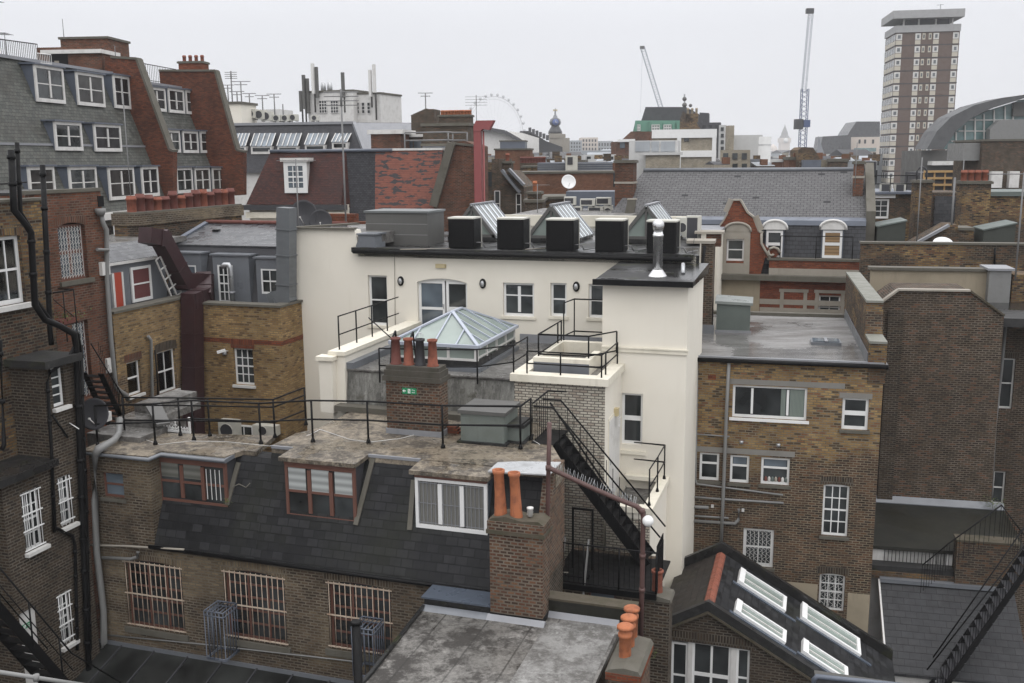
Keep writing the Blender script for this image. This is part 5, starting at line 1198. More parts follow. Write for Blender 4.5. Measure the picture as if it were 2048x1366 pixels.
# white cresting
a_, b_ = zh(316, 866, zTL), zh(384, 864, zTL); G = FA.sub((a_.x, a_.y+.2, zTL)); T = thing(G, 'ornamental_cresting', 'white ornamental iron cresting behind the terrace roof', 'cresting'); w = b_.x-a_.x; m = M()
m.box(0, w, 0, .03, 0, .05)
for k in range(9):
    x = w*(k+.5)/9; h = .3 if k in (4,) else .17; m.box(x-.012, x+.012, 0, .02, .05, h); m.box(x-.05, x+.05, 0, .02, h*.6, h*.6+.03)
    m.tube([(x+.05*math.cos(t*math.pi/4), .01, .08+.04*math.sin(t*math.pi/4)) for t in range(9)], .009, 4, False)
m.build('ironwork', WHITE, parent=T); M().box(w, w+.05, 0, .05, 0, .45).build('end_post', WHITE, parent=T)
# ---------------------------------------------------------------- yellow brick building
F1 = Fr(372, 650, 34.4, TB); YB = thing(F1, 'yellow_brick_house', 'yellow stock brick building in the inner corner with slate mansard roof and lead dormers', 'house')
un = F1.p(231, 700).x; zt = F1.p(300, 612, 0).z
r1, r2 = F1.rc(255, 722, 283, 790), F1.rc(316, 700, 353, 784)
win(F1, YB, r1, y=.1, cols=1, rows=2, back=CURTR, sill=.08, sm=WHITED); win(F1, YB, r2, y=.1, cols=2, rows=2, back=CURTR, sill=.08, sm=WHITED)
M().wall([(un, 5), (0, 5), (0, zt), (un, zt)], 0, .5, [r1, r2], .16).build('side_wall', BK_MIX, parent=YB)
archbrick(F1, YB, (r2[0], r2[1], r2[2], r2[3]+.02), BK_DARK, .3, .05); archbrick(F1, YB, (r1[0], r1[1], r1[2], r1[3]+.02), BK_RED, .25, .0)
M().box(un, .5, -.06, .5, zt+.002, zt+.08).build('side_coping', STONED, parent=YB)
M().box(un, 3.5, .5, 8, zt-.3, zt-.1).build('roof_deck', FELT_DARK, parent=YB)
dp(F1, YB, [(296, 672), (302, 680), (305, 820), (318, 838)], .05, -.12, PIPEG); dp(F1, YB, [(310, 700), (315, 760), (318, 830)], .03, -.1, BLACK)
F2 = Fr(562, 650, 33.5, YAW)
u0 = F2.p(396, 700).x; z2 = F2.p(480, 612, 0).z; r3 = F2.rc(468, 697, 507, 770)
win(F2, YB, r3, y=.1, cols=3, rows=4, fw=.06, sill=.08, sm=WHITED)
YF = M().wall([(u0, 5), (0, 5), (0, z2), (u0, z2)], 0, .4, [r3], .14)
for o in list(YB.children):
    if o.name.startswith('window') and o.data.vertices and 0: pass
# parts made in F2 need re-basing to YB
def rebase(o, F, T, FT):
    o.parent = T; o.location = FT.l(F.o); o.rotation_euler = (0, 0, F.th-FT.th)
w3 = [o for o in YB.children if o.name.startswith('window')][-1]; rebase(w3, F2, YB, F1)
for nm, mm, ma in (('front_wall', YF, BK_YEL), ('return_wall', M().box(-.4, -.0, .4, 3.2, 5, z2-.001), BK_YEL), ('front_coping', M().box(u0, .06, -.07, .45, z2+.002, z2+.08).box(-.4, .06, .45, 3.2, z2+.002, z2+.08), STONED), ('red_brick_band', M().box(u0, .005, -.005, .1, F2.p(480, 687, 0).z, F2.p(480, 678, 0).z).box(-.2, .006, .1, 3.1, F2.p(480, 687, 0).z, F2.p(480, 678, 0).z), BK_ORED)):
    o = mm.build(nm, ma, parent=YB); rebase(o, F2, YB, F1)
o = M(); archm = archmat(BK_ORED); o.box(r3[0]-.08, r3[1]+.08, -.007, .02, r3[3]+.003, r3[3]+.33); o = o.build('brick_arch', archm, parent=YB); rebase(o, F2, YB, F1)
o = M().box(u0, -.4, .4, 3.2, z2-.25, z2-.12).build('terrace_deck', FELT_DARK, parent=YB); rebase(o, F2, YB, F1)
# mansard with lead dormers
wm = 1.55; zmt = F2.p(480, 492, wm+.6).z; ums, ume = F2.p(340, 540, wm+.3).x, F2.p(592, 540, wm+.3).x
o = M().ex([(wm-.05, z2-.2), (wm+.55, zmt), (wm+1.2, zmt), (wm+1.2, z2-.2)], 'x', ums, ume).build('lead_mansard', DGREY, parent=YB); rebase(o, F2, YB, F1)
zrg = zmt+1.15; ur0, ur1 = F2.p(408, 446, wm+3).x, ume+.6
zrg = F2.p(480, 447, wm+3.2).z
o = M().slab([(ums, wm+.5, zmt+.02), (ume+.6, wm+.5, zmt+.02), (ur1, wm+3.2, zrg), (ur0, wm+3.2, zrg)], (0, 0, -.05)).slab([(ums, wm+.5, zmt+.02), (ur0, wm+3.2, zrg), (ums, wm+6, zmt)], (0, 0, -.05)).build('slate_roof', SL_WET, parent=YB); rebase(o, F2, YB, F1)
o = M().bar((ums, wm+.5, zmt+.06), (ur0, wm+3.2, zrg+.04), .2, .06).build('hip_flashing', LEADB, parent=YB); rebase(o, F2, YB, F1)
o = M().tube([(ur0, wm+3.2, zrg+.05), (ur1, wm+3.2, zrg+.05)], .09, 6).build('ridge_tiles', TERRAD, parent=YB); rebase(o, F2, YB, F1)
p = F2.p(433, 463, wm+2.2); o = M().box(p.x-.12, p.x+.12, p.y-.1, p.y+.1, p.z-.05, p.z+.08).build('roof_vent', BLACK, parent=YB); rebase(o, F2, YB, F1)
for k, (x0, y0, x1, y1, cl, rw, wx0, wx1, ty) in enumerate(((352, 530, 392, 557, 2, 1, 342, 402, 510), (436, 530, 467, 605, 3, 4, 426, 498, 512), (522, 538, 557, 588, 2, 2, 512, 578, 516))):
    a0_, a1_, zb0, zb1 = F2.rc(x0, y0, x1, y1, wm-.05); b0_, b1_ = F2.p(wx0, 540, wm-.05).x, F2.p(wx1, 540, wm-.05).x; ztop = F2.p(480, ty, wm-.05).z
    D = M().box(b0_, a0_-.002, wm-.04, wm+.9, z2-.1, ztop).box(a1_+.002, b1_, wm-.04, wm+.9, z2-.1, ztop).box(a0_-.002, a1_+.002, wm+.1, wm+.9, z2-.1, ztop).box(a0_-.002, a1_+.002, wm-.04, wm+.1, zb1+.002, ztop)
    if zb0 > z2+.05: D.box(a0_-.002, a1_+.002, wm-.04, wm+.1, z2-.1, zb0-.002)
    D.box(b0_-.08, b1_+.08, wm-.1, wm+1, ztop+.002, ztop+.06); D = D.build('lead_dormer', LEAD, parent=YB); rebase(D, F2, YB, F1)
    m = M(); frame(m, a0_, a1_, zb0, zb1, wm-.03, .06, cl, rw, .03); o = m.build('window_frame' if k != 1 else 'glazed_door', WHITE, parent=D)
    M().box(a0_+.04, a1_-.04, wm+.0, wm+.01, zb0+.05, zb1-.05).build('pane', GL if k != 0 else GLB, parent=D)
p = F2.p(450, 702, -.0); T = thing(F2.sub((p.x, 0, p.z)), 'security_camera', 'white security camera with a round fitting below it on the yellow brick wall', 'camera')
M().bar((-.12, -.3, .0), (.1, -.12, .06), .09, .09).build('camera_body', WHITE, parent=T); M().tube([(.12, 0, .0), (.08, -.15, .04)], .02, 6).build('bracket', WHITE, parent=T)
p = F2.p(452, 711, 0); M().lathe([(.08, -.12), (.08, -.02), (.03, 0)], .02, -.07, 12, True).build('dome', METAL, parent=T)
# roof terrace bits on the left: red door, window, slate strip
zq = zt-.1; q0 = F1.p(231, 560, .9); 
G = F1.sub((0, 0, zq)); T = thing(F1.sub((F1.p(262, 600, .9).x, .9, zq)), 'rooftop_room', 'low lead clad rooftop room with a red door and a curtained white sash window', 'house')
G = F1.sub((F1.p(262, 600, .9).x, .9, zq)); ul_, ur_ = G.p(222, 560).x, G.p(335, 560).x; zt_ = G.p(290, 518).z
M().box(ul_-1, ur_, .06, 2.2, 0, zt_-.05).build('lead_wall', LEAD, parent=T)
r = G.rc(230, 545, 243, 622); M().box(r[0], r[1]+.05, .0, .058, .02, r[3]).build('red_door', REDDR, parent=T); M().box(r[1]+.05, r[1]+.13, -.02, .058, .02, r[3]).box(r[0]-.1, r[0]-.003, -.02, .058, .02, r[3]).build('door_frame', WHITED, parent=T)
win(G, T, G.rc(263, 532, 303, 602), y=-.02, cols=1, rows=2, fw=.09, back=None, gl=CURTR)
M().box(ul_-1, ur_+.02, -.08, .2, zt_-.05, zt_+.04).build('white_eaves', WHITED, parent=T)
M().slab([(ul_-1, -.05, zt_+.06), (ur_, -.05, zt_+.06), (ur_-.1, .9, zt_+.55), (ul_-1, .9, zt_+.55)], (0, 0, -.05)).build('slate_strip', SL_WET, parent=T)
M().box(ul_-1, ur_+2.5, .9, 4, zt_+.3, zt_+.5).build('flat_roof', FELT, parent=T)
q = F1.p(336, 595, .45); G = F1.sub((q.x, .45, zq)); T = thing(G, 'leaning_window_frame', 'old white glazed frame leaning against the oxblood duct', 'window frame'); m = M()
a, b = Vector((-.5, 0, 1.5)), Vector((.25, 0, .05)); s_ = Vector((.5, 0, .2))
for t in (0, .5, 1): m.bar(a+s_*t, b+s_*t, .05, .04)
for t in (0, .25, .5, .75, 1): m.bar(a.lerp(b, t), a.lerp(b, t)+s_, .03, .04)
m.build('frame_bars', WHITED, parent=T)
# oxblood duct
def duct(F, pts, w, name, label, mat, bands=True, h=None):
    o0 = Vector(pts[0]); T = thing(F.sub(o0), name, label, 'duct'); q = [Vector(p)-o0 for p in pts]; m = M()
    for i, (a, b_) in enumerate(zip(q, q[1:])):
        t = (b_-a).normalized(); m.bar(a-t*(w*.42 if i else 0), b_+t*(w*.42 if i < len(q)-2 else 0), w+.003*i, (h or w)+.003*i)
    m.build('duct_body', mat, parent=T)
    if bands:
        for a, b_ in zip(q, q[1:]):
            n = max(1, int((b_-a).length/1.2)); t = (b_-a).normalized()
            for k in range(1, n+1):
                c = a.lerp(b_, k/(n+.5)); M().bar(c-t*.02, c+t*.02, w+.06, (h or w)+.06).build('flange', mat, parent=T)
    return T
w0 = .1
dpt = [F1.p(290, 470, .3), F1.p(322, 478, .3), F1.p(368, 562, .3), F1.p(408, 562, .2), F1.p(408, 590, -.2), F1.p(384, 600, -.35), F1.p(388, 900, -.4)]
duct(F1, dpt, .52, 'ventilation_duct', 'oxblood square duct slanting off the roof and down the yellow brick corner', REDDUCT)
gd = [F2.p(573, 415, .9), F2.p(573, 480, .9), F2.p(573, 525, .9), F2.p(573, 590, .9), F2.p(545, 600, .9)]
duct(F2, gd, .5, 'ventilation_duct', 'grey square duct standing against the left edge of the cream building', DUCTG)
G = F2.sub(F2.p(455, 606, 1.1)); T = thing(G, 'flue_pipe', 'grey bent flue pipe with a blue clamp before the glazed rooftop door', 'flue')
M().tube([(.22, 0, .0), (.22, 0, 1.25), (.15, -.03, 1.38), (0, -.05, 1.38), (-.1, -.05, 1.3)], .085, 10).build('flue_body', METAL, parent=T); M().lathe([(.11, 0), (.11, .08)], .22, 0, 12, True, .35).build('clamp', LEADL, parent=T)
# courtyard bits under the yellow wall
for (x0, x1, y0, y1, mt, lb) in ((437, 472, 842, 885, WHITED, 'white boxed plant unit behind the terrace railing'), (505, 550, 852, 875, ACBG, 'beige air conditioner low on the yellow brick wall')):
    p0_, p1_, z0_, z1_ = F2.rc(x0, y0, x1, y1, -.4); acunit(F2, (p0_, -.4, z0_), p1_-p0_, z1_-z0_, .35, lb, None)
win(F2, thing(F2, 'yard_window', 'white framed window low on the yellow brick wall behind the terrace', 'window'), F2.rc(472, 850, 508, 900), y=-.05, cols=2, rows=1)
# lean-to glass roof at the bottom left
G = FA; z0 = FA.p(400, 1318, -.02).z; u0, u1 = FA.p(186, 1330, 0).x, FA.p(735, 1330, 0).x
T = thing(FA.sub((u0, 0, 0)), 'glass_canopy', 'dirty glass lean-to canopy at the foot of the barred windows', 'canopy'); w = u1-u0
M().slab([(0, -.01, z0), (w, -.01, z0), (w, -2.6, z0-.75), (0, -2.6, z0-.75)], (0, 0, -.03)).build('glass_roof', glassmat('dirty_canopy_glass', (.010, .0105, .010), .35, .2, 1.2), parent=T)  # near-black glass without any glow
for k in range(9): x = w*k/8; M().bar((x, -.0, z0+.02), (x, -2.6, z0-.73), .04, .04).build('glazing_bar', DGREY, parent=T)
M().box(0, w, -.04, .0, z0-.05, z0+.1).build('flashing', LEAD, parent=T)
# ================================================================ right: stock brick building with wet flat roof
FY = Fr(1400, 714, 29.8, -14); zY = FY.p(1400, 714).z
Y = thing(FY, 'stock_brick_house', 'yellow over brown brick building with wet flat roof and many unlike white windows', 'house')
u0, u1 = FY.p(1380, 900).x, FY.p(1752, 1000).x
def W(px, **k): return win(FY, Y, FY.rc(*px), **k)
H = []
r = FY.rc(1465, 773, 1614, 838); u = r[0]+(r[1]-r[0])*.265; v = r[0]+(r[1]-r[0])*.745; H.append(r)
win(FY, Y, r, y=.08, cols=3, rows=1, fw=.07, bw=.07, xs=[u, v]); M().box(r[0]-.08, r[1]+.08, -.09, .08, r[2]-.08, r[2]-.003).build('white_sill', WHITE, parent=Y)
M().box(v+.06, r[1]-.08, .085, .105, r[2]+.09, r[3]-.09).box(v-.2, v-.06, .085, .105, r[2]+.09, r[3]-.09).build('curtain', CURTG, parent=Y)
H.append(W((1684, 796, 1737, 860), y=.08, cols=1, rows=2, fw=.08, bw=.08, sill=.08, sm=STONED))
for k, px in enumerate(((1399, 906, 1438, 961), (1460, 911, 1498, 966), (1522, 916, 1579, 970))):
    r = FY.rc(*px); H.append(r); win(FY, Y, r, y=.07, cols=1, rows=1, fw=.07, sill=.08, sm=STONED)
    zz_ = r[2]+(r[3]-r[2])*.62; M().box(r[0]+.07, r[1]-.07, .06, .13, zz_-.03, zz_+.03).build('transom', WHITE, parent=Y)
    if k: M().box(r[0]+.09, r[1]-.09, .085, .1, zz_+.04, r[3]-.08).build('frosted_pane', GLB, parent=Y)
    if k == 2:
        for j in range(7): M().lathe([(.04, 0), (.045, .1), (.02, .14), (.001, .15)], r[0]+.15+j*.1, .085, 8, False, r[2]+.09).build('jar_on_sill', [TERRAD, WHITED, GREENBX, STONE][j % 4], parent=Y)
r = FY.rc(1645, 971, 1697, 1073); H.append(archhole((r[0], r[1], r[2], r[3]+.04), .05)); win(FY, Y, r, y=.1, cols=3, rows=4, fw=.06, sill=.08, sm=STONED); archbrick(FY, Y, (r[0], r[1], r[2], r[3]+.05), BK_DARK, .24, .05)
r = FY.rc(1486, 1058, 1547, 1134); H.append(r); win(FY, Y, r, y=.08, cols=2, rows=2, fw=.09, grille=True, sill=.08, sm=STONED)
r = FY.rc(1638, 1150, 1689, 1222); H.append(archhole((r[0], r[1], r[2], r[3]+.04), .05)); win(FY, Y, r, y=.1, cols=3, rows=4, fw=.05, grille=True); archbrick(FY, Y, (r[0], r[1], r[2], r[3]+.05), BK_DARK, .24, .05)
M().wall([(u0, 5), (u1, 5), (u1, zY-.05), (u0, zY-.05)], 0, .5, H, .15).build('front_wall', BK_YSPLIT, parent=Y)
M().box(u1-.3, u1-.001, .5, 6, 5, zY-.05).build('side_wall', BK_BROWN, parent=Y)
for (x0, y0, x1, y1) in ((1460, 762, 1690, 777), (1679, 786, 1745, 795), (1387, 898, 1590, 905)):
    a, b = FY.p(x0, (y0+y1)/2), FY.p(x1, (y0+y1)/2); z = FY.p((x0+x1)/2, y0).z; M().box(a.x, b.x, -.008, .05, z-.17, z).build('stone_lintel', CONC, parent=Y)
p = FY.p(1424, 754); M().box(p.x-.12, p.x+.12, -.012, 0, p.z-.08, p.z+.08).build('air_brick', BK_ORED, parent=Y)
a, b = FY.p(1560, 1170), FY.p(1735, 1270); M().box(FY.p(1695, 1200).x, u1-.01, -.012, .0, 5, FY.p(1700, 1186).z).box(FY.p(1570, 1200).x, FY.p(1634, 1200).x, -.011, .0, 5, FY.p(1600, 1166).z).build('render_patch', TAN, parent=Y)
wb = FY.h(1550, 632, zY).y; ub = u1
M().box(u0, u1+.1, -.12, wb, zY-.04, zY).build('wet_flat_roof', FELT_WET, parent=Y)
M().tube([(u0-.1, -.16, zY-.05), (u1+.1, -.16, zY-.05)], .07, 8).build('gutter', BLACK, parent=Y)
M().box(u0, u1, wb, wb+.3, zY-.3, zY+.12).build('rear_kerb', STONED, parent=Y)
M().bar((u0+.1, .02, zY+.02), (u1, .02, zY+.02), .1, .05).build('roof_edge', LEADL, parent=Y)
# right parapet wall climbing back
CPG = paint('green_grey_coping', (.19, .19, .165), .7, .5, (.08, .082, .06), 2)
up = u1-.45
M().ex([(-.02, zY-.6), (-.02, zY+.6), (1.25, zY+.6), (1.45, zY+1.6), (wb+.5, zY+1.6), (wb+.5, zY-.6)], 'x', up, u1+.05).build('side_parapet', BK_STOCK, parent=Y)
for (ya, za, yb, zb) in ((-.06, .64, 1.2, .64), (1.4, 1.64, wb+.6, 1.64)):
    M().bar((up+.25, ya, zY+za), (up+.25, yb, zY+zb), .5, .07).build('parapet_coping', CPG, parent=Y)
M().ex([(.05, 0), (.05, .3), (wb, .35), (wb, 0)], 'x', up-.03, up-.003).build('lead_flashing', LEAD, parent=Y).location = (0, 0, zY)
for pxs, r_, w_ in ((((1458, 724), (1453, 820), (1450, 900), (1446, 1000), (1442, 1092)), .055, -.12), (((1387, 722), (1383, 900), (1378, 1000), (1374, 1110)), .07, -.15), (((1395, 722), (1391, 960), (1394, 968), (1450, 975), (1566, 990)), .028, -.08),
    (((1387, 868), (1459, 873)), .025, -.08), (((1377, 993), (1440, 998), (1567, 1006)), .035, -.08), (((1377, 1013), (1417, 1015)), .05, -.1), (((1377, 1041), (1470, 1047), (1477, 1040), (1478, 1018)), .05, -.1), (((1377, 1031), (1457, 1036)), .03, -.08)):
    dp(FY, Y, pxs, r_, w_, PIPEG, 'grey_pipe')
for x, y in ((1483, 881), (1557, 887)): p = FY.p(x, y, 0); M().lathe([(.06, -.1), (.06, 0)], p.x, -.0, 10, True, p.z).build('vent_outlet', METAL, parent=Y)
for x, y in ((1417, 1012), (1478, 1020)): p = FY.p(x+8, y, 0); M().box(p.x-.04, p.x+.04, -.03, 0, p.z-.05, p.z+.05).build('bracket', WHITED, parent=Y)
# brick pier between cream tower and flat roof
q = FY.h(1398, 666, zY); G = FY.sub((q.x, q.y, 0)); T = thing(G, 'chimney_stack', 'dark brick chimney wall with slab top rising between the cream tower and the wet roof', 'chimney'); w = G.p(1424, 600).x; z1, z2 = G.p(1405, 487).z, G.p(1405, 520).z
M().box(0, w, 0, 1.5, zY-.3, z1).build('brick_shaft', BK_BROWN, parent=T); M().box(-.5, w+.05, -.08, .9, z1, z1+.1).box(-.3, w+.3, 1.0, 1.9, z1+.25, z1+.33).build('stone_slab', STONE, parent=T)
M().box(0, w+.1, -.02, 0, zY, zY+.3).build('lead_skirt', LEAD, parent=T); M().box(.1, w+.2, 1.1, 1.7, z1-.2, z1+.25).build('rear_shaft', BK_RED, parent=T)
M().tube([G.p(1410, 492, -.2), G.p(1400, 560, -.2), G.p(1392, 640, -.2), G.p(1384, 700, -.3), G.p(1378, 720, -.6)], .05, 8).build('black_pipe', BLACK, parent=T)
q = FY.h(1432, 664, zY); G = FY.sub((q.x, q.y, zY)); T = thing(G, 'roof_hut', 'grey green metal clad roof hut with a sloped lid on the wet flat roof', 'roof box'); w = G.p(1500, 640).x; h = G.p(1460, 608).z
M().box(0, w, 0, 1.1, 0, h).build('clad_body', GREENBX, parent=T); M().slab([(-.06, -.08, h+.1), (w+.08, -.08, h+.06), (w+.08, 1.2, h+.1), (-.06, 1.2, h+.16)], (0, 0, -.09)).build('lid', paint('green_grey_lid', (.2, .22, .21), .3, .3), parent=T)
M().box(-.04, w+.05, -.05, 0, 0, .08).build('skirt', LEADL, parent=T)
q = FY.h(1622, 690, zY); G = FY.sub((q.x, q.y, zY)); T = thing(G, 'roof_hatch', 'flat glazed roof hatch set in the wet roof', 'rooflight'); w = G.p(1683, 690).x
M().box(0, w, 0, .7, 0, .1).build('kerb', LEAD, parent=T); M().box(.06, w-.06, .06, .64, .1, .13).build('pane', GLB, parent=T); M().box(w*.45, w*.55, -.02, .7, .13, .15).build('bar', LEADL, parent=T)
# ================================================================ dark brick block Z
FZ = Fr(1880, 800, 33.0, -13); Z = thing(FZ, 'dark_brick_block', 'large blank brown brick wall with chamfered top on the right', 'house')
ol = vspoly(FZ, [(1752, 1018), (1765, 604), (1797, 581), (1940, 583), (2008, 632), (1985, 1045)], 0)
M().ex([(ol[0][0], 5), ol[1], ol[2], ol[3], ol[4], (ol[5][0], 5)], 'y', 0, 2.2).build('brick_wall', BK_BROWN, parent=Z)
for a, b in ((ol[1], ol[2]), (ol[2], ol[3]), (ol[3], ol[4])): M().bar((a[0], .05, a[1]+.03), (b[0], .05, b[1]+.03), .3, .06).build('coping', STONE if a != ol[3] else MOSS, parent=Z)
M().box(ol[0][0]-.0, ol[0][0]+.5, -.12, -.003, 11, ol[1][1]-.3).build('dark_corner_strip', BK_DARK, parent=Z)  # narrow strip of darker brick down the left end of the wall
M().box(ol[1][0], ol[4][0]+3, .3, 4.5, ol[1][1]-.8, ol[1][1]-.5).build('roof_gutter', FELT_DARK, parent=Z)
a = FZ.p(1740, 600, 4.5).x; b = FZ.p(1970, 600, 4.5).x; zt = FZ.p(1860, 541, 4.5).z
M().box(a, b, 4.5, 4.9, 14, zt).build('tan_rendered_wall', TAN, parent=Z); M().box(a-.1, b, 4.4, 5.0, zt, zt+.1).build('wall_coping', STONED, parent=Z)
# recessed part to the right
Q = FZ.sub((ol[4][0]+.05, 2.6, 0)); T = thing(Q, 'recessed_brick_house', 'shaded brown brick wall with two tall windows at the right edge', 'house')
r1, r2 = Q.rc(2000, 717, 2028, 818), Q.rc(1985, 943, 2010, 1010); zt = Q.p(2030, 640).z
win(Q, T, r1, y=.1, cols=1, rows=2, fw=.06, fr=WHITED); win(Q, T, r2, y=.1, cols=1, rows=2, fw=.06, fr=WHITED)
M().wall([(-.6, 5), (8, 5), (8, zt), (-.6, zt)], 0, 3, [r1, r2], .15).build('brick_wall', BK_BROWN, parent=T); archbrick(Q, T, (r1[0], r1[1], r1[2], r1[3]+.03), BK_DARK, .25, .05)
M().box(-.6, 8, -.15, 3, zt, zt+.08).build('green_roof', GREENBX, parent=T)
dp(Q, T, [(2012, 640), (2003, 740), (1990, 850), (1982, 1000)], .055, -.5, PIPEG)
q = Q.p(1975, 600, 1.5); G = Q.sub((q.x, 1.5, zt)); T = thing(G, 'lead_clad_chimney', 'pale lead wrapped chimney block with a flat lid at the right edge', 'chimney'); w = G.p(2022, 560).x; h = G.p(2000, 541).z
M().box(0, w, 0, 1.2, -.6, h).build('lead_body', PIPEG, parent=T); M().box(-.08, w+.1, -.1, 1.3, h, h+.08).build('lid', LEADL, parent=T); M().box(-.1, w+.1, -.14, 0, -.6, -.3).build('skirt', LEADL, parent=T)
M().box(w+.1, w+4, .2, 1.5, -.6, h*.9).build('rear_wall', BK_STOCK, parent=T)
# long stock brick wall behind
FQ = Fr(1880, 500, 41, -13); a, b = FQ.p(1722, 510).x, FQ.p(2100, 510).x; z1 = FQ.p(1880, 489).z
T = thing(FQ.sub((a, 0, 0)), 'long_brick_wall', 'long yellow brown brick parapet wall behind the tan rendered wall', 'wall'); M().box(0, b-a, 0, .4, 10, z1).build('brick_wall', BK_STOCK, parent=T); M().box(-.05, b-a, -.06, .46, z1, z1+.08).build('coping', STONED, parent=T)
dp(FQ.sub((a, 0, 0)), T, [(1990, 495), (1989, 530)], .04, -.1, BLACK)
# low mossy roof, white wall and slate lean-to
zl = 12.0; q0, q1 = FZ.h(1757, 1025, zl), FZ.h(2000, 1045, zl); f0 = FZ.h(1742, 1088, zl-.3)
G = FZ.sub((FZ.p(1742, 1100, f0.y).x, f0.y, 0)); T = thing(G, 'low_mossy_roof_house', 'low white painted building with mossy dark roof below the blank brick wall', 'house'); w = G.p(2060, 1100).x; dpz = -f0.y
r = G.rc(1766, 1098, 1892, 1132)
M().slab([(0, -.1, zl-.3), (w, -.1, zl-.3), (w, dpz-.003, zl+.02), (0, dpz-.003, zl+.02)], (0, 0, -.12)).build('mossy_roof', FELT_MOSS, parent=T)
M().slab([(.1, dpz-.2, zl+.01), (w, dpz-.2, zl+.01), (w, dpz-.01, zl+.2), (.1, dpz-.01, zl+.2)], (0, 0, .03)).build('lead_flashing', LEAD, parent=T)
win(G, T, r, y=.1, cols=4, rows=1, fw=.05, bw=.06, bars=(17, (.1, .9)), barm=BLACK)
wr = G.p(1915, 1110).x; M().wall([(0, 8), (wr, 8), (wr, zl-.42), (0, zl-.42)], 0, .3, [r], .12).build('white_painted_wall', WHITED, parent=T)
z3 = G.p(1830, 1140, -.3).z
M().box(0, wr, -.45, -.003, z3-.05, z3+.12).build('black_coping', FELT_DARK, parent=T); M().box(0, wr, -.5, -.02, z3-.3, z3-.052).build('brick_base', BK_STOCK, parent=T)
a_, b_ = G.p(1915, 1085, -.6), G.p(2010, 1100, -.6); zt = G.p(1960, 1086, -.6).z
M().box(a_.x, b_.x+.4, -.6, -.1, 6, zt).build('mossy_brick_pier', BK_STOCK, parent=T); M().box(a_.x-.03, b_.x+.43, -.63, -.1, zt, zt+.06).build('pier_moss', MOSS, parent=T)
zt = G.p(1830, 1158, -.55).z; zb = zt-1.9; yb_ = -.55-2.6
pq = [G.p(1760, 1150, -.55).x, G.p(2030, 1150, -.55).x]
T = thing(G.sub((pq[0], -.55, 0)), 'slate_lean_to', 'grey slate lean-to roof in the bottom right corner', 'house'); w = pq[1]-pq[0]
M().slab([(0, 0, zt-.1), (w, 0, zt-.1), (w, yb_+.55, zb), (0, yb_+.55, zb)], (0, 0, -.08)).build('slate_roof', SL_MID, parent=T)
M().bar((0, -.05, zt-.08), (w, -.05, zt-.08), .2, .12).build('lead_flashing', LEAD, parent=T); M().box(.1, w, yb_+.75, -.1, 3, zb-.2).build('white_wall', WHITED, parent=T)
M().bar((-.03, 0, zt-.15), (-.03, yb_+.55, zb-.05), .05, .2).build('barge_board', WHITED, parent=T)
# fire escape at the right edge
sa, sb = sp(FZ, 2075, 1110, 27.0), sp(FZ, 1872, 1400, 26.2)
G = FZ.sub((sb.x, sb.y, 0)); T = thing(G, 'fire_escape_stair', 'black iron stair with thin balusters climbing along the right edge', 'stair'); t0 = Vector((sa.x-sb.x, sa.y-sb.y, sa.z)); b0 = Vector((0, 0, sb.z))
for dy in (0, .8): M().bar(b0+Vector((0, dy, 0)), t0+Vector((0, dy, 0)), .03, .2).build('stringer', BLACK, parent=T)
for k in range(18): p = b0.lerp(t0, (k+.5)/18); M().box(p.x-.13, p.x+.13, p.y+.02, p.y+.78, p.z-.02, p.z).build('tread', DGREY, parent=T)  # grey instead of black: light falling on the treads put into their colour
M().tube([b0+Vector((-.3, 0, .9)), t0+Vector((0, 0, .9))], .022, 6).build('handrail', BLACK, parent=T)
M().tube([b0+Vector((-.0, .8, .9)), t0+Vector((0, .8, .9))], .022, 6).build('handrail', BLACK, parent=T); m = M()
for k in range(34): p = b0.lerp(t0, k/34); m.tube([p, p+Vector((0, 0, .9))], .008, 4, False)
m.build('balusters', BLACK, parent=T)
ld = [FZ.p(*q, FZ.l(FZ.w((0, sb.y, 0))).y+2.2) for q in ((1845, 1130), (1900, 1085), (2003, 1010), (2048, 1070))]
o = ld[0]; T = thing(FZ.sub(o), 'landing_railing', 'thin black stair railing over the mossy roof at the right edge', 'railing'); q = [p-o for p in ld]
M().tube([p for p in q], .02, 6).build('rail', BLACK, parent=T); m = M()
for a, b in zip(q, q[1:]):
    for k in range(10): p = a.lerp(b, k/10); m.tube([p, p-Vector((0, 0, .9))], .008, 4, False)
m.build('balusters', BLACK, parent=T)
# ================================================================ slate roofed building with Dutch gable
FS = Fr(1600, 540, 45, -17); T = SR = thing(FS, 'dutch_gable_house', 'red brick and stone banded building with big grey slate roof and Dutch gable', 'house')
ul, ur = FS.p(1452, 600).x, FS.p(1719, 560).x
zc = FS.p(1600, 556).z
r1, r2, r3 = FS.rc(1637, 591, 1680, 640), FS.rc(1452, 588, 1484, 640), FS.rc(1497, 588, 1513, 640)
for r, c in ((r1, 2), (r2, 1), (r3, 1)): win(FS, SR, r, y=.1, cols=c, rows=2, fw=.07)
M().wall([(ul-3, 5), (ur, 5), (ur, zc), (ul-3, zc)], 0, .5, [r1, r2, r3], .15).build('brick_facade', BK_FAC, parent=SR)
M().box(FS.p(1635, 580).x-.1, FS.p(1635, 580).x-.003, -.04, .1, 14, zc-.9).build('stone_trim', STONE, parent=SR)
for y in (605, 622): 
    z = FS.p(1600, y).z; M().box(FS.p(1519, y).x, ur, -.008, .0, z-.12, z+.12).build('stone_band', STONE, parent=SR)
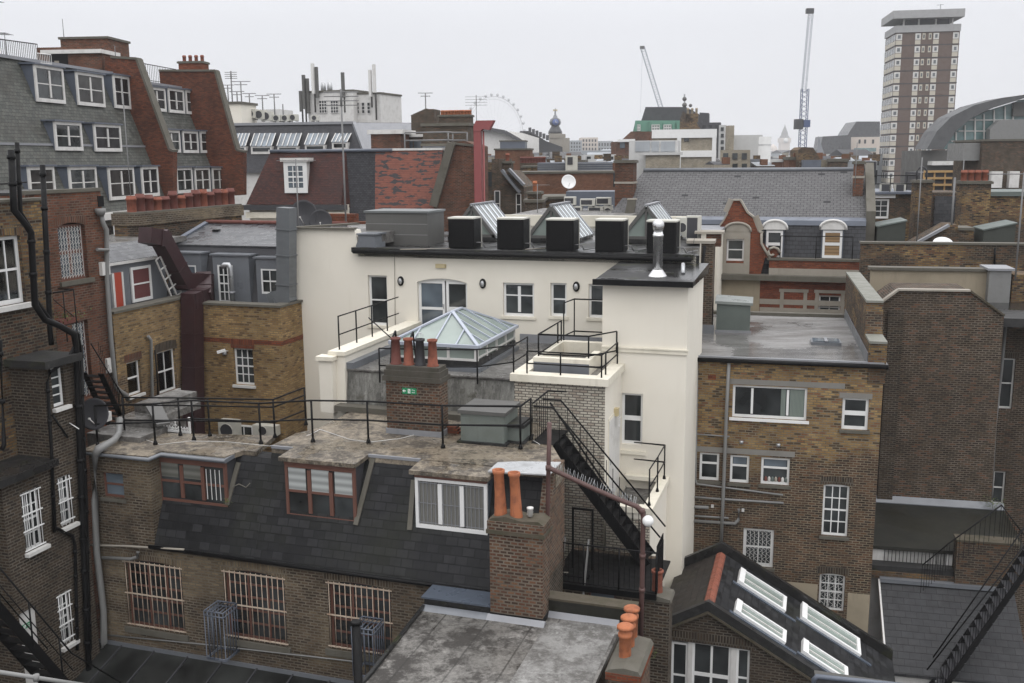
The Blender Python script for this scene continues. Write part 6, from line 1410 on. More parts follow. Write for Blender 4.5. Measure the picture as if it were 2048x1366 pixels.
for (xa, xb) in ((1560, 1614), (1630, 1689)):
    a, b = FS.p(xa, 600).x, FS.p(xb, 600).x; zt = FS.p(1610, 585).z; M().box(a, a+.16, -.03, -.009, 14, zt).box(b-.16, b, -.03, -.009, 14, zt).box(a-.05, b+.05, -.05, -.009, zt+.001, zt+.14).build('window_surround', STONE, parent=SR)
M().box(ul-3, FS.p(1519, 600).x, -.05, -.003, 10, zc-.15).build('stone_bay', TAN, parent=SR)
M().box(ul-3, ur+.1, -.4, .3, zc-.12, zc+.12).build('cornice', STONED, parent=SR)
zp = FS.p(1620, 522, 0).z; M().box(FS.p(1538, 530).x, ur, .05, .4, zc+.12, zp).build('brick_parapet', BK_ORED, parent=SR); M().box(FS.p(1538, 530).x-.1, ur, .0, .45, zp, zp+.1).build('parapet_coping', STONED, parent=SR)
M().box(FS.p(1538, 530).x, ur, .035, .05, zc+.12, zc+.42).build('stone_plinth', STONE, parent=SR)
# steep lower mansard and upper roof
zm = FS.p(1600, 446, 1.2).z; ye = 1.2
M().ex([(.5, zc), (ye, zm), (3, zm), (3, zc)], 'x', FS.p(1380, 500, .8).x, ur+.2).build('lower_slate_slope', SL_LOW, parent=SR)
M().ex([(ye-.1, zm-.1), (ye-.05, zm+.12), (ye+.6, zm+.3), (ye+.6, zm)], 'x', FS.p(1370, 440, ye).x, ur+.2).build('lead_gutter', LEADB, parent=SR)
wr = ye+4.6; zr = FS.p(1480, 341, wr).z; xa, xb = FS.p(1268, 400, 3).x, ur+.2
zea = zm+.25
M().slab([(xa-1, ye+.4, zea), (xb, ye+.4, zea), (xb, wr, zr), (xa, wr, zr)], (0, 0, -.15)).build('grey_slate_roof', SL_GREY, parent=SR)
M().tube([(xa, wr, zr+.04), (xb, wr, zr+.04)], .12, 6).build('ridge', LEAD, parent=SR)
M().ex([(ye+.2, zea-1.5), (ye+.2, zea+.3), (wr, zr+.35), (wr+.5, zr+.35), (wr+.5, zea-1.5)], 'x', xb, xb+.4).build('gable_parapet', STONED, parent=SR)
# dutch gable
gy = .1; pts = [(1450, 545), (1450, 470), (1457, 452), (1468, 440), (1475, 420), (1480, 402), (1500, 420), (1512, 432), (1516, 447), (1519, 462), (1530, 468), (1522, 478), (1524, 490), (1535, 498), (1556, 496), (1560, 508), (1548, 520), (1530, 552)]
pts = [(1440, 553), (1440, 480), (1446, 448), (1462, 434), (1467, 405), (1480, 399), (1468, 399)]
out = vspoly(FS, [(1440, 553), (1440, 452), (1447, 443), (1455, 428), (1467, 402), (1480, 402), (1494, 427), (1505, 436), (1516, 465), (1524, 467), (1524, 486), (1535, 497), (1550, 497), (1560, 505), (1552, 515), (1530, 516), (1520, 553)], gy)
rg = FS.rc(1453, 478, 1488, 522, gy)
M().wall(out, gy, gy+.4, [rg], .15).build('dutch_gable', BK_ORED, parent=SR)
win(FS, SR, rg, y=gy+.1, cols=1, rows=2, fw=.08)
m = M(); oo = vspoly(FS, [(1440, 450), (1447, 441), (1455, 426), (1466, 400), (1481, 400), (1495, 425), (1507, 434), (1518, 463), (1526, 466)], gy-.05)
for a, b in zip(oo, oo[1:]): m.bar((a[0], gy+.15, a[1]), (b[0], gy+.15, b[1]), .45, .07)
m.build('gable_coping', STONE, parent=SR)
sc = FS.p(1545, 506, gy-.05); m = M(); m.tube([(sc.x+(.34-.035*k)*math.cos(.7*k), gy-.06, sc.z+(.34-.035*k)*math.sin(.7*k)) for k in range(9)], .06, 6); m.tube([FS.p(1523, 467, gy-.05), FS.p(1523, 487, gy-.05), FS.p(1530, 500, gy-.05), FS.p(1540, 517, gy-.05)], .06, 6); m.build('stone_scroll', STONE, parent=SR)
a, b = FS.p(1440, 545, gy).x, FS.p(1505, 545, gy).x; z0, z1 = zc+.12, FS.p(1470, 462, gy).z
M().box(a, rg[0]-.003, gy-.06, gy-.003, z0, z1).box(rg[1]+.003, FS.p(1500, 500, gy).x, gy-.06, gy-.003, z0, z1).box(rg[0], rg[1], gy-.06, gy-.003, z0, rg[2]-.1).box(rg[0], rg[1], gy-.06, gy-.003, rg[3]+.01, z1).build('stone_surround', STONE, parent=SR)
def segment_head(F, T, x0, x1, yb, yt, w, mat, th=.5):
    a, b = F.p(x0, yb, w), F.p(x1, yb, w); zt = F.p((x0+x1)/2, yt, w).z; n = 10; cx = (a.x+b.x)/2; hw = (b.x-a.x)/2; h = zt-a.z
    M().ex([(cx+hw*math.cos(math.pi*k/n), a.z+h*math.sin(math.pi*k/n)**.85) for k in range(n+1)], 'y', w-.02, w+th).build('segmental_hood', mat, parent=T)
    M().tube([(cx+(hw+.06)*math.cos(math.pi*k/n), w-.04, a.z+(h+.06)*math.sin(math.pi*k/n)**.85) for k in range(n+1)], .06, 6).build('hood_moulding', mat, parent=T)
segment_head(FS, SR, 1451, 1499, 463, 448, gy-.06, STONE, .1)
for k, (x0, x1, y0, y1, hx0, hx1, hy) in enumerate(((1532, 1565, 461, 516, 1527, 1572, 443), (1645, 1684, 461, 516, 1642, 1690, 443))):
    w = .45; r = FS.rc(x0, y0, x1, y1, w); D = M().box(r[0]-.05, r[1]+.05, w+.07, 2, r[2]-.3, r[3]+.12).build('dormer', LEADB, parent=SR)
    m = M(); frame(m, r[0], r[1], r[2], r[3], w, .1, 1, 2, .08); m.build('window_frame', WHITE, parent=D)
    M().box(r[0]+.08, r[1]-.08, w+.03, w+.04, r[2]+.1, r[3]-.08).build('pane', GL if k == 0 else BLINDT, parent=D); segment_head(FS, D, hx0, hx1, y0-2, hy, w-.05, WHITED, 1.2)
a, b = FS.p(1560, 510, .2), FS.p(1715, 510, .2); railing(FS, 'roof_railing', 'thin black railing in front of the arched slate roof dormers', [(a.x, .2, zp+.1), (FS.p(1632, 500, .2).x, .2, zp+.1), (FS.p(1705, 500, .2).x, .2, zp+.1)], 1.0, (1.0,), .02, foot=False)
# chimneys on it
def chim(F, px0, px1, yt, yb, w, dep, label, mat=BK_RED, pots=0, pm=TERRA, ph=.5, bands=True, capm=STONED, group=None, potd=1.0, zdown=4):
    u0, u1 = F.p(px0, (yt+yb)/2, w).x, F.p(px1, (yt+yb)/2, w).x; zt, zb = F.p((px0+px1)/2, yt, w).z, F.p((px0+px1)/2, yb, w).z
    G = F.sub((u0, w, zb)); T = thing(G, 'chimney_stack', label, 'chimney', group); ww = u1-u0; h = zt-zb
    M().box(0, ww, 0, dep, -zdown, h-.15).build('brick_shaft', mat, parent=T)
    M().box(-.08, ww+.08, -.08, dep+.08, h-.15, h-.03).box(-.03, ww+.03, -.03, dep+.03, h-.03, h).build('cap_course', mat if capm is None else capm, parent=T)
    if bands: M().box(-.04, ww+.04, -.04, dep+.04, h*.55, h*.55+.1).build('stone_band', STONE, parent=T)
    for k in range(pots): pot(T, ww*(k+.5)/pots, dep*.5, h-.02, ph, 'straight', pm, potd, n=10)
    return T
chim(FS, 1230, 1266, 320, 425, 3.2, 1.0, 'tall red brick chimney with pale bands at the left end of the slate roof')
chim(FS, 1707, 1727, 322, 398, 3.4, 1.0, 'red chimney with pale band at the right end of the slate roof')
a = FS.p(1240, 400, 1.6); T = thing(FS.sub((a.x, 1.6, a.z-2)), 'lead_capped_pier', 'weathered leaning slab beside the tall red banded chimney', 'pier'); M().slab([(0, 0, 0), (.5, 0, 0), (.75, .1, 2.0), (.35, .1, 2.0)], (0, .3, 0)).build('stone_slab', STONED, parent=T); M().slab([(.33, .08, 2.003), (.77, .08, 2.003), (.77, .45, 2.003), (.33, .45, 2.003)], (0, 0, .06)).build('slab_cap', STONE, parent=T)
# small additions: weeds and cables
def weed(F, p, n, s, label):
    G = F.sub(p); T = thing(G, 'weed', label, 'plant'); m = M()
    for k in range(n):
        a = rnd.uniform(0, 6.3); r = rnd.uniform(0, s); c = Vector((r*math.cos(a), r*math.sin(a)*.6, rnd.uniform(0, s*.9))); d = Vector((math.cos(a), math.sin(a), rnd.uniform(-.2, .9)))*s*rnd.uniform(.2, .45); q = d.cross(Vector((0, 0, 1))).normalized()*s*.06
        m.face([c, c+d*.5+q, c+d, c+d*.5-q])
    m.build('foliage', LEAF, parent=T); M().tube([(0, 0, -.02), (0, .02, s*.7)], s*.02, 4).build('stem', LEAF, parent=T)
q = FA.p(455, 1012, .3); weed(FA, q, 40, .16, 'moss and weeds at the lower right corner of the left red dormer')
q = FZ.p(1985, 1016, -.2); weed(FZ, q, 60, .35, 'green weeds growing at the foot of the recessed brick wall')
M().tube([FA.p(462, 975, .25), FA.p(478, 968, .42), FA.p(492, 975, .34), FA.p(500, 966, .4)], .012, 5).build('broken_twig', STONED, parent=A)
M().tube([FW.p(1383, 520, -.02), FW.p(1388, 480, -.02), FW.p(1390, 476, -.02)], .008, 4).build('cable', DGREY, parent=CB)
for (x0, x1) in ((800, 900), (1050, 1090)):
    a, b = rz(x0, 500), rz(x1, 498); M().tube([(a.x, a.y, zR+.02), ((a.x+b.x)/2, a.y+.15, zR+.03), (b.x, b.y, zR+.02)], .018, 5).build('roof_cable', STONE, parent=CB)
# ================================================================ upper left: slate mansard terrace
FM = Fr(255, 395, 50, 82.8); sl = .355; zb = 21.6
MT = thing(FM, 'mansard_terrace', 'tall grey green slate mansard with white dormers in three rows, nearer house of the terrace', 'house')
ug = FM.p(262, 300, 1.3).x; ust = FM.p(-60, 300, 1.3).x; zt = FM.p(120, 131, 2.2).z; yt = (zt-zb)*sl
def slopeface(T, u0, u1, zt_, mat, name='slate_mansard'):
    yt_ = (zt_-zb)*sl; return M().ex([(0, zb), (yt_, zt_), (yt_+4, zt_), (yt_+4, zb)], 'x', u0, u1).build(name, mat, parent=T)
slopeface(MT, ust, FM.s_(300, 300, 0).x*0+FM.p(335, 385, 0).x, zt, SL_GREEN)
ug = FM.p(335, 385, 0).x
def sdorm(F, T, px, fr=WHITED, curt=True, d=.5):
    x0, y0, x1, y1 = px; w = 0.0
    for _ in range(4): z = F.p((x0+x1)/2, y1, w).z; w = max(-.02, (z-zb)*sl-.12)
    u0, u1, z0, z1 = F.rc(x0, y0, x1, y1, w); wb = (z1-zb)*sl+.3
    D = M().box(u0+.02, u1-.02, w+.08, wb, z0, z1-.02).box(u0-.1, u1+.08, w-.1, wb, z1+.002, z1+.07).build('dormer', LEADB, parent=T)
    m = M(); frame(m, u0, u1, z0, z1, w, .14, 2, 1, .12, True, .08); zm_ = z0+(z1-z0)*.5; m.box(u0+.14, u1-.14, w+.03, w+.044, zm_-.02, zm_+.025); m.build('window_frame', fr, parent=D)
    M().box(u0+.12, u1-.12, w+.045, w+.055, z0+.12, z1-.1).build('pane', glz[rnd.randrange(3)], parent=D)
glz = [GL, glassmat('curtained_glass', (.022, .021, .02), .2, .3, .8), glassmat('dull_glass', (.012, .012, .013), .2, .25, .8)]
for px in ((72, 133, 129, 205), (155, 147, 209, 212), (229, 152, 261, 217), (111, 244, 165, 301), (190, 249, 243, 303), (59, 333, 111, 397), (140, 333, 195, 397), (219, 334, 270, 399), (285, 333, 318, 393)): sdorm(FM, MT, px)
M().bar((ust, (24.75-zb)*sl-.03, 24.75), (ug, (24.75-zb)*sl-.03, 24.75), .06, .1).build('lead_line', LEADL, parent=MT)
M().bar((ust, yt, zt+.05), (ug-.5, yt, zt+.05), .3, .14).build('lead_ridge', LEADL, parent=MT)
M().box(ust, ug, .02, 6, 5, zb).build('facade_wall', WHITED, parent=MT); M().box(ust, ug, -.3, .1, zb-.35, zb-.05).build('cornice', WHITED, parent=MT)
for x0, x1 in ((233, 262), (205, 225)):
    r = FM.rc(x0, 440, x1, 470, 0); M().box(r[0], r[1], -.03, .018, r[2], r[3]).build('window', GL, parent=MT)
    M().box(r[0]-.1, r[0]-.003, -.05, .0, r[2], r[3]).box(r[1]+.003, r[1]+.1, -.05, .0, r[2], r[3]).box(r[0]-.1, r[1]+.1, -.05, .0, r[3]+.003, r[3]+.1).build('window_frame', WHITE, parent=MT)
def party(F, T, u, pts, cop, wd=.5):
    q = [F.s_(x, y, u) for x, y in pts]; M().ex([(p.y, p.z) for p in q], 'x', u, u+wd).build('party_wall', BK_PARTY, parent=T)
    q = [F.s_(x, y, u) for x, y in cop]; m = M()
    for a, b in zip(q, q[1:]): m.bar((u+wd/2, a.y, a.z), (u+wd/2, b.y, b.z), wd+.12, .12)
    m.build('party_coping', STONED, parent=T)
party(FM, MT, ug, [(210, 400), (210, 114), (273, 118), (338, 300), (346, 304), (346, 394)], [(222, 114), (273, 117), (339, 299), (347, 302)])
M2 = thing(FM.sub((ug+.5, 0, 0)), 'mansard_terrace', 'farther slate mansard house between two stepped red party walls, rows of three dormers', 'house'); G = FM.sub((ug+.5, 0, 0))
ug2 = G.p(447, 383, 0).x; zt2_ = G.p(360, 176, 2.1).z
slopeface(M2, 0, ug2, zt2_, SL_GREEN)
for px in ((298, 175, 332, 222), (338, 178, 369, 226), (373, 182, 403, 229), (327, 260, 361, 305), (367, 262, 397, 306), (402, 263, 430, 306), (354, 335, 386, 386), (391, 335, 421, 385), (426, 335, 454, 384)): sdorm(G, M2, px)
M().bar((0, (zt2_-zb)*sl, zt2_+.05), (ug2, (zt2_-zb)*sl, zt2_+.05), .3, .14).build('lead_ridge', LEADL, parent=M2)
M().bar((0, (24.75-zb)*sl-.03, 24.75), (ug2, (24.75-zb)*sl-.03, 24.75), .06, .1).build('lead_line', LEADL, parent=M2); M().box(0, ug2, .02, 6, 5, zb).build('facade_wall', WHITED, parent=M2)
party(G, M2, ug2, [(340, 400), (318, 142), (430, 143), (472, 300), (487, 304), (487, 390)], [(318, 141), (430, 141), (473, 300), (488, 303)])
# roof top things of the terrace
def bgbox(x0, y0, x1, y1, D, dep, name, label, cat, mat, deg=0, part='wall', zfoot=0, group=None, lid=None, lidm=None):
    F = Fr((x0+x1)/2, y1, D, deg); u0, u1, z0, z1 = F.rc(x0, y0, x1, y1); G = F.sub((u0, 0, 0)); T = thing(G, name, label, cat, group)
    if zfoot is None: zfoot = z0
    M().box(0, u1-u0, 0, dep, zfoot, z1).build(part, mat, parent=T)
    if lid: M().box(-lid, u1-u0+lid, -lid, dep+lid, z1, z1+lid*1.5).build('roof', lidm or LEAD, parent=T)
    return T, G, u1-u0, z0, z1
T, G, w, z0, z1 = bgbox(122, 78, 216, 117, 56, 2.5, 'chimney_stack', 'big red brick stair head with flat cap on top of the left mansard', 'chimney', BK_RED, -5, 'brick_shaft', 27.0, lid=.08, lidm=STONED)
T, G, w, z0, z1 = bgbox(75, 94, 203, 140, 55, 2.0, 'rooftop_room', 'dark rooftop room with a white roof slab behind the left mansard ridge', 'house', BK_RED, -5, 'brick_wall', 27.0)
M().box(.3, w+.1, -.2, 2, z1-.35, z1-.15).build('white_slab', WHITED, parent=T); M().box(.7, 1.7, -.03, -.005, 27.2, z1-.36).build('black_door', BLACK, parent=T); M().box(.95, 1.2, -.04, -.032, z1-.95, z1-.7).build('notice', STONE, parent=T)
T = chim(Fr(380, 130, 70, -5), 357, 405, 122, 140, 0, 1.1, 'red brick chimney with four pots between the party walls', BK_ORED, 4, TERRA, .45, False, zdown=.8)
for (xs, ys, D, lab) in (((-10, 30, 75), (84, 94, 103), 48, 'white'), ):
    pass
def fencebg(p0, p1, D0, D1, hpx, label, n, mat):
    a, b = sp(FM, *p0, D0), sp(FM, *p1, D1); G = FM.sub(a); T = thing(G, 'roof_fence', label, 'railing'); q = b-a; h = hpx*D0/1991; m = M()
    M().tube([(0, 0, h), q+Vector((0, 0, h))], .025, 4).build('rail', mat, parent=T); M().tube([(0, 0, .1), q+Vector((0, 0, .1))], .02, 4).build('rail', mat, parent=T)
    for k in range(n+1): p = q*(k/n); m.tube([p, p+Vector((0, 0, h))], .014, 3, False)
    m.build('balusters', mat, parent=T)
fencebg((-20, 118), (78, 128), 46, 50, 40, 'thin railing on the ridge at the far upper left corner', 26, BLACK)
fencebg((283, 162), (355, 172), 60, 66, 34, 'thin railing between the two red party walls', 22, BLACK)
fencebg((76, 130), (104, 133), 47.5, 48, 22, 'pale mesh railing beside the dark rooftop room', 8, WHITED)
for x, y, D, h, kind, lab in ((-6, 45, 48, 1.0, 'yagi', 'aerial cut by the left edge of the picture'), (13, 110, 48, 1.0, 'yagi', 'small white aerial above the left mansard railing'), (128, 77, 52, .95, 'pole', 'slim rod on the big red stair head'), (231, 113, 50, .5, 'cross', 'stubby aerial on the red party wall')):
    p = sp(FM, x, y, D); aerial(FM, p, h, lab, kind, .018)
# long chimney with many pots
FC = Fr(484, 440, 44, TB); u0 = FC.p(272, 440).x; z1 = FC.p(380, 416).z
G = FC.sub((u0, 0, 0)); T = thing(G, 'chimney_stack', 'long brick chimney wall carrying a row of fourteen red pots', 'chimney')
M().box(0, -u0, 0, 1.0, 10, z1-.5).build('brick_shaft', BK_STOCK, parent=T); M().box(-.06, -u0+.06, -.08, 1.06, z1-.5, z1-.05).build('brick_cap', BK_GREY, parent=T); M().box(-.02, -u0+.02, -.02, 1, z1-.05, z1).build('mortar_bed', STONED, parent=T)
for k in range(14): pot(T, -u0*(k+.5)/14, .35, z1-.02, .66+rnd.uniform(-.06, .06)-.12*(k in (3, 4, 6)), 'straight', TERRAD if k % 3 else TERRA, 1.45, n=12)
# ================================================================ middle distance
FK = Fr(680, 411, 56, -9); K = thing(FK, 'tiled_mansard_house', 'hipped mansard in dark red tile, slate and patched red tile, with one white dormer', 'house')
z0 = FK.p(600, 409).z; z1 = FK.p(700, 302, .95).z; dy = .95
uA, uB_, uC, uD, uE = FK.p(492, 408).x, FK.p(682, 408).x, FK.p(748, 400, .4).x, FK.p(868, 410, .1).x, FK.p(885, 300, dy).x
uA1 = FK.p(541, 302, dy).x
M().raw([(uA, 0, z0), (uB_, 0, z0), (uB_-.1, dy, z1), (uA1, dy, z1), (uA+.4, 6, z0), (uA1, 5, z1)], [(0, 1, 2, 3), (4, 0, 3, 5)]).build('dark_red_tiles', TL_RED, parent=K)
M().raw([(uB_, .0, z0), (uB_+.35, .55, z0-.2), (uB_+.1, dy, z1), (uB_-.1, dy, z1)], [(0, 1, 2, 3)]).build('side_tiles', TL_RED, parent=K)
M().slab([(uB_+.2, .45, z0-1.0), (uC, .45, z0-1.0), (uC, dy, z1), (uB_+.05, dy, z1)], (0, .2, 0)).build('grey_tiles', SL_TERR, parent=K)
M().slab([(uC, .46, z0-1.0), (uE-.4, .46, z0-1.0), (uE, dy, z1), (uC, dy, z1)], (0, .2, 0)).build('patched_red_tiles', TL_PATCH, parent=K)
M().box(uA1-.1, uE, dy-.06, dy+6, z1, z1+.12).build('flat_roof', WHITED, parent=K); M().tube([(uA1, dy-.05, z1+.03), (uC+1, dy-.05, z1+.03)], .1, 6).build('lead_roll', LEADB, parent=K)
M().box(uA+.1, uB_+.3, .2, 6, 5, z0-.02).box(uB_+.3, uE, .7, 6, 5, z0-.8).build('facade_wall', CREAM, parent=K)
M().box(uA-.1, uB_+.3, -.25, .19, z0-.3, z0-.02).build('black_gutter', DGREY, parent=K); M().box(uA, uB_+.25, -.12, .19, z0-.75, z0-.42).build('cornice', CREAM2, parent=K); M().box(uA+.1, uB_+.2, .1, .19, z0-1.9, z0-1.2).build('brick_band', BK_RED, parent=K)
r = FK.rc(568, 323, 614, 386, .05); D = M().box(r[0]+.05, r[1]-.05, .12, 1.2, r[2], r[3]).box(r[0]-.15, r[1]+.15, -.05, 1.2, r[3]+.002, r[3]+.2).build('dormer', WHITED, parent=K)
m = M(); frame(m, r[0], r[1], r[2], r[3], .05, .24, 3, 4, .05); m.build('window_frame', WHITE, parent=D); M().box(r[0]+.2, r[1]-.2, .08, .1, r[2]+.2, r[3]-.2).build('pane', GLB, parent=D)
# gable of it: coping and brick side
a, b, c, d = FK.p(882, 289, .5), FK.p(905, 284, .5), FK.p(956, 288, .5), FK.p(868, 418, .3)
G = FK.sub((0, 0, 0)); T = thing(FK.sub((uE, .3, 0)), 'brick_gable', 'brown red brick gable with sloping stone coping at the right of the patched tiles', 'gable'); G = FK.sub((uE, .3, 0))
P = [G.p(x, y, 0) for x, y in ((868, 480), (868, 412), (904, 286), (930, 282), (956, 292), (958, 480))]
M().ex([(P[0].x, 5)]+[(p.x, p.z) for p in P[1:5]]+[(P[5].x, 5)], 'y', 0, 3).build('brick_wall', BK_RED, parent=T)
m = M().bar((P[1].x, -.05, P[1].z), (P[2].x, -.05, P[2].z), .45, .5); m.bar((P[2].x, .2, P[2].z), (P[4].x, .2, P[4].z), .6, .12); m.build('coping', STONED, parent=T)
M().box(P[4].x-.9, P[4].x, -.1, -.003, 5, P[4].z-.1).build('chimney_breast', BK_RED, parent=T)
m = M(); q = [G.p(x, y, -.3) for x, y in ((780, 312), (845, 303), (905, 303))]
ra = FK.sub((FK.p(810, 300, 1.2).x, 1.2, z1+.12)); w = ra.p(926, 290).x
railing(ra, 'roof_railing', 'pale grey two bar railing on the flat roof above the patched tiles', [(0, 0, 0), (w*.75, 0, .0), (w*.75, 1.2, 0), (w, 1.2, 0)], .85, (1.0, .5), .035, foot=False, mat=MAST)
# pink red extract duct with hood
F = Fr(957, 400, 54, -9); G = F.sub((F.p(948, 330).x, 0, 0)); T = thing(G, 'extract_duct', 'tall pinkish red extract duct with an angled hood beside the brown gable', 'duct'); w = G.p(962, 330).x; zt = G.p(957, 262).z; zt2_ = G.p(957, 241).z
M().box(0, w, 0, .5, 8, zt).build('duct_body', PINKDUCT, parent=T); M().ex([(0, zt), (w, zt), (w+.1, zt+.1), (G.p(978, 262).x, zt+.05), (G.p(988, 241).x, zt2_), (.15, zt2_), (0, zt+.25)], 'y', -.03, .55).build('hood', PINKDUCT, parent=T)
M().tube([(w+.12, .2, 8), (w+.12, .2, zt)], .05, 6).build('side_pipe', PINKDUCT, parent=T)
# dark slate building with sloped windows behind
FJ = Fr(600, 345, 76, -9); J = thing(FJ, 'grey_slate_mansard_block', 'long dark grey slate roof with five sloping studio windows and pale lead hip', 'house')
z1, z0 = FJ.p(600, 247, 2.5).z, FJ.p(600, 345, 0).z; ua, ub, uc = FJ.p(455, 300, 1).x, FJ.p(745, 345, 0).x, FJ.p(708, 247, 2.5).x; ud = FJ.p(842, 262, 2.5).x
M().slab([(ua-3, 0, z0), (ub, 0, z0), (uc, 2.5, z1), (ua-3, 2.5, z1)], (0, .3, 0)).build('slate_roof', SL_TERR, parent=J)
M().slab([(ub, 0, z0), (ub+4, 6, z0), (ud, 6, z1), (uc, 2.5, z1)], (0, .3, -.1)).build('hip_roof', LEADL, parent=J); M().box(ua-3, ub, .3, 10, 5, z0).build('wall', WHITED, parent=J)
M().ex([(uc, 2.5), (ud, 6), (ud, 12), (ua-3, 12), (ua-3, 2.5)], 'z', z1-.1, z1+.02).build('flat_top', LEAD, parent=J)
M().bar((ua-3, 2.45, z1), (uc, 2.45, z1), .25, .2).bar((uc, 2.45, z1), (ub, -.05, z0), .25, .25).build('lead_edges', LEADL, parent=J)
for (x0, x1, y0, y1) in ((473, 500, 268, 303), (510, 552, 268, 303), (563, 604, 268, 303), (618, 658, 268, 300), (672, 703, 268, 295), (490, 528, 325, 348)):
    a, b = FJ.p(x0, y0, 1.9), FJ.p(x1, y0, 1.9); c, d = FJ.p(x0-8, y1-10, .9), FJ.p(x1-8, y1-10, .9); zlow = FJ.p(x0, y1, .9).z
    D = M().box(c.x, d.x, .85, 2.4, zlow-.2, c.z).build('dormer', WHITED, parent=J)
    M().slab([(c.x, .8, c.z), (d.x, .8, c.z), (b.x, 1.85, a.z), (a.x, 1.85, a.z)], (0, .05, .05)).build('sloping_pane', GLB, parent=D)
    m = M()
    for k in range(5): t = k/4; m.bar(Vector((c.x, .78, c.z+.04)).lerp(Vector((d.x, .78, c.z+.04)), t), Vector((a.x, 1.83, a.z+.04)).lerp(Vector((b.x, 1.83, a.z+.04)), t), .06)
    m.build('glazing_bars', WHITED, parent=D); M().box(c.x+.15, d.x-.15, .83, .849, zlow, c.z-.1).build('pane', GL, parent=D)
# brick rooms on that roof
T, G, w, z0, z1 = bgbox(742, 268, 802, 300, 66, 3, 'rooftop_room', 'low brown brick rooftop room with a white roof edge', 'house', BK_RED, -9, 'brick_wall', 10, lid=.18, lidm=WHITED)
T, G, w, z0, z1 = bgbox(803, 274, 845, 298, 68, 3, 'rooftop_room', 'small brick rooftop room with white windows beside the pale railing', 'house', BK_BROWN, -9, 'brick_wall', 10, lid=.12, lidm=WHITED)
for k in (.2, .6): M().box(w*k, w*k+.5, -.05, -.005, z1-.9, z1-.2).build('window', GLB, parent=T)
T, G, w, z0, z1 = bgbox(846, 252, 936, 292, 64, 4, 'rooftop_room', 'dark brown brick rooftop block beneath the far pot row', 'house', BK_BROWN, -9, 'brick_wall', 10, lid=.12, lidm=STONED)
T = chim(Fr(910, 240, 72, -9), 878, 940, 229, 262, 0, 1.2, 'wide brown chimney with a row of ten small red pots', BK_BROWN, 10, TERRAO, .35, False)
F = Fr(860, 250, 74, -9); P = [F.p(x, y) for x, y in ((822, 262), (822, 232), (852, 218), (868, 218), (870, 262))]
T = thing(F.sub((P[0].x, 0, 0)), 'brown_gable', 'brown stepped gable behind the chimney with ten small pots', 'gable'); o = P[0].x; M().ex([(P[0].x-o, 5)]+[(p.x-o, p.z) for p in P[1:4]]+[(P[4].x-o, 5)], 'y', 0, 2).build('brick_wall', BK_BROWN, parent=T); M().bar((0, .5, P[1].z), (P[2].x-o, .5, P[2].z), .8, .12).build('coping', STONED, parent=T)
# white penthouse with telecom masts
T, G, w, z0, z1 = bgbox(616, 184, 707, 248, 92, 4, 'white_rooftop_block', 'white rooftop plant block with masts and panel antennas, above the grey slate roof', 'house', WHITED, -20, 'front_wall', 24, lid=.1, lidm=STONED)
M().box(w, w+2.3, .8, 5, 24, z1-.25).build('side_wall', WHITED, parent=T); M().box(w-.1, w+2.4, .75, 5, z1-.25, z1-.1).build('roof_edge', STONED, parent=T)
def gwin(G, T, px, cols, rows, w=0, fr=DGREY, pane=GL, bw=.05):
    r = G.rc(*px, w); o = M().box(r[0], r[1], w-.05, w+.01, r[2], r[3]).build('window', pane, parent=T); m = M()
    for k in range(cols+1): x = r[0]+(r[1]-r[0])*k/cols; m.box(x-bw/2, x+bw/2, w-.08, w-.051, r[2], r[3])
    for k in range(rows+1): z = r[2]+(r[3]-r[2])*k/rows; m.box(r[0], r[1], w-.078, w-.0515, z-bw/2, z+bw/2)
    m.build('window_frame', fr, parent=o); return o
gwin(G, T, (639, 201, 654, 226), 3, 4, 0, WHITED); gwin(G, T, (662, 201, 677, 226), 3, 4, 0, WHITED)
for x in (716, 727, 738): gwin(G, T, (x-3, 205, x+3, 227), 1, 3, .8, WHITED)
for x in (647, 660): q = G.p(x, 182, 1); M().lathe([(.25, 0), (.25, .5), (.2, .9), (.001, 1)], q.x, 1, 8, True, z1).build('roof_vent', METAL, parent=T)
for k, (x, yb, yt_, L, pos) in enumerate(((613, 245, 150, 2.6, -.3), (631, 225, 127, 2.3, -.3), (690, 225, 145, 1.9, 0), (744, 215, 140, 2.0, .5), (753, 240, 129, 2.1, .5), (606, 245, 182, 1.6, .5))):
    a, b = G.p(x, yb, pos), G.p(x, yt_, pos); TT = thing(G.sub(a), 'antenna_mast', ['panel antenna mast at the left corner of the white rooftop block', 'tallest twin panel antenna of the white block', 'panel antenna mast in the middle of the white block', 'leaning panel antenna at the right of the white block', 'rightmost panel antenna of the white block', 'short mast left of the white block'][k], 'antenna', 'telecom antennas on the white block'); h = b.z-a.z
    M().tube([(0, 0, 0), (0, 0, h)], .08, 6).build('mast', GREYBX, parent=TT); M().box(-.12, .12, -.3, -.05, h-L*1.15, h).build('panel', [GREYBX, WHITED][k in (1, 3, 4)], parent=TT)
    if k in (0, 1): M().box(.15, .4, -.1, .1, h-L*1.3, h-.3).build('panel', GREYBX, parent=TT)
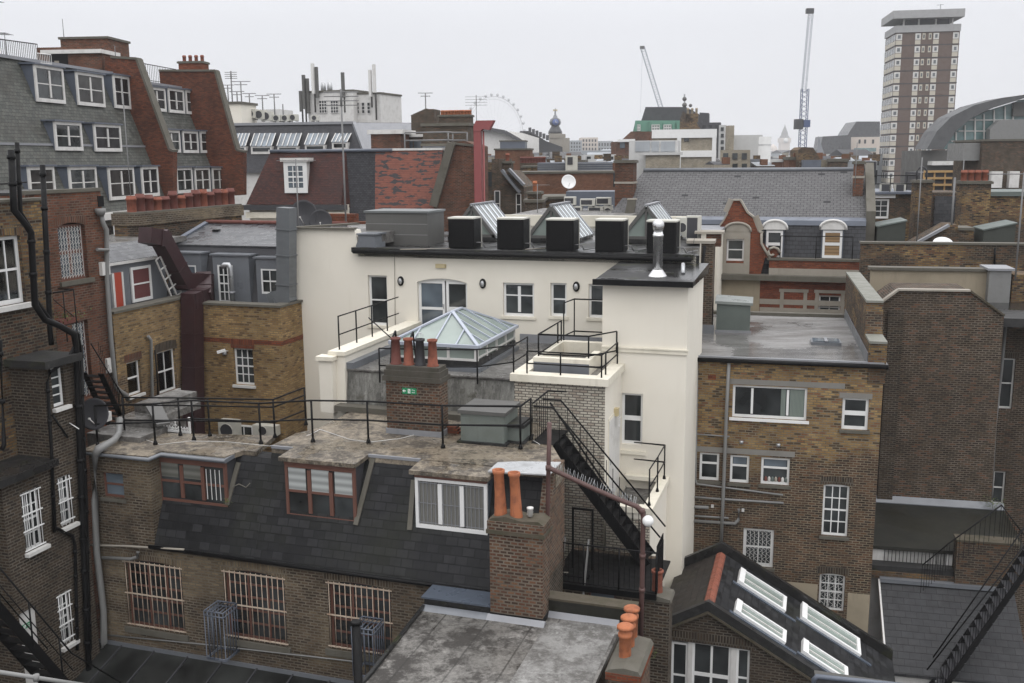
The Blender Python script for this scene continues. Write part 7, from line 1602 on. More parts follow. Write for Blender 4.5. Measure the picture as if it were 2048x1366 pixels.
# row of plant and aerials left of the white block
T, G, w, z0, z1 = bgbox(452, 208, 482, 246, 80, 3, 'plant_room', 'cream plant room with dark roof line behind the slate block', 'house', CREAM, -9, 'wall', 22, lid=.12, lidm=STONED)
T, G, w, z0, z1 = bgbox(478, 219, 560, 246, 86, 3, 'plant_screen', 'white plant enclosure behind the small fan units', 'house', WHITED, -9, 'wall', 22)
for k, (x, y, s) in enumerate(((490, 238, 22), (508, 240, 22), (522, 243, 22), (545, 244, 16), (562, 244, 16), (578, 243, 16), (622, 243, 14))):
    F = Fr(x, y, 82, -9); acunit(F, (0, 0, F.p(x, y).z), s/1991*82, s*.85/1991*82, .5, ['first', 'second', 'third', 'fourth', 'fifth', 'sixth', 'seventh'][k]+' pale fan unit from the left on the far slate block roof', 'pale fan units on the slate block')
for k, (x, yb, yt_, kind, L) in enumerate(((457, 205, 170, 'cross', 1), (465, 206, 142, 'log', 1), (475, 208, 183, 'cross', 1.2), (484, 215, 163, 'cross', 1.6), (500, 218, 187, 'cross', 1.1), (526, 225, 191, 'cross', 1.2), (550, 232, 188, 'cross', 1.2), (567, 240, 208, 'pole', 1), (852, 240, 186, 'cross', 1.2), (820, 330, 158, 'skip', 1))):
    if kind == 'skip': continue
    F = Fr(x, yb, 84, -9); z = F.p(x, yb).z; aerial(F, (0, 0, z-.5), F.p(x, yt_).z-z+.5, ['leftmost aerial of the skyline row beside the farther red party wall', 'tallest aerial of the skyline row with four stacked arms', 'third aerial from the left in the skyline row', 'tall aerial with the widest arms in the skyline row', 'short aerial just right of the widest one', 'sixth aerial from the left above the fan units', 'aerial farthest right with arms in the skyline row', 'bare armless pole left of the white antenna block', 'lone aerial above the brown stepped gable'][k], kind, .05, L, 10, mat=MAST)
for x, yb, yt_, D, lab, kind in ((692, 450, 178, 38, 'tall banded aerial mast rising in front of the grey tiled roof', 'log'), (597, 440, 318, 36, 'thin aerial mast in front of the white dormer', 'yagi'), (953, 245, 190, 60, 'double aerial above the pink red duct', 'log'), (1712, 330, 285, 44, 'thin rod beside the red chimney at the slate roof end', 'pole'), (262, 400, 152, 39, 'thin tall mast in front of the left mansard', 'pole'), (1190, 300, 250, 70, 'grey aerial at the left of the brown gable houses', 'log')):
    if lab.startswith('grey aerial'): continue
    F = Fr(x, yb, D, YAW); z = F.p(x, yb).z; q = F.p(x, yt_); T = aerial(F, (0, 0, z-1), q.z-z+1, lab, kind, .035 if D < 50 and x == 692 else .02, 1.3, 15, mat=MAST)
d_ = Fr(615, 440, 37, YAW); p = d_.p(612, 446); dish(d_, p, .55, 'round grey mesh satellite dish behind the cream parapet', 5, 5, DGREY, .3); p = d_.p(642, 450); dish(d_, p, .42, 'smaller grey satellite dish behind the cream parapet', 25, 5, DGREY, .15)
F = Fr(720, 440, 40, YAW); r = F.rc(645, 428, 730, 455); T = thing(F.sub((r[0], 0, 0)), 'low_brick_wall', 'stepped orange brick parapet behind the cream side wall', 'wall'); w = r[1]-r[0]; M().box(0, w*.75, 0, .4, 15, r[3]).box(w*.75, w*1.1, 0, .4, 15, r[3]-.3).build('brick_wall', BK_ORED, parent=T)
# ---------------- centre: small brown house, pink wall, dish, plant
F = Fr(1010, 400, 62, -9); P = [F.p(x, y) for x, y in ((985, 470), (985, 318), (998, 318), (1000, 342), (1018, 343), (1048, 375), (1048, 470))]
o = P[0].x; T = thing(F.sub((o, 0, 0)), 'brown_gabled_house', 'small brown brick house with lead roof strips right of the pink duct', 'house'); G = F.sub((o, 0, 0))
M().ex([(0, 5), (0, P[1].z), (P[2].x-o, P[2].z), (P[3].x-o, P[3].z), (P[4].x-o, P[4].z), (P[5].x-o, P[5].z), (P[6].x-o, 5)], 'y', 0, 5).build('brick_wall', BK_BROWN, parent=T)
for (xa, ya, xb, yb) in ((1004, 340, 1040, 385), (1018, 338, 1048, 370)): a, b = G.p(xa, ya, -.2), G.p(xb, yb, -.2); M().bar(a, b, .6, .15).build('lead_coping', LEAD, parent=T)
for px in ((990, 382, 1000, 432), (1033, 388, 1042, 430)): gwin(G, T, px, 1, 2, 0, WHITED)
chim(Fr(1010, 330, 63, -9), 1003, 1022, 322, 345, 0, 1, 'small brown chimney with one square red pot on the gabled house', BK_BROWN, 1, TERRA, .5, False)
T, G, w, z0, z1 = bgbox(1030, 347, 1226, 440, 75, 5, 'long_pink_brick_block', 'long low salmon brick building behind the satellite dish', 'house', BK_PINK, -4, 'brick_wall', 5, lid=.1, lidm=STONED)
T, G, w, z0, z1 = bgbox(1075, 325, 1225, 346, 80, 3, 'louvred_plant_screen', 'blue grey louvred plant screen on the salmon brick building', 'screen', LEADB, -4, 'louvres', 18); m = M()
for k in range(5): m.box(0, w, -.06, -.005, z0+(z1-z0)*(k+.3)/5, z0+(z1-z0)*(k+.55)/5)
m.build('slats', LEADL, parent=T)
T, G, w, z0, z1 = bgbox(1131, 311, 1155, 341, 79, 1.5, 'air_conditioner', 'tall cream cabinet unit in front of the louvred screen', 'air conditioner', ACBG, -4, 'casing', None); M().box(.15, w*.6, -.05, -.005, z1-.7, z1-.12).build('grille', DGREY, parent=T)
F = Fr(1136, 378, 60, -9); p = F.p(1136, 390); T = dish(F, (p.x, 0, p.z), .44, 'big white satellite dish in front of the salmon brick wall', 20, 20, WHITE, .75)
T, G, w, z0, z1 = bgbox(1132, 383, 1228, 432, 58, 2, 'plant_deck', 'lead grey plant deck carrying the stacked fan units', 'platform', LEADB, -9, 'deck_wall', 10)
for k, (x0, y0, x1, y1, f) in enumerate(((1128, 394, 1151, 412, 1), (1160, 398, 1190, 414, 2), (1192, 395, 1222, 412, 2), (1146, 413, 1164, 436, 1), (1176, 413, 1206, 436, 1), (1207, 411, 1225, 436, 1))):
    F = Fr((x0+x1)/2, y1, 52, -9); r = F.rc(x0, y0, x1, y1); acunit(F, (r[0], 0, r[2]), r[1]-r[0], r[3]-r[2], .5, ['upper left boxy unit', 'upper middle framed unit', 'upper right framed unit', 'lower left narrow unit', 'lower middle wide unit', 'round fan unit by the tall red chimney'][k]+' of the stacked plant below the dish', 'stacked fan units below the dish', grid=1 if k < 5 else None)
# rooftops between (small chimneys and mixed blocks)
for k, (x0, y0, x1, y1, D, mat, lab) in enumerate(((1050, 405, 1085, 450, 56, BK_BROWN, 'mossy brown rooftop block beside the gabled house'), (1085, 398, 1130, 425, 60, BK_STOCK, 'low stock brick roof block left of the stacked plant'), (990, 300, 1060, 345, 95, BK_PINK, 'red brick parapet left of the dish'), (1045, 335, 1100, 350, 85, BK_STOCK, 'long low stock brick parapet'), (1000, 283, 1050, 305, 130, LEADB, 'blue grey glazed rooftop behind the pots'), (845, 292, 905, 300, 62, LEAD, 'lead flat roof step behind the brown gable'))):
    bgbox(x0, y0, x1, y1, D, 4, 'rooftop_block', lab, 'house', mat, -5, 'wall', 5, lid=.1, lidm=STONED)
chim(Fr(1067, 400, 57, -9), 1055, 1080, 383, 412, -.3, 1, 'lichened chimney with one orange pot in the centre gap', BK_STOCK, 1, TERRAO, .6, False)
T, G, w, z0, z1 = bgbox(1040, 326, 1090, 342, 88, 1, 'pot_row_wall', 'dense row of red chimney pots on a low wall', 'chimney', BK_BROWN, -5, 'brick_wall', 5)
for k in range(16): pot(T, w*(k+.5)/16, .5, z1-.05, .6, 'straight', TERRAD, .8, n=8)
F = Fr(1075, 440, 50, -9); p = F.p(1060, 445); aerial(F, (0, 0, p.z), 1.9, 'tangled yagi aerial over the centre gap', 'yagi', .02, 1.2, 10)
# cream lower roofs behind the skylights
T, G, w, z0, z1 = bgbox(1340, 466, 1436, 520, 44, 6, 'cream_low_roof', 'cream parapet roofs between the cream building and the Dutch gable', 'house', CREAM, -17, 'wall', 5, lid=.08, lidm=LEADL)
T, G, w, z0, z1 = bgbox(1000, 440, 1240, 470, 46, 8, 'rear_flat_roof', 'flat roof and low parapet behind the ridge skylights', 'house', CREAM2, -17, 'wall', 5, lid=.08, lidm=FELT)
# ---------------- right middle
F = Fr(1800, 430, 58, -10); T = thing(F.sub((F.p(1725, 430).x, 0, 0)), 'brown_attic_house', 'brown brick house with white attic window and two fan units on its roof', 'house'); G = F.sub((F.p(1725, 430).x, 0, 0)); w = G.p(1832, 430).x; zt = G.p(1790, 388).z
r = G.rc(1733, 398, 1778, 437); win(G, T, r, y=.05, cols=3, rows=3, fw=.1); M().wall([(0, 5), (w, 5), (w, zt), (0, zt)], 0, 6, [r], .15).build('brick_wall', BK_STOCK, parent=T); M().box(r[0]-.3, r[1]+.3, -.1, .0, r[3]+.06, r[3]+.32).build('white_lintel', WHITE, parent=T); M().box(-.1, w+.1, -.3, 6, zt, zt+.12).build('lead_roof', LEADB, parent=T)
for k, (x0, x1) in enumerate(((1762, 1783), (1791, 1812))):
    r = G.rc(x0, 367, x1, 383, 1); acunit(G, (r[0], 1, r[2]-.1), r[1]-r[0], r[3]-r[2]+.1, .5, ['left', 'right'][k]+' of two dark fronted units on the brown attic house', 'dark fronted units', grid=1)
railing(G, 'roof_railing', 'thin rail round the fan units on the brown attic house', [(0, .2, zt+.1), (w*.5, .2, zt+.1), (w, .2, zt+.1), (w, 3, zt+.1)], .95, (1.0, .5), .025, foot=False)
chim(Fr(1843, 400, 54, -10), 1830, 1862, 360, 480, 0, 1.2, 'plain brown brick stack right of the brown attic house', BK_STOCK, 0, bands=False, zdown=8)
F = Fr(1845, 350, 54, -10); m = M(); p = F.p(1847, 362); T = thing(F.sub((p.x, .5, p.z)), 'hooped_flue', 'dark hooped pipe on top of the plain brown stack', 'flue'); M().tube([(-.25+.0, 0, 0), (-.25, 0, .5), (-.15, 0, .68), (0, 0, .74), (.15, 0, .68), (.25, 0, .5), (.25, 0, 0)], .05, 6).build('hoop', DGREY, parent=T)
T = chim(Fr(1950, 400, 50, -10), 1922, 1978, 362, 500, 0, 1.2, 'broad brown chimney with four red pots near the right edge', BK_STOCK, 4, TERRA, .55, False, zdown=8, potd=1.3)
T, G, w, z0, z1 = bgbox(1862, 385, 1925, 500, 56, 4, 'recessed_dark_house', 'shadowed brick recess between two brown chimneys', 'house', BK_BROWN, -10, 'brick_wall', 5); M().box(.1, w*.7, -.3, -.01, z1-2, z1-.2).build('slate_cladding', SL_WET, parent=T)
T, G, w, z0, z1 = bgbox(1978, 392, 2100, 500, 52, 4, 'brown_brick_house', 'brown brick wall behind the green sheds at the right edge', 'house', BK_STOCK, -10, 'brick_wall', 5, lid=.15, lidm=GREENBX)
T, G, w, z0, z1 = bgbox(1962, 282, 2110, 400, 75, 6, 'tall_brown_block', 'tall plain brown brick block at the upper right edge below the curved roof', 'house', BK_BROWN, -5, 'brick_wall', 5, lid=.1, lidm=STONED)
M().box(-1.2, 0, .5, 4, z1-1.4, z1-.1).build('grey_plant', PIPEG, parent=T); m = M().box(.6, 1.4, -.5, -.01, z1-3.4, z1-2.2).box(1.9, 2.6, -.5, -.01, z1-3.4, z1-2.2); m.build('balcony_screen', WHITED, parent=T)
for k, (x0, x1, yl, yr, yb, lab) in enumerate(((1755, 1812, 455, 443, 490, 'left of two dark green wedge shaped roof sheds'), (1968, 2032, 462, 448, 490, 'right of two dark green wedge shaped roof sheds'))):
    F = Fr((x0+x1)/2, yb, 45, -13); a, b = F.p(x0, yl), F.p(x1, yr); zb_ = F.p((x0+x1)/2, yb).z-1; G = F.sub((a.x, 0, zb_)); T = thing(G, 'roof_shed', lab, 'shed', 'dark green wedge sheds')
    M().ex([(0, 0), (b.x-a.x, 0), (b.x-a.x, b.z-zb_), (0, a.z-zb_)], 'y', 0, 2).build('clad_body', paint('dark_green_sheet%d' % k, (.04, .045, .038), .6, .3), parent=T); M().slab([(-.05, -.06, a.z-zb_+.01), (b.x-a.x+.05, -.06, b.z-zb_+.01), (b.x-a.x+.05, 2.1, b.z-zb_+.01), (-.05, 2.1, a.z-zb_+.01)], (0, 0, .06)).build('roof_sheet', GREENBX, parent=T)
F = Fr(1890, 470, 46, -13); P = [F.p(x, y) for x, y in ((1822, 492), (1898, 450), (1916, 450), (1916, 456), (1948, 460), (1948, 492))]; T = thing(F.sub((P[0].x, 0, 0)), 'low_brick_gable', 'low brick gable with pale sloping edge between the green sheds', 'gable'); o = P[0].x
M().ex([(p.x-o, p.z) for p in P], 'y', 0, 2).build('brick_wall', BK_STOCK, parent=T); M().bar((0, 0, P[0].z), (P[1].x-o, 0, P[1].z), .3, .12).build('coping', LEADL, parent=T); M().box(P[3].x-o, P[4].x-o, -.1, 1.5, P[3].z-.1, P[3].z+.02).build('slab', STONED, parent=T)
p = F.p(1885, 487, -1); dish(F, (p.x, -1, p.z-.3), .45, 'white satellite dish peeping over the long brick wall', 0, 50, WHITE, .2)
F = Fr(1905, 480, 45, -13)
for x, yb, yt_, lab, kind, D in ((1833, 490, 315, 'pale slim mast right of the attic window', 'pole', 46), (1903, 450, 355, 'thick white pole with a black box on the low gable', 'pole', 46), (2033, 530, 345, 'banded mast with a wide yagi at the right edge', 'yagi', 34), (1920, 430, 320, 'thin dark mast by the broad brown chimney', 'pole', 55)):
    F = Fr(x, yb, D, YAW); z = F.p(x, yb).z; aerial(F, (0, 0, z-.5), F.p(x, yt_).z-z+.5, lab, kind, .05 if x == 1903 else .03, 2.2 if x == 2033 else 1.0, 5, mat=MAST)
# timber deck beyond
T, G, w, z0, z1 = bgbox(1845, 345, 1930, 385, 85, 5, 'timber_roof_deck', 'new timber roof deck rails in front of the tower block', 'deck', DGREY, -5, 'deck_base', 18); 
for k in range(4): M().box(0, w, -.2, -.1, z0+(z1-z0)*k/3, z0+(z1-z0)*k/3+.18).build('timber_rail', TIMBER, parent=T)
for k in range(5): M().box(w*k/4, w*k/4+.12, -.09, -.02, z0, z1).build('timber_post', TIMBER, parent=T)
# ================================================================ far skyline
def poly(F, T, pxs, w, dep, mat, name, zb=None):
    q = vspoly(F, pxs, w); return M().ex(q, 'y', w, w+dep).build(name, mat, parent=T)
def FT(x, y, D, deg, name, label, cat, group=None):
    F = Fr(x, y, D, deg); return F, thing(F, name, label, cat, group)
def wrows(F, T, x0, y0, x1, y1, cols, rows, pane=GL, w=0, fx=.55, fy=.6, nm='window', fr=None):
    for j in range(rows):
        for i in range(cols):
            cw, ch = (x1-x0)/cols, (y1-y0)/rows
            r = F.rc(x0+cw*(i+.5-fx/2), y0+ch*(j+.5-fy/2), x0+cw*(i+.5+fx/2), y0+ch*(j+.5+fy/2), w)
            o = M().box(r[0], r[1], w-.12, w-.02, r[2], r[3]).build(nm, pane, parent=T)
            if fr:
                t = (r[1]-r[0])*.12; m = M(); frame(m, r[0]-t, r[1]+t, r[2]-t, r[3]+t, w-.2, t, 1, 2, t*.6, True, .15); m.build('window_frame', fr, parent=o)
# tower block
TWB = paint('tower_brick', (.12, .085, .07), .85, .15); SPAN = paint('tower_spandrel', (.50, .46, .38), .7, .2)
BANDC = paint('tower_concrete', (.33, .33, .33), .7, .2)
F = Fr(1786, 180, 230, -10); wf = F.p(1916, 120, 0).x; zt = F.p(1850, 64, 0).z; dep = 12
T = thing(F, 'tower_block', 'tall brown brick tower block with rows of white windows and overhanging roof slab', 'tower')
M().box(0, wf, 0, dep, 0, zt-.003).build('brick_body', TWB, parent=T); M().box(-.3, wf+.1, -.3, dep+.3, zt, zt+1.5).build('parapet_band', BANDC, parent=T)
M().box(2.5, wf-2.0, 1.5, dep-1.5, zt+1.5, zt+2.9).build('recessed_storey', DGREY, parent=T); M().box(-1.1, wf+.5, -1.2, dep+1.0, zt+2.903, zt+4.6).build('roof_slab', BANDC, parent=T)
for x in (1.5, wf*.35, wf*.62, wf-1.6): M().box(x, x+.3, .9, 1.3, zt+1.5, zt+2.9).build('column', WHITED, parent=T)
fh = 2.755; tg = glassmat('tower_glass', (.10, .11, .115), .2, .5, .3)
for k in range(13):
    zb_ = zt-fh*(k+1); m = M().box(-.05, wf+.05, -.06, -.01, zb_-.08, zb_+.1).box(-.06, -.01, 0, dep, zb_-.08, zb_+.1); m.build('floor_band', DGREY, parent=T)
    for (a, b, big) in ((.0, .095, 1), (.304, .39, 1), (.415, .462, 0), (.515, .56, 0), (.588, .675, 1), (.895, .985, 1)):
        if k == 12 and not big: continue
        x0, x1 = wf*a, wf*b; z0_ = zb_+1.15; z1_ = zb_+fh-.25
        o = M().box(x0, x1, -.1, -.003, z0_, z1_).build('window', WHITED if big else SPAN, parent=T)
        M().box(x0+(.35 if big else .15), x1-(.3 if big else .15), -.14, -.101, z0_+.3, z1_-.3).build('pane', tg, parent=o)
        M().box(x0, x1, -.09, -.003, zb_+.15, z0_-.1).build('spandrel', SPAN, parent=o) if big else None
    o = M().box(-.1, -.003, .2, dep-.2, zb_+1.15, zb_+fh-.3).build('side_glazing', tg, parent=T); M().box(-.09, -.003, .2, dep-.2, zb_+.15, zb_+1.1).build('spandrel', SPAN, parent=o)
    m = M().box(-.15, -.101, .2, dep-.2, zb_+fh-.38, zb_+fh-.3)
    for j in range(5): y = .2+(dep-.4)*j/4; m.box(-.16, -.101, max(.2, y-.12), min(dep-.2, y+.12), zb_+.15, zb_+fh-.3)
    m.build('mullions', WHITED, parent=o)
M().tube([(wf*.72, 3, zt+4.6), (wf*.72, 3, zt+6.2)], .1, 4).build('mast', METAL, parent=T); M().bar((wf*.72-.8, 3, zt+6), (wf*.72+.6, 3, zt+6.1), .12).build('antenna', METAL, parent=T)
# curved roof glass building
CRV = paint('curved_roof_zinc', (.10, .102, .105), .6, .3, spec=.2)
F, T = FT(1950, 300, 112, -6, 'curved_roof_building', 'glass fronted building under a sweeping grey curved roof at the right edge', 'building')
up = [(1847, 298), (1868, 262), (1896, 234), (1942, 211), (1995, 197), (2052, 189), (2120, 186)]; lo = [(2120, 192), (2052, 194), (1980, 216), (1942, 232), (1907, 260), (1880, 298)]
q = vspoly(F, up+lo, 0); M().ex(q, 'y', -1.2, 3.5).build('curved_roof', CRV, parent=T)
q = vspoly(F, [(1885, 298), (1912, 262), (1946, 236), (1984, 219), (2052, 198), (2120, 196), (2120, 300)], 0); M().ex(q, 'y', .5, 8).build('glass_front', GLF, parent=T)
m = M()
for i, (x, y) in enumerate(((1912, 262), (1930, 248), (1950, 234), (1968, 226), (1988, 218), (2010, 211), (2026, 206))): a, b = F.p(x, y+2, .4), F.p(x, 298, .4); m.bar(a, b, .14)
for y in (240, 262, 282): a, b = F.p(1890+(298-y)*.75, y, .4), F.p(2030, y, .4); m.bar(a, b, .12)
m.build('mullions', WHITED, parent=T)
r = F.rc(1842, 300, 2010, 322, .3); M().box(r[0], r[1], .3, 8, 0, r[3]).build('grey_base', GREYBX, parent=T); r = F.rc(1862, 322, 1980, 330, -1); M().box(r[0], r[1], -1.5, .29, r[2], r[3]).build('balcony_edge', WHITED, parent=T)
r = F.rc(2026, 204, 2120, 232, .2); M().box(r[0], r[1], .1, .49, r[2], r[3]).build('grey_upper_room', GREYBX, parent=T); poly(F, T, [(1980, 300), (1980, 258), (2000, 240), (2060, 238), (2060, 300)], -1.5, 1.2, PIPEG, 'grey_plant')
# observation wheel
D = 1700; c = sp(Fr(0, 0, 0, 0, o=(0, 0, 0)), 990, 268, D); G = Fr(0, 0, 0, 39, o=(c.x, c.y, c.z)); Rw = 61.0
T = thing(G, 'observation_wheel', 'giant observation wheel fading into the haze left of the clock cupola', 'wheel')
def ringpts(R_, n=72): return [(R_*math.cos(2*math.pi*k/n), 0, R_*math.sin(2*math.pi*k/n)) for k in range(n+1)]
M().tube(ringpts(Rw), .5, 5, False).build('outer_rim', METAL, parent=T); M().tube(ringpts(Rw*.93), .3, 4, False).build('inner_rim', METAL, parent=T)
m = M()
for k in range(32): a = 2*math.pi*k/32; m.tube([(3*math.cos(a), 0, 3*math.sin(a)), (Rw*math.cos(a), 0, Rw*math.sin(a))], .12, 3, False)
m.build('spokes', METAL, parent=T); M().cyl((0, 0), 3, -3, 3, 10).build('hub', METAL, parent=T)
for k in range(32):
    a = 2*math.pi*(k+.5)/32; M().lathe([(.01, -3.2), (1.9, -2), (2.4, 0), (1.9, 2), (.01, 3.2)], (Rw+3.4)*math.cos(a), 0, 8, False, (Rw+3.4)*math.sin(a)).build('capsule', METAL, parent=T)
M().bar((0, 0, 0), (-25, 20, -c.z+1), 3).build('support_leg', WHITE, parent=T); M().bar((0, 0, 0), (25, 20, -c.z+1), 3).build('support_leg', WHITE, parent=T)
# clock cupola
F, T = FT(1111, 300, 330, 0, 'clock_cupola', 'small dark cupola with a blue clock and gilded vane above a pale tower', 'tower'); s = 330/1991
def zy(y): return F.p(1111, y).z
M().box(-1.9, 4.6, 0, 5, 0, zy(276)).box(-2.1, 2.2, -.2, 4, zy(276), zy(267)).build('stone_tower', STONE, parent=T)
M().lathe([(2.3, zy(267)), (2.2, zy(262)), (1.3, zy(252)), (1.3, zy(250))], 0, 2, 8, True).build('slate_base', SL_WET, parent=T); M().lathe([(1.6, zy(250)), (1.9, zy(244)), (1.6, zy(238)), (.8, zy(235)), (.6, zy(231)), (.3, zy(229)), (.25, zy(222)), (.05, zy(215))], 0, 2, 10, True).build('spire', LEAD, parent=T)
m = M().lathe([(.001, 0), (1.25, 0), (1.25, .3), (.001, .3)], 0, 0, 20, False); m.v = [(a, .2-c, b+zy(244.5)) for a, b, c in m.v]; o = m.build('clock_rim', DGREY, parent=T)
m = M().lathe([(.001, 0), (1.05, 0), (1.05, .1), (.001, .1)], 0, 0, 20, False); m.v = [(a, -.15-c, b+zy(244.5)) for a, b, c in m.v]; m.build('clock_face', BLUEFR, parent=T); M().bar((0, -.3, zy(244.5)), (.0, -.3, zy(241)), .12).bar((0, -.3, zy(244.5)), (.5, -.3, zy(244.5)), .12).build('clock_hands', SIGNW, parent=T)
M().bar((-.7, 2, zy(220)), (.7, 2, zy(220)), .3, .5).build('gilded_vane', YELFIX, parent=T)
# curved white halls
F, T = FT(1010, 300, 300, 0, 'white_curved_hall', 'white wall under a long dark curved roof line beside the observation wheel', 'building')
poly(F, T, [(955, 345), (955, 256), (975, 257), (1005, 264), (1032, 276), (1048, 285), (1048, 345)], 0, 20, WHITED, 'white_wall'); q = [F.p(x, y, -.5) for x, y in ((950, 256), (975, 258), (1010, 264), (1035, 278), (1050, 288))]; m = M()
for a, b in zip(q, q[1:]): m.bar(a, b, 3, 1.0)
m.build('dark_roof_edge', DGREY, parent=T)
F, T = FT(1060, 300, 320, 0, 'curved_glass_hall', 'dark ribbed hall roof sloping down towards the clock cupola', 'building')
poly(F, T, [(1040, 330), (1040, 262), (1060, 262), (1092, 282), (1125, 294), (1125, 330)], 2, 20, SL_TERR, 'dark_wall'); poly(F, T, [(1020, 330), (1018, 262), (1045, 266), (1078, 276), (1078, 330)], 0, 1.9, WHITED, 'pale_gable')
m = M()
for k in range(6): a = F.p(1057+k*7, 259+k*3, 1); m.box(a.x, a.x+.9, .5, 2, a.z-1, a.z+.6)
m.build('roof_serration', DGREY, parent=T)
def simple(x0, y0, x1, y1, D, dep, mat, label, cols=0, rows=0, name='distant_building', pane=GL, lid=0, lidm=None, deg=0, group=None, wfr=None):
    T, G, w, z0, z1 = bgbox(x0, y0, x1, y1, D, dep, name, label, 'building', mat, deg, 'wall', 0, group, lid, lidm)
    if cols: wrows(G, T, x0+2, y0+2, x1-2, y1-1, cols, rows, pane, fr=wfr)
    return T, G, w, z0, z1
FARW = paint('far_white', (.5, .5, .49), .8, .15); FARC = paint('far_cream', (.55, .48, .42), .8, .15); FARG = paint('far_grey', (.3, .32, .34), .8, .2)
simple(1128, 281, 1164, 305, 620, 20, FARG, 'hazy grey office block right of the clock cupola', 6, 3)
simple(1162, 275, 1196, 303, 640, 20, FARC, 'hazy cream office block in the centre distance', 5, 3)
simple(1194, 282, 1226, 305, 660, 20, FARG, 'hazy grey block right of the cream office block', 5, 2)
simple(1120, 301, 1240, 330, 400, 20, FARG, 'long low grey roof range in the centre distance', 10, 1)
simple(1113, 268, 1131, 305, 335, 8, STONE, 'plain pale block attached to the clock cupola')
# dark slate block with copper green storey
F, T = FT(1340, 262, 200, -12, 'dark_slate_block', 'dark slate clad top block with a green copper storey below, dishes on top', 'building')
poly(F, T, [(1282, 330), (1282, 243), (1291, 214), (1372, 214), (1398, 228), (1404, 240), (1404, 330)], 0, 16, DGREY, 'dark_roof'); poly(F, T, [(1399, 330), (1399, 225), (1418, 226), (1418, 330)], 1, 8, DGREY, 'stair_block')
poly(F, T, [(1266, 330), (1266, 262), (1271, 241), (1360, 241), (1360, 330)], -3, 2.9, COPPER, 'copper_storey')
for (x0, x1) in ((1271, 1281), (1303, 1320), (1327, 1343)): r = F.rc(x0, 249, x1, 262, -3.1); o = M().box(r[0], r[1], -3.2, -3.05, r[2], r[3]).build('window', GLG, parent=T); m = M(); frame(m, r[0], r[1], r[2], r[3], -3.3, .15, 3, 2, .12); m.build('window_frame', WHITED, parent=o)
m = M()
for x in (1272, 1297, 1299, 1322, 1347, 1356): a, b = F.p(x, 243, -3.3), F.p(x, 262, -3.3); m.bar(a, b, .4)
m.build('copper_ribs', COPPER, parent=T)
for x, y, r_ in ((1369, 198, .45), (1369, 210, .5), (1381, 211, .35)): q = F.p(x, y, 3); o = M().lathe([(.01, -r_), (r_*.7, -r_*.7), (r_, 0), (r_*.7, r_*.7), (.01, r_)], q.x, 3, 10, False, q.z).build('dish', GREYBX, parent=T)
a, b = F.p(1369, 214, 3), F.p(1369, 188, 3); M().tube([a, b], .15, 4).build('mast', METAL, parent=T)
simple(1400, 245, 1441, 300, 190, 12, DGREY, 'dark grey block right of the copper storey', 3, 3, deg=-12); simple(1437, 250, 1452, 330, 170, 12, FARW, 'narrow white block with balconies right of the dark grey block', 1, 6, deg=-12)
F, T = FT(1375, 262, 168, -12, 'brown_chimney_gable', 'brown gable end with six pale pots in front of the dark slate block', 'chimney'); poly(F, T, [(1358, 300), (1360, 238), (1366, 222), (1390, 240), (1403, 262), (1403, 300)], 0, 3, BK_STOCK, 'brick_wall'); a = F.p(1384, 232, 0)
M().box(a.x-1.0, a.x+1.0, 0, 1, a.z-1, a.z+.4).build('stack', BK_STOCK, parent=T)
for k in range(3): pot(T, a.x-.7+k*.7, .4, a.z+.3, 1.0, 'straight', TAN, 1.6, n=6)
F, T = FT(1262, 300, 150, -12, 'red_gable_house', 'sloping red brown gable wall below the green copper storey', 'house'); poly(F, T, [(1222, 345), (1222, 284), (1240, 283), (1262, 263), (1302, 263), (1302, 345)], 0, 8, BK_RED, 'brick_wall')
r = F.rc(1240, 284, 1250, 296, 0); M().box(r[0], r[1], -.2, -.02, r[2], r[3]).build('window', GLB, parent=T); M().box(r[0]-.3, r[1]+1.5, -.6, -.02, r[3]+.01, r[3]+.4).build('white_trim', WHITE, parent=T)
# white framed beige building
F, T = FT(1360, 337, 128, -12, 'white_framed_building', 'white framed building with beige brick infill beyond the big slate roof', 'building'); r = F.rc(1305, 262, 1431, 345)
M().box(r[0], r[1], 0, 10, 0, r[3]).build('beige_wall', BK_BEIGE, parent=T); m = M(); z1, z2 = F.p(1360, 276).z, F.p(1360, 311).z
m.box(r[0]-.1, r[1]+.1, -.25, -.01, z1, r[3]+.2).box(r[0], r[1]+.1, -.25, -.01, z2-.2, z2+.6); 
for x in (1358, 1428): u = F.p(x, 300).x; m.box(u-.25, u+.25, -.24, -.01, 0, z1-.003)
m.build('white_frame', WHITE, parent=T); r = F.rc(1368, 276, 1378, 283); M().box(r[0], r[1], -.1, -.012, r[2], r[3]).build('window', GL, parent=T)
F, T = FT(1308, 312, 118, -12, 'grey_glazed_building', 'low white building with grey blue panels in front of the white framed building', 'building'); r = F.rc(1258, 281, 1356, 308); M().box(r[0], r[1], 0, 6, 0, r[3]).build('white_body', FARW, parent=T)
for x0, x1 in ((1271, 1300), (1303, 1318), (1322, 1350)): q = F.rc(x0, 283, x1, 303); M().box(q[0], q[1], -.1, -.01, q[2], q[3]).build('grey_panel', FARG, parent=T)
r = F.rc(1293, 310, 1360, 345); M().box(r[0], r[1], -1.5, -.12, 0, r[3]).build('beige_lower_wall', BK_BEIGE, parent=T); M().box(r[0]-.3, r[1]+.3, -1.8, -.11, r[3], r[3]+.3).build('roof_edge', FARW, parent=T)
simple(1168, 309, 1232, 322, 112, 6, FARW, 'low white parapet building left of the tall red chimney', 4, 1)
simple(1440, 300, 1500, 345, 105, 8, BK_BEIGE, 'beige block with wide glazing beyond the ridge', 3, 2, deg=-12)
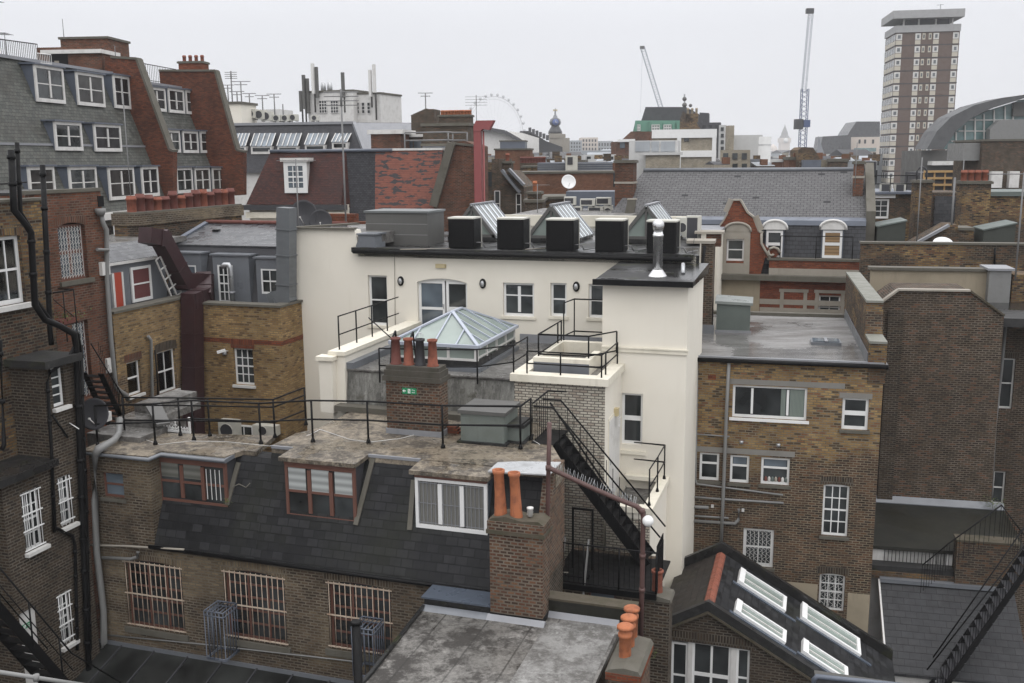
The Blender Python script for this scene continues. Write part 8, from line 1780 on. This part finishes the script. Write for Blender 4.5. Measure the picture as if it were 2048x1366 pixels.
F, T = FT(1480, 335, 110, -12, 'grey_mansard_house', 'small grey mansard end with a dark window strip beyond the slate ridge', 'house'); poly(F, T, [(1452, 345), (1455, 302), (1494, 300), (1506, 335), (1506, 345)], -1, 6, PIPEG, 'slate_end'); r = F.rc(1457, 305, 1480, 319, -1); M().box(r[0], r[1], -1.15, -1.01, r[2], r[3]).build('window', GLB, parent=T)
simple(1468, 270, 1524, 335, 140, 10, FARW, 'white tiled block with small square window beyond the slate ridge', 0, 0, deg=-8); simple(1457, 251, 1468, 300, 138, 2, BK_BEIGE, 'slim buff chimney rising beside the white tiled block')
F, T = FT(1532, 333, 130, 0, 'white_cylinder_tank', 'tall white cylindrical tank beyond the slate ridge', 'tank'); a = F.p(1521, 300).x; M().cyl((0, 1), -a, 0, F.p(1532, 273).z, 20).build('cylinder', FARW, parent=T); M().lathe([(-a+.05, F.p(1532, 290).z), (-a+.05, F.p(1532, 289).z)], 0, 1, 20, False).build('seam', METAL, parent=T)
F, T = FT(1618, 330, 100, -8, 'brown_gable_house', 'brown hipped gable with lead dormer beyond the slate ridge', 'house'); poly(F, T, [(1595, 345), (1597, 300), (1605, 294), (1626, 295), (1641, 318), (1641, 345)], 0, 6, BK_STOCK, 'brick_wall'); r = F.rc(1605, 320, 1642, 345, -1); M().box(r[0], r[1], -1, -.01, r[2]-1, r[3]).build('lead_dormer', LEADB, parent=T)
# palace like building
F, T = FT(1700, 320, 420, -6, 'dark_roofed_palace', 'large hazy building with tall dark slate roofs left of the tower block', 'building')
poly(F, T, [(1640, 345), (1640, 300), (1645, 273), (1702, 270), (1702, 345)], 0, 15, SL_WET, 'left_roof'); poly(F, T, [(1632, 345), (1637, 272), (1652, 318), (1652, 345)], -1, .9, LEAD, 'hip'); poly(F, T, [(1680, 300), (1700, 262), (1713, 243), (1760, 243), (1760, 275), (1700, 275)], 4, 20, SL_WET, 'main_roof')
r = F.rc(1698, 274, 1762, 345, 3); M().box(r[0], r[1], 3, 4, 0, r[3]).build('cream_wall', FARC, parent=T); r = F.rc(1708, 296, 1752, 303, 3); M().box(r[0], r[1], 2.7, 2.95, r[2], r[3]).build('teal_windows', GLF, parent=T)
for x in (1717, 1728, 1744): r = F.rc(x, 279, x+4, 287, 3); M().box(r[0], r[1], 2.8, 2.95, r[2], r[3]).build('window', GL, parent=T)
# gothic clock tower and dome, very far
F, T = FT(1570, 310, 1900, 0, 'gothic_clock_tower', 'pale gothic clock tower almost lost in the haze', 'tower'); z_ = lambda y: F.p(1570, y).z; hw = 8.5
M().box(-hw, hw, 0, 2*hw, 0, z_(279)).build('tower_shaft', FARC, parent=T); M().box(-hw-1.5, hw+1.5, -1.5, 2*hw+1.5, z_(285), z_(276)).build('clock_stage', FARC, parent=T)
M().lathe([(hw*1.2, z_(276)), (hw*.75, z_(269)), (hw*.7, z_(265)), (hw*.15, z_(253)), (.2, z_(248))], 0, hw, 4, True, sm=False).build('spire', GREYBX, parent=T)
m = M().lathe([(.001, 0), (4.5, 0), (4.5, .6), (.001, .6)], 0, 0, 16, False); m.v = [(a, -1.6-c, b+z_(281)) for a, b, c in m.v]; m.build('clock_face', WHITE, parent=T)
F, T = FT(1548, 305, 1850, 0, 'distant_dome', 'faint dome left of the gothic clock tower', 'building'); M().lathe([(9, 0), (9, F.p(1548, 300).z), (7, F.p(1548, 294).z), (.5, F.p(1548, 288).z)], 0, 8, 14, True).build('dome', FARC, parent=T)
# cranes
def lattice(m, a, b, w, n, r=.09):
    a, b = Vector(a), Vector(b); t = (b-a).normalized(); e1 = Vector((0, 1, 0)); e1 = (e1-t*e1.dot(t)).normalized(); e2 = t.cross(e1)
    cs = [e1*w/2+e2*w/2, -e1*w/2+e2*w/2, -e1*w/2-e2*w/2, e1*w/2-e2*w/2]
    for c in cs: m.tube([a+c, b+c], r, 4, False)
    for k in range(n):
        p, q = a.lerp(b, k/n), a.lerp(b, (k+1)/n)
        for i in range(4): m.tube([p+cs[i], q+cs[(i+1) % 4]], r*.6, 3, False)
    return m
BLUEC = paint('crane_blue', (.06, .09, .19), .5, .2); CRG = paint('crane_grey', (.35, .37, .42), .5, .2)
F, T = FT(1607, 300, 260, 0, 'tower_crane', 'tall blue lattice tower crane with its jib raised almost upright', 'crane', 'cranes over the skyline')
a, b, c = F.p(1604, 300), F.p(1610, 178), F.p(1622, 22); a.z = 0; lattice(M(), a, b, 1.6, 34, .1).build('mast', BLUEC, parent=T); lattice(M(), b+Vector((-.3, 0, -1)), c, 1.0, 30, .06).build('jib', CRG, parent=T)
p = F.p(1602, 248); M().box(p.x-1.6, p.x+.3, -1, 1, p.z-1.3, p.z+1.2).build('counterweight', DGREY, parent=T); p = F.p(1612, 248); M().box(p.x-.8, p.x+.8, -1, 1, p.z-.8, p.z+1).build('cab', BLUEC, parent=T); M().tube([c, F.p(1617, 60), F.p(1600, 240)], .04, 3).build('rope', CRG, parent=T); M().bar(c+Vector((-1.2, 0, 0)), c+Vector((.6, 0, 0)), 1.2).build('jib_head', DGREY, parent=T)
F, T = FT(1322, 212, 330, 0, 'tower_crane', 'pale crane jib leaning left behind the dark slate block', 'crane', 'cranes over the skyline')
a, b = F.p(1325, 226), F.p(1285, 95); lattice(M(), a, b, 1.25, 26, .075).build('jib', CRG, parent=T); M().tube([(a.x, 0, 0), a], .8, 5).build('mast', CRG, parent=T); M().bar(b+Vector((-.8, 0, 0)), b+Vector((.6, 0, 0)), .9).build('jib_head', GREYBX, parent=T); M().tube([b, F.p(1281, 225)], .04, 3).build('rope', CRG, parent=T)
# rows of distant roofs filling the town towards the horizon
mats = [BK_PINK, BK_STOCK, FARG, FARW, SL_TERR, BK_BEIGE, BK_BROWN, FARC]; gl_ = 'unnamed distant roofs of the hazy town'
k = 0
for (D, y0, n, xa, xb) in ((100, 326, 12, 975, 1240), (105, 328, 12, 1430, 1765), (150, 320, 16, 1000, 1770), (240, 314, 20, 960, 1780), (420, 311, 26, 930, 1780), (800, 309, 26, 900, 1800), (1400, 308, 24, 900, 1800), (2100, 307, 18, 900, 2000), (140, 300, 6, 430, 620)):
    for i in range(n):
        xc = xa+(xb-xa)*(i+rnd.uniform(.1, .9))/n; wpx = (xb-xa)/n*rnd.uniform(.7, 1.5); yy = y0+rnd.uniform(-5, 4)-(4 if rnd.random() < .15 else 0); mt = rnd.choice(mats)
        F = Fr(xc, yy, D+rnd.uniform(-8, 8)*D/150, rnd.choice((-18, -9, 0))); r = F.rc(xc-wpx/2, yy, xc+wpx/2, yy+20); w = r[1]-r[0]; zt = r[3]
        T = thing(F, 'distant_house', 'small distant roof among the hazy mass of rooftops on the horizon', 'house', gl_); dp_ = max(5, D*.05)
        if zt < 3: zt = 3
        M().box(-w/2, w/2, 0, dp_, 0, zt-.02).build('wall', mt, parent=T)
        if rnd.random() < .5: M().ex([(0, zt), (dp_/2, zt+min(2.5, w*.2)), (dp_, zt)], 'x', -w/2, w/2).build('roof', rnd.choice((SL_TERR, SL_GREY, FARG)), parent=T)
        else: M().box(-w/2-.1, w/2+.1, -.1, dp_, zt, zt+.3).build('roof', rnd.choice((LEAD, FARW, STONED)), parent=T)
        if D < 300:
            x = rnd.uniform(-w/3, w/3); o = M().box(x, x+.7, .5, 1.2, zt, zt+.7).build('chimney', rnd.choice((BK_PINK, BK_STOCK)), parent=T)
            m = M(); nn = max(2, int(w/2.5))
            for j in range(nn): xx = -w/2+w*(j+.5)/nn; m = M().box(xx-.4, xx+.4, -.06, -.01, zt-2.3, zt-.9).build('window', GL, parent=T) if j < 4 else m
# ================================================================ ground and haze
g = M().box(-2600, 2600, -60, 3400, -.5, 0).build('ground', GRND); tag(g, 'dark ground of the yards and streets between the houses', kind='structure')
hz = bpy.data.materials.new('haze_air'); hz.use_nodes = True; t = hz.node_tree; t.nodes.clear(); o_ = t.nodes.new('ShaderNodeOutputMaterial'); v = t.nodes.new('ShaderNodeVolumePrincipled')
v.inputs['Color'].default_value = (.86, .865, .88, 1); v.inputs['Density'].default_value = HAZE; v.inputs['Anisotropy'].default_value = 0.0; t.links.new(v.outputs[0], o_.inputs['Volume'])
if HAZE > 0:
    h = M().box(-2700, 2700, -80, 3500, -1.5, 145).build('haze', hz); tag(h, 'thin damp air fading the far skyline', kind='stuff')
# end
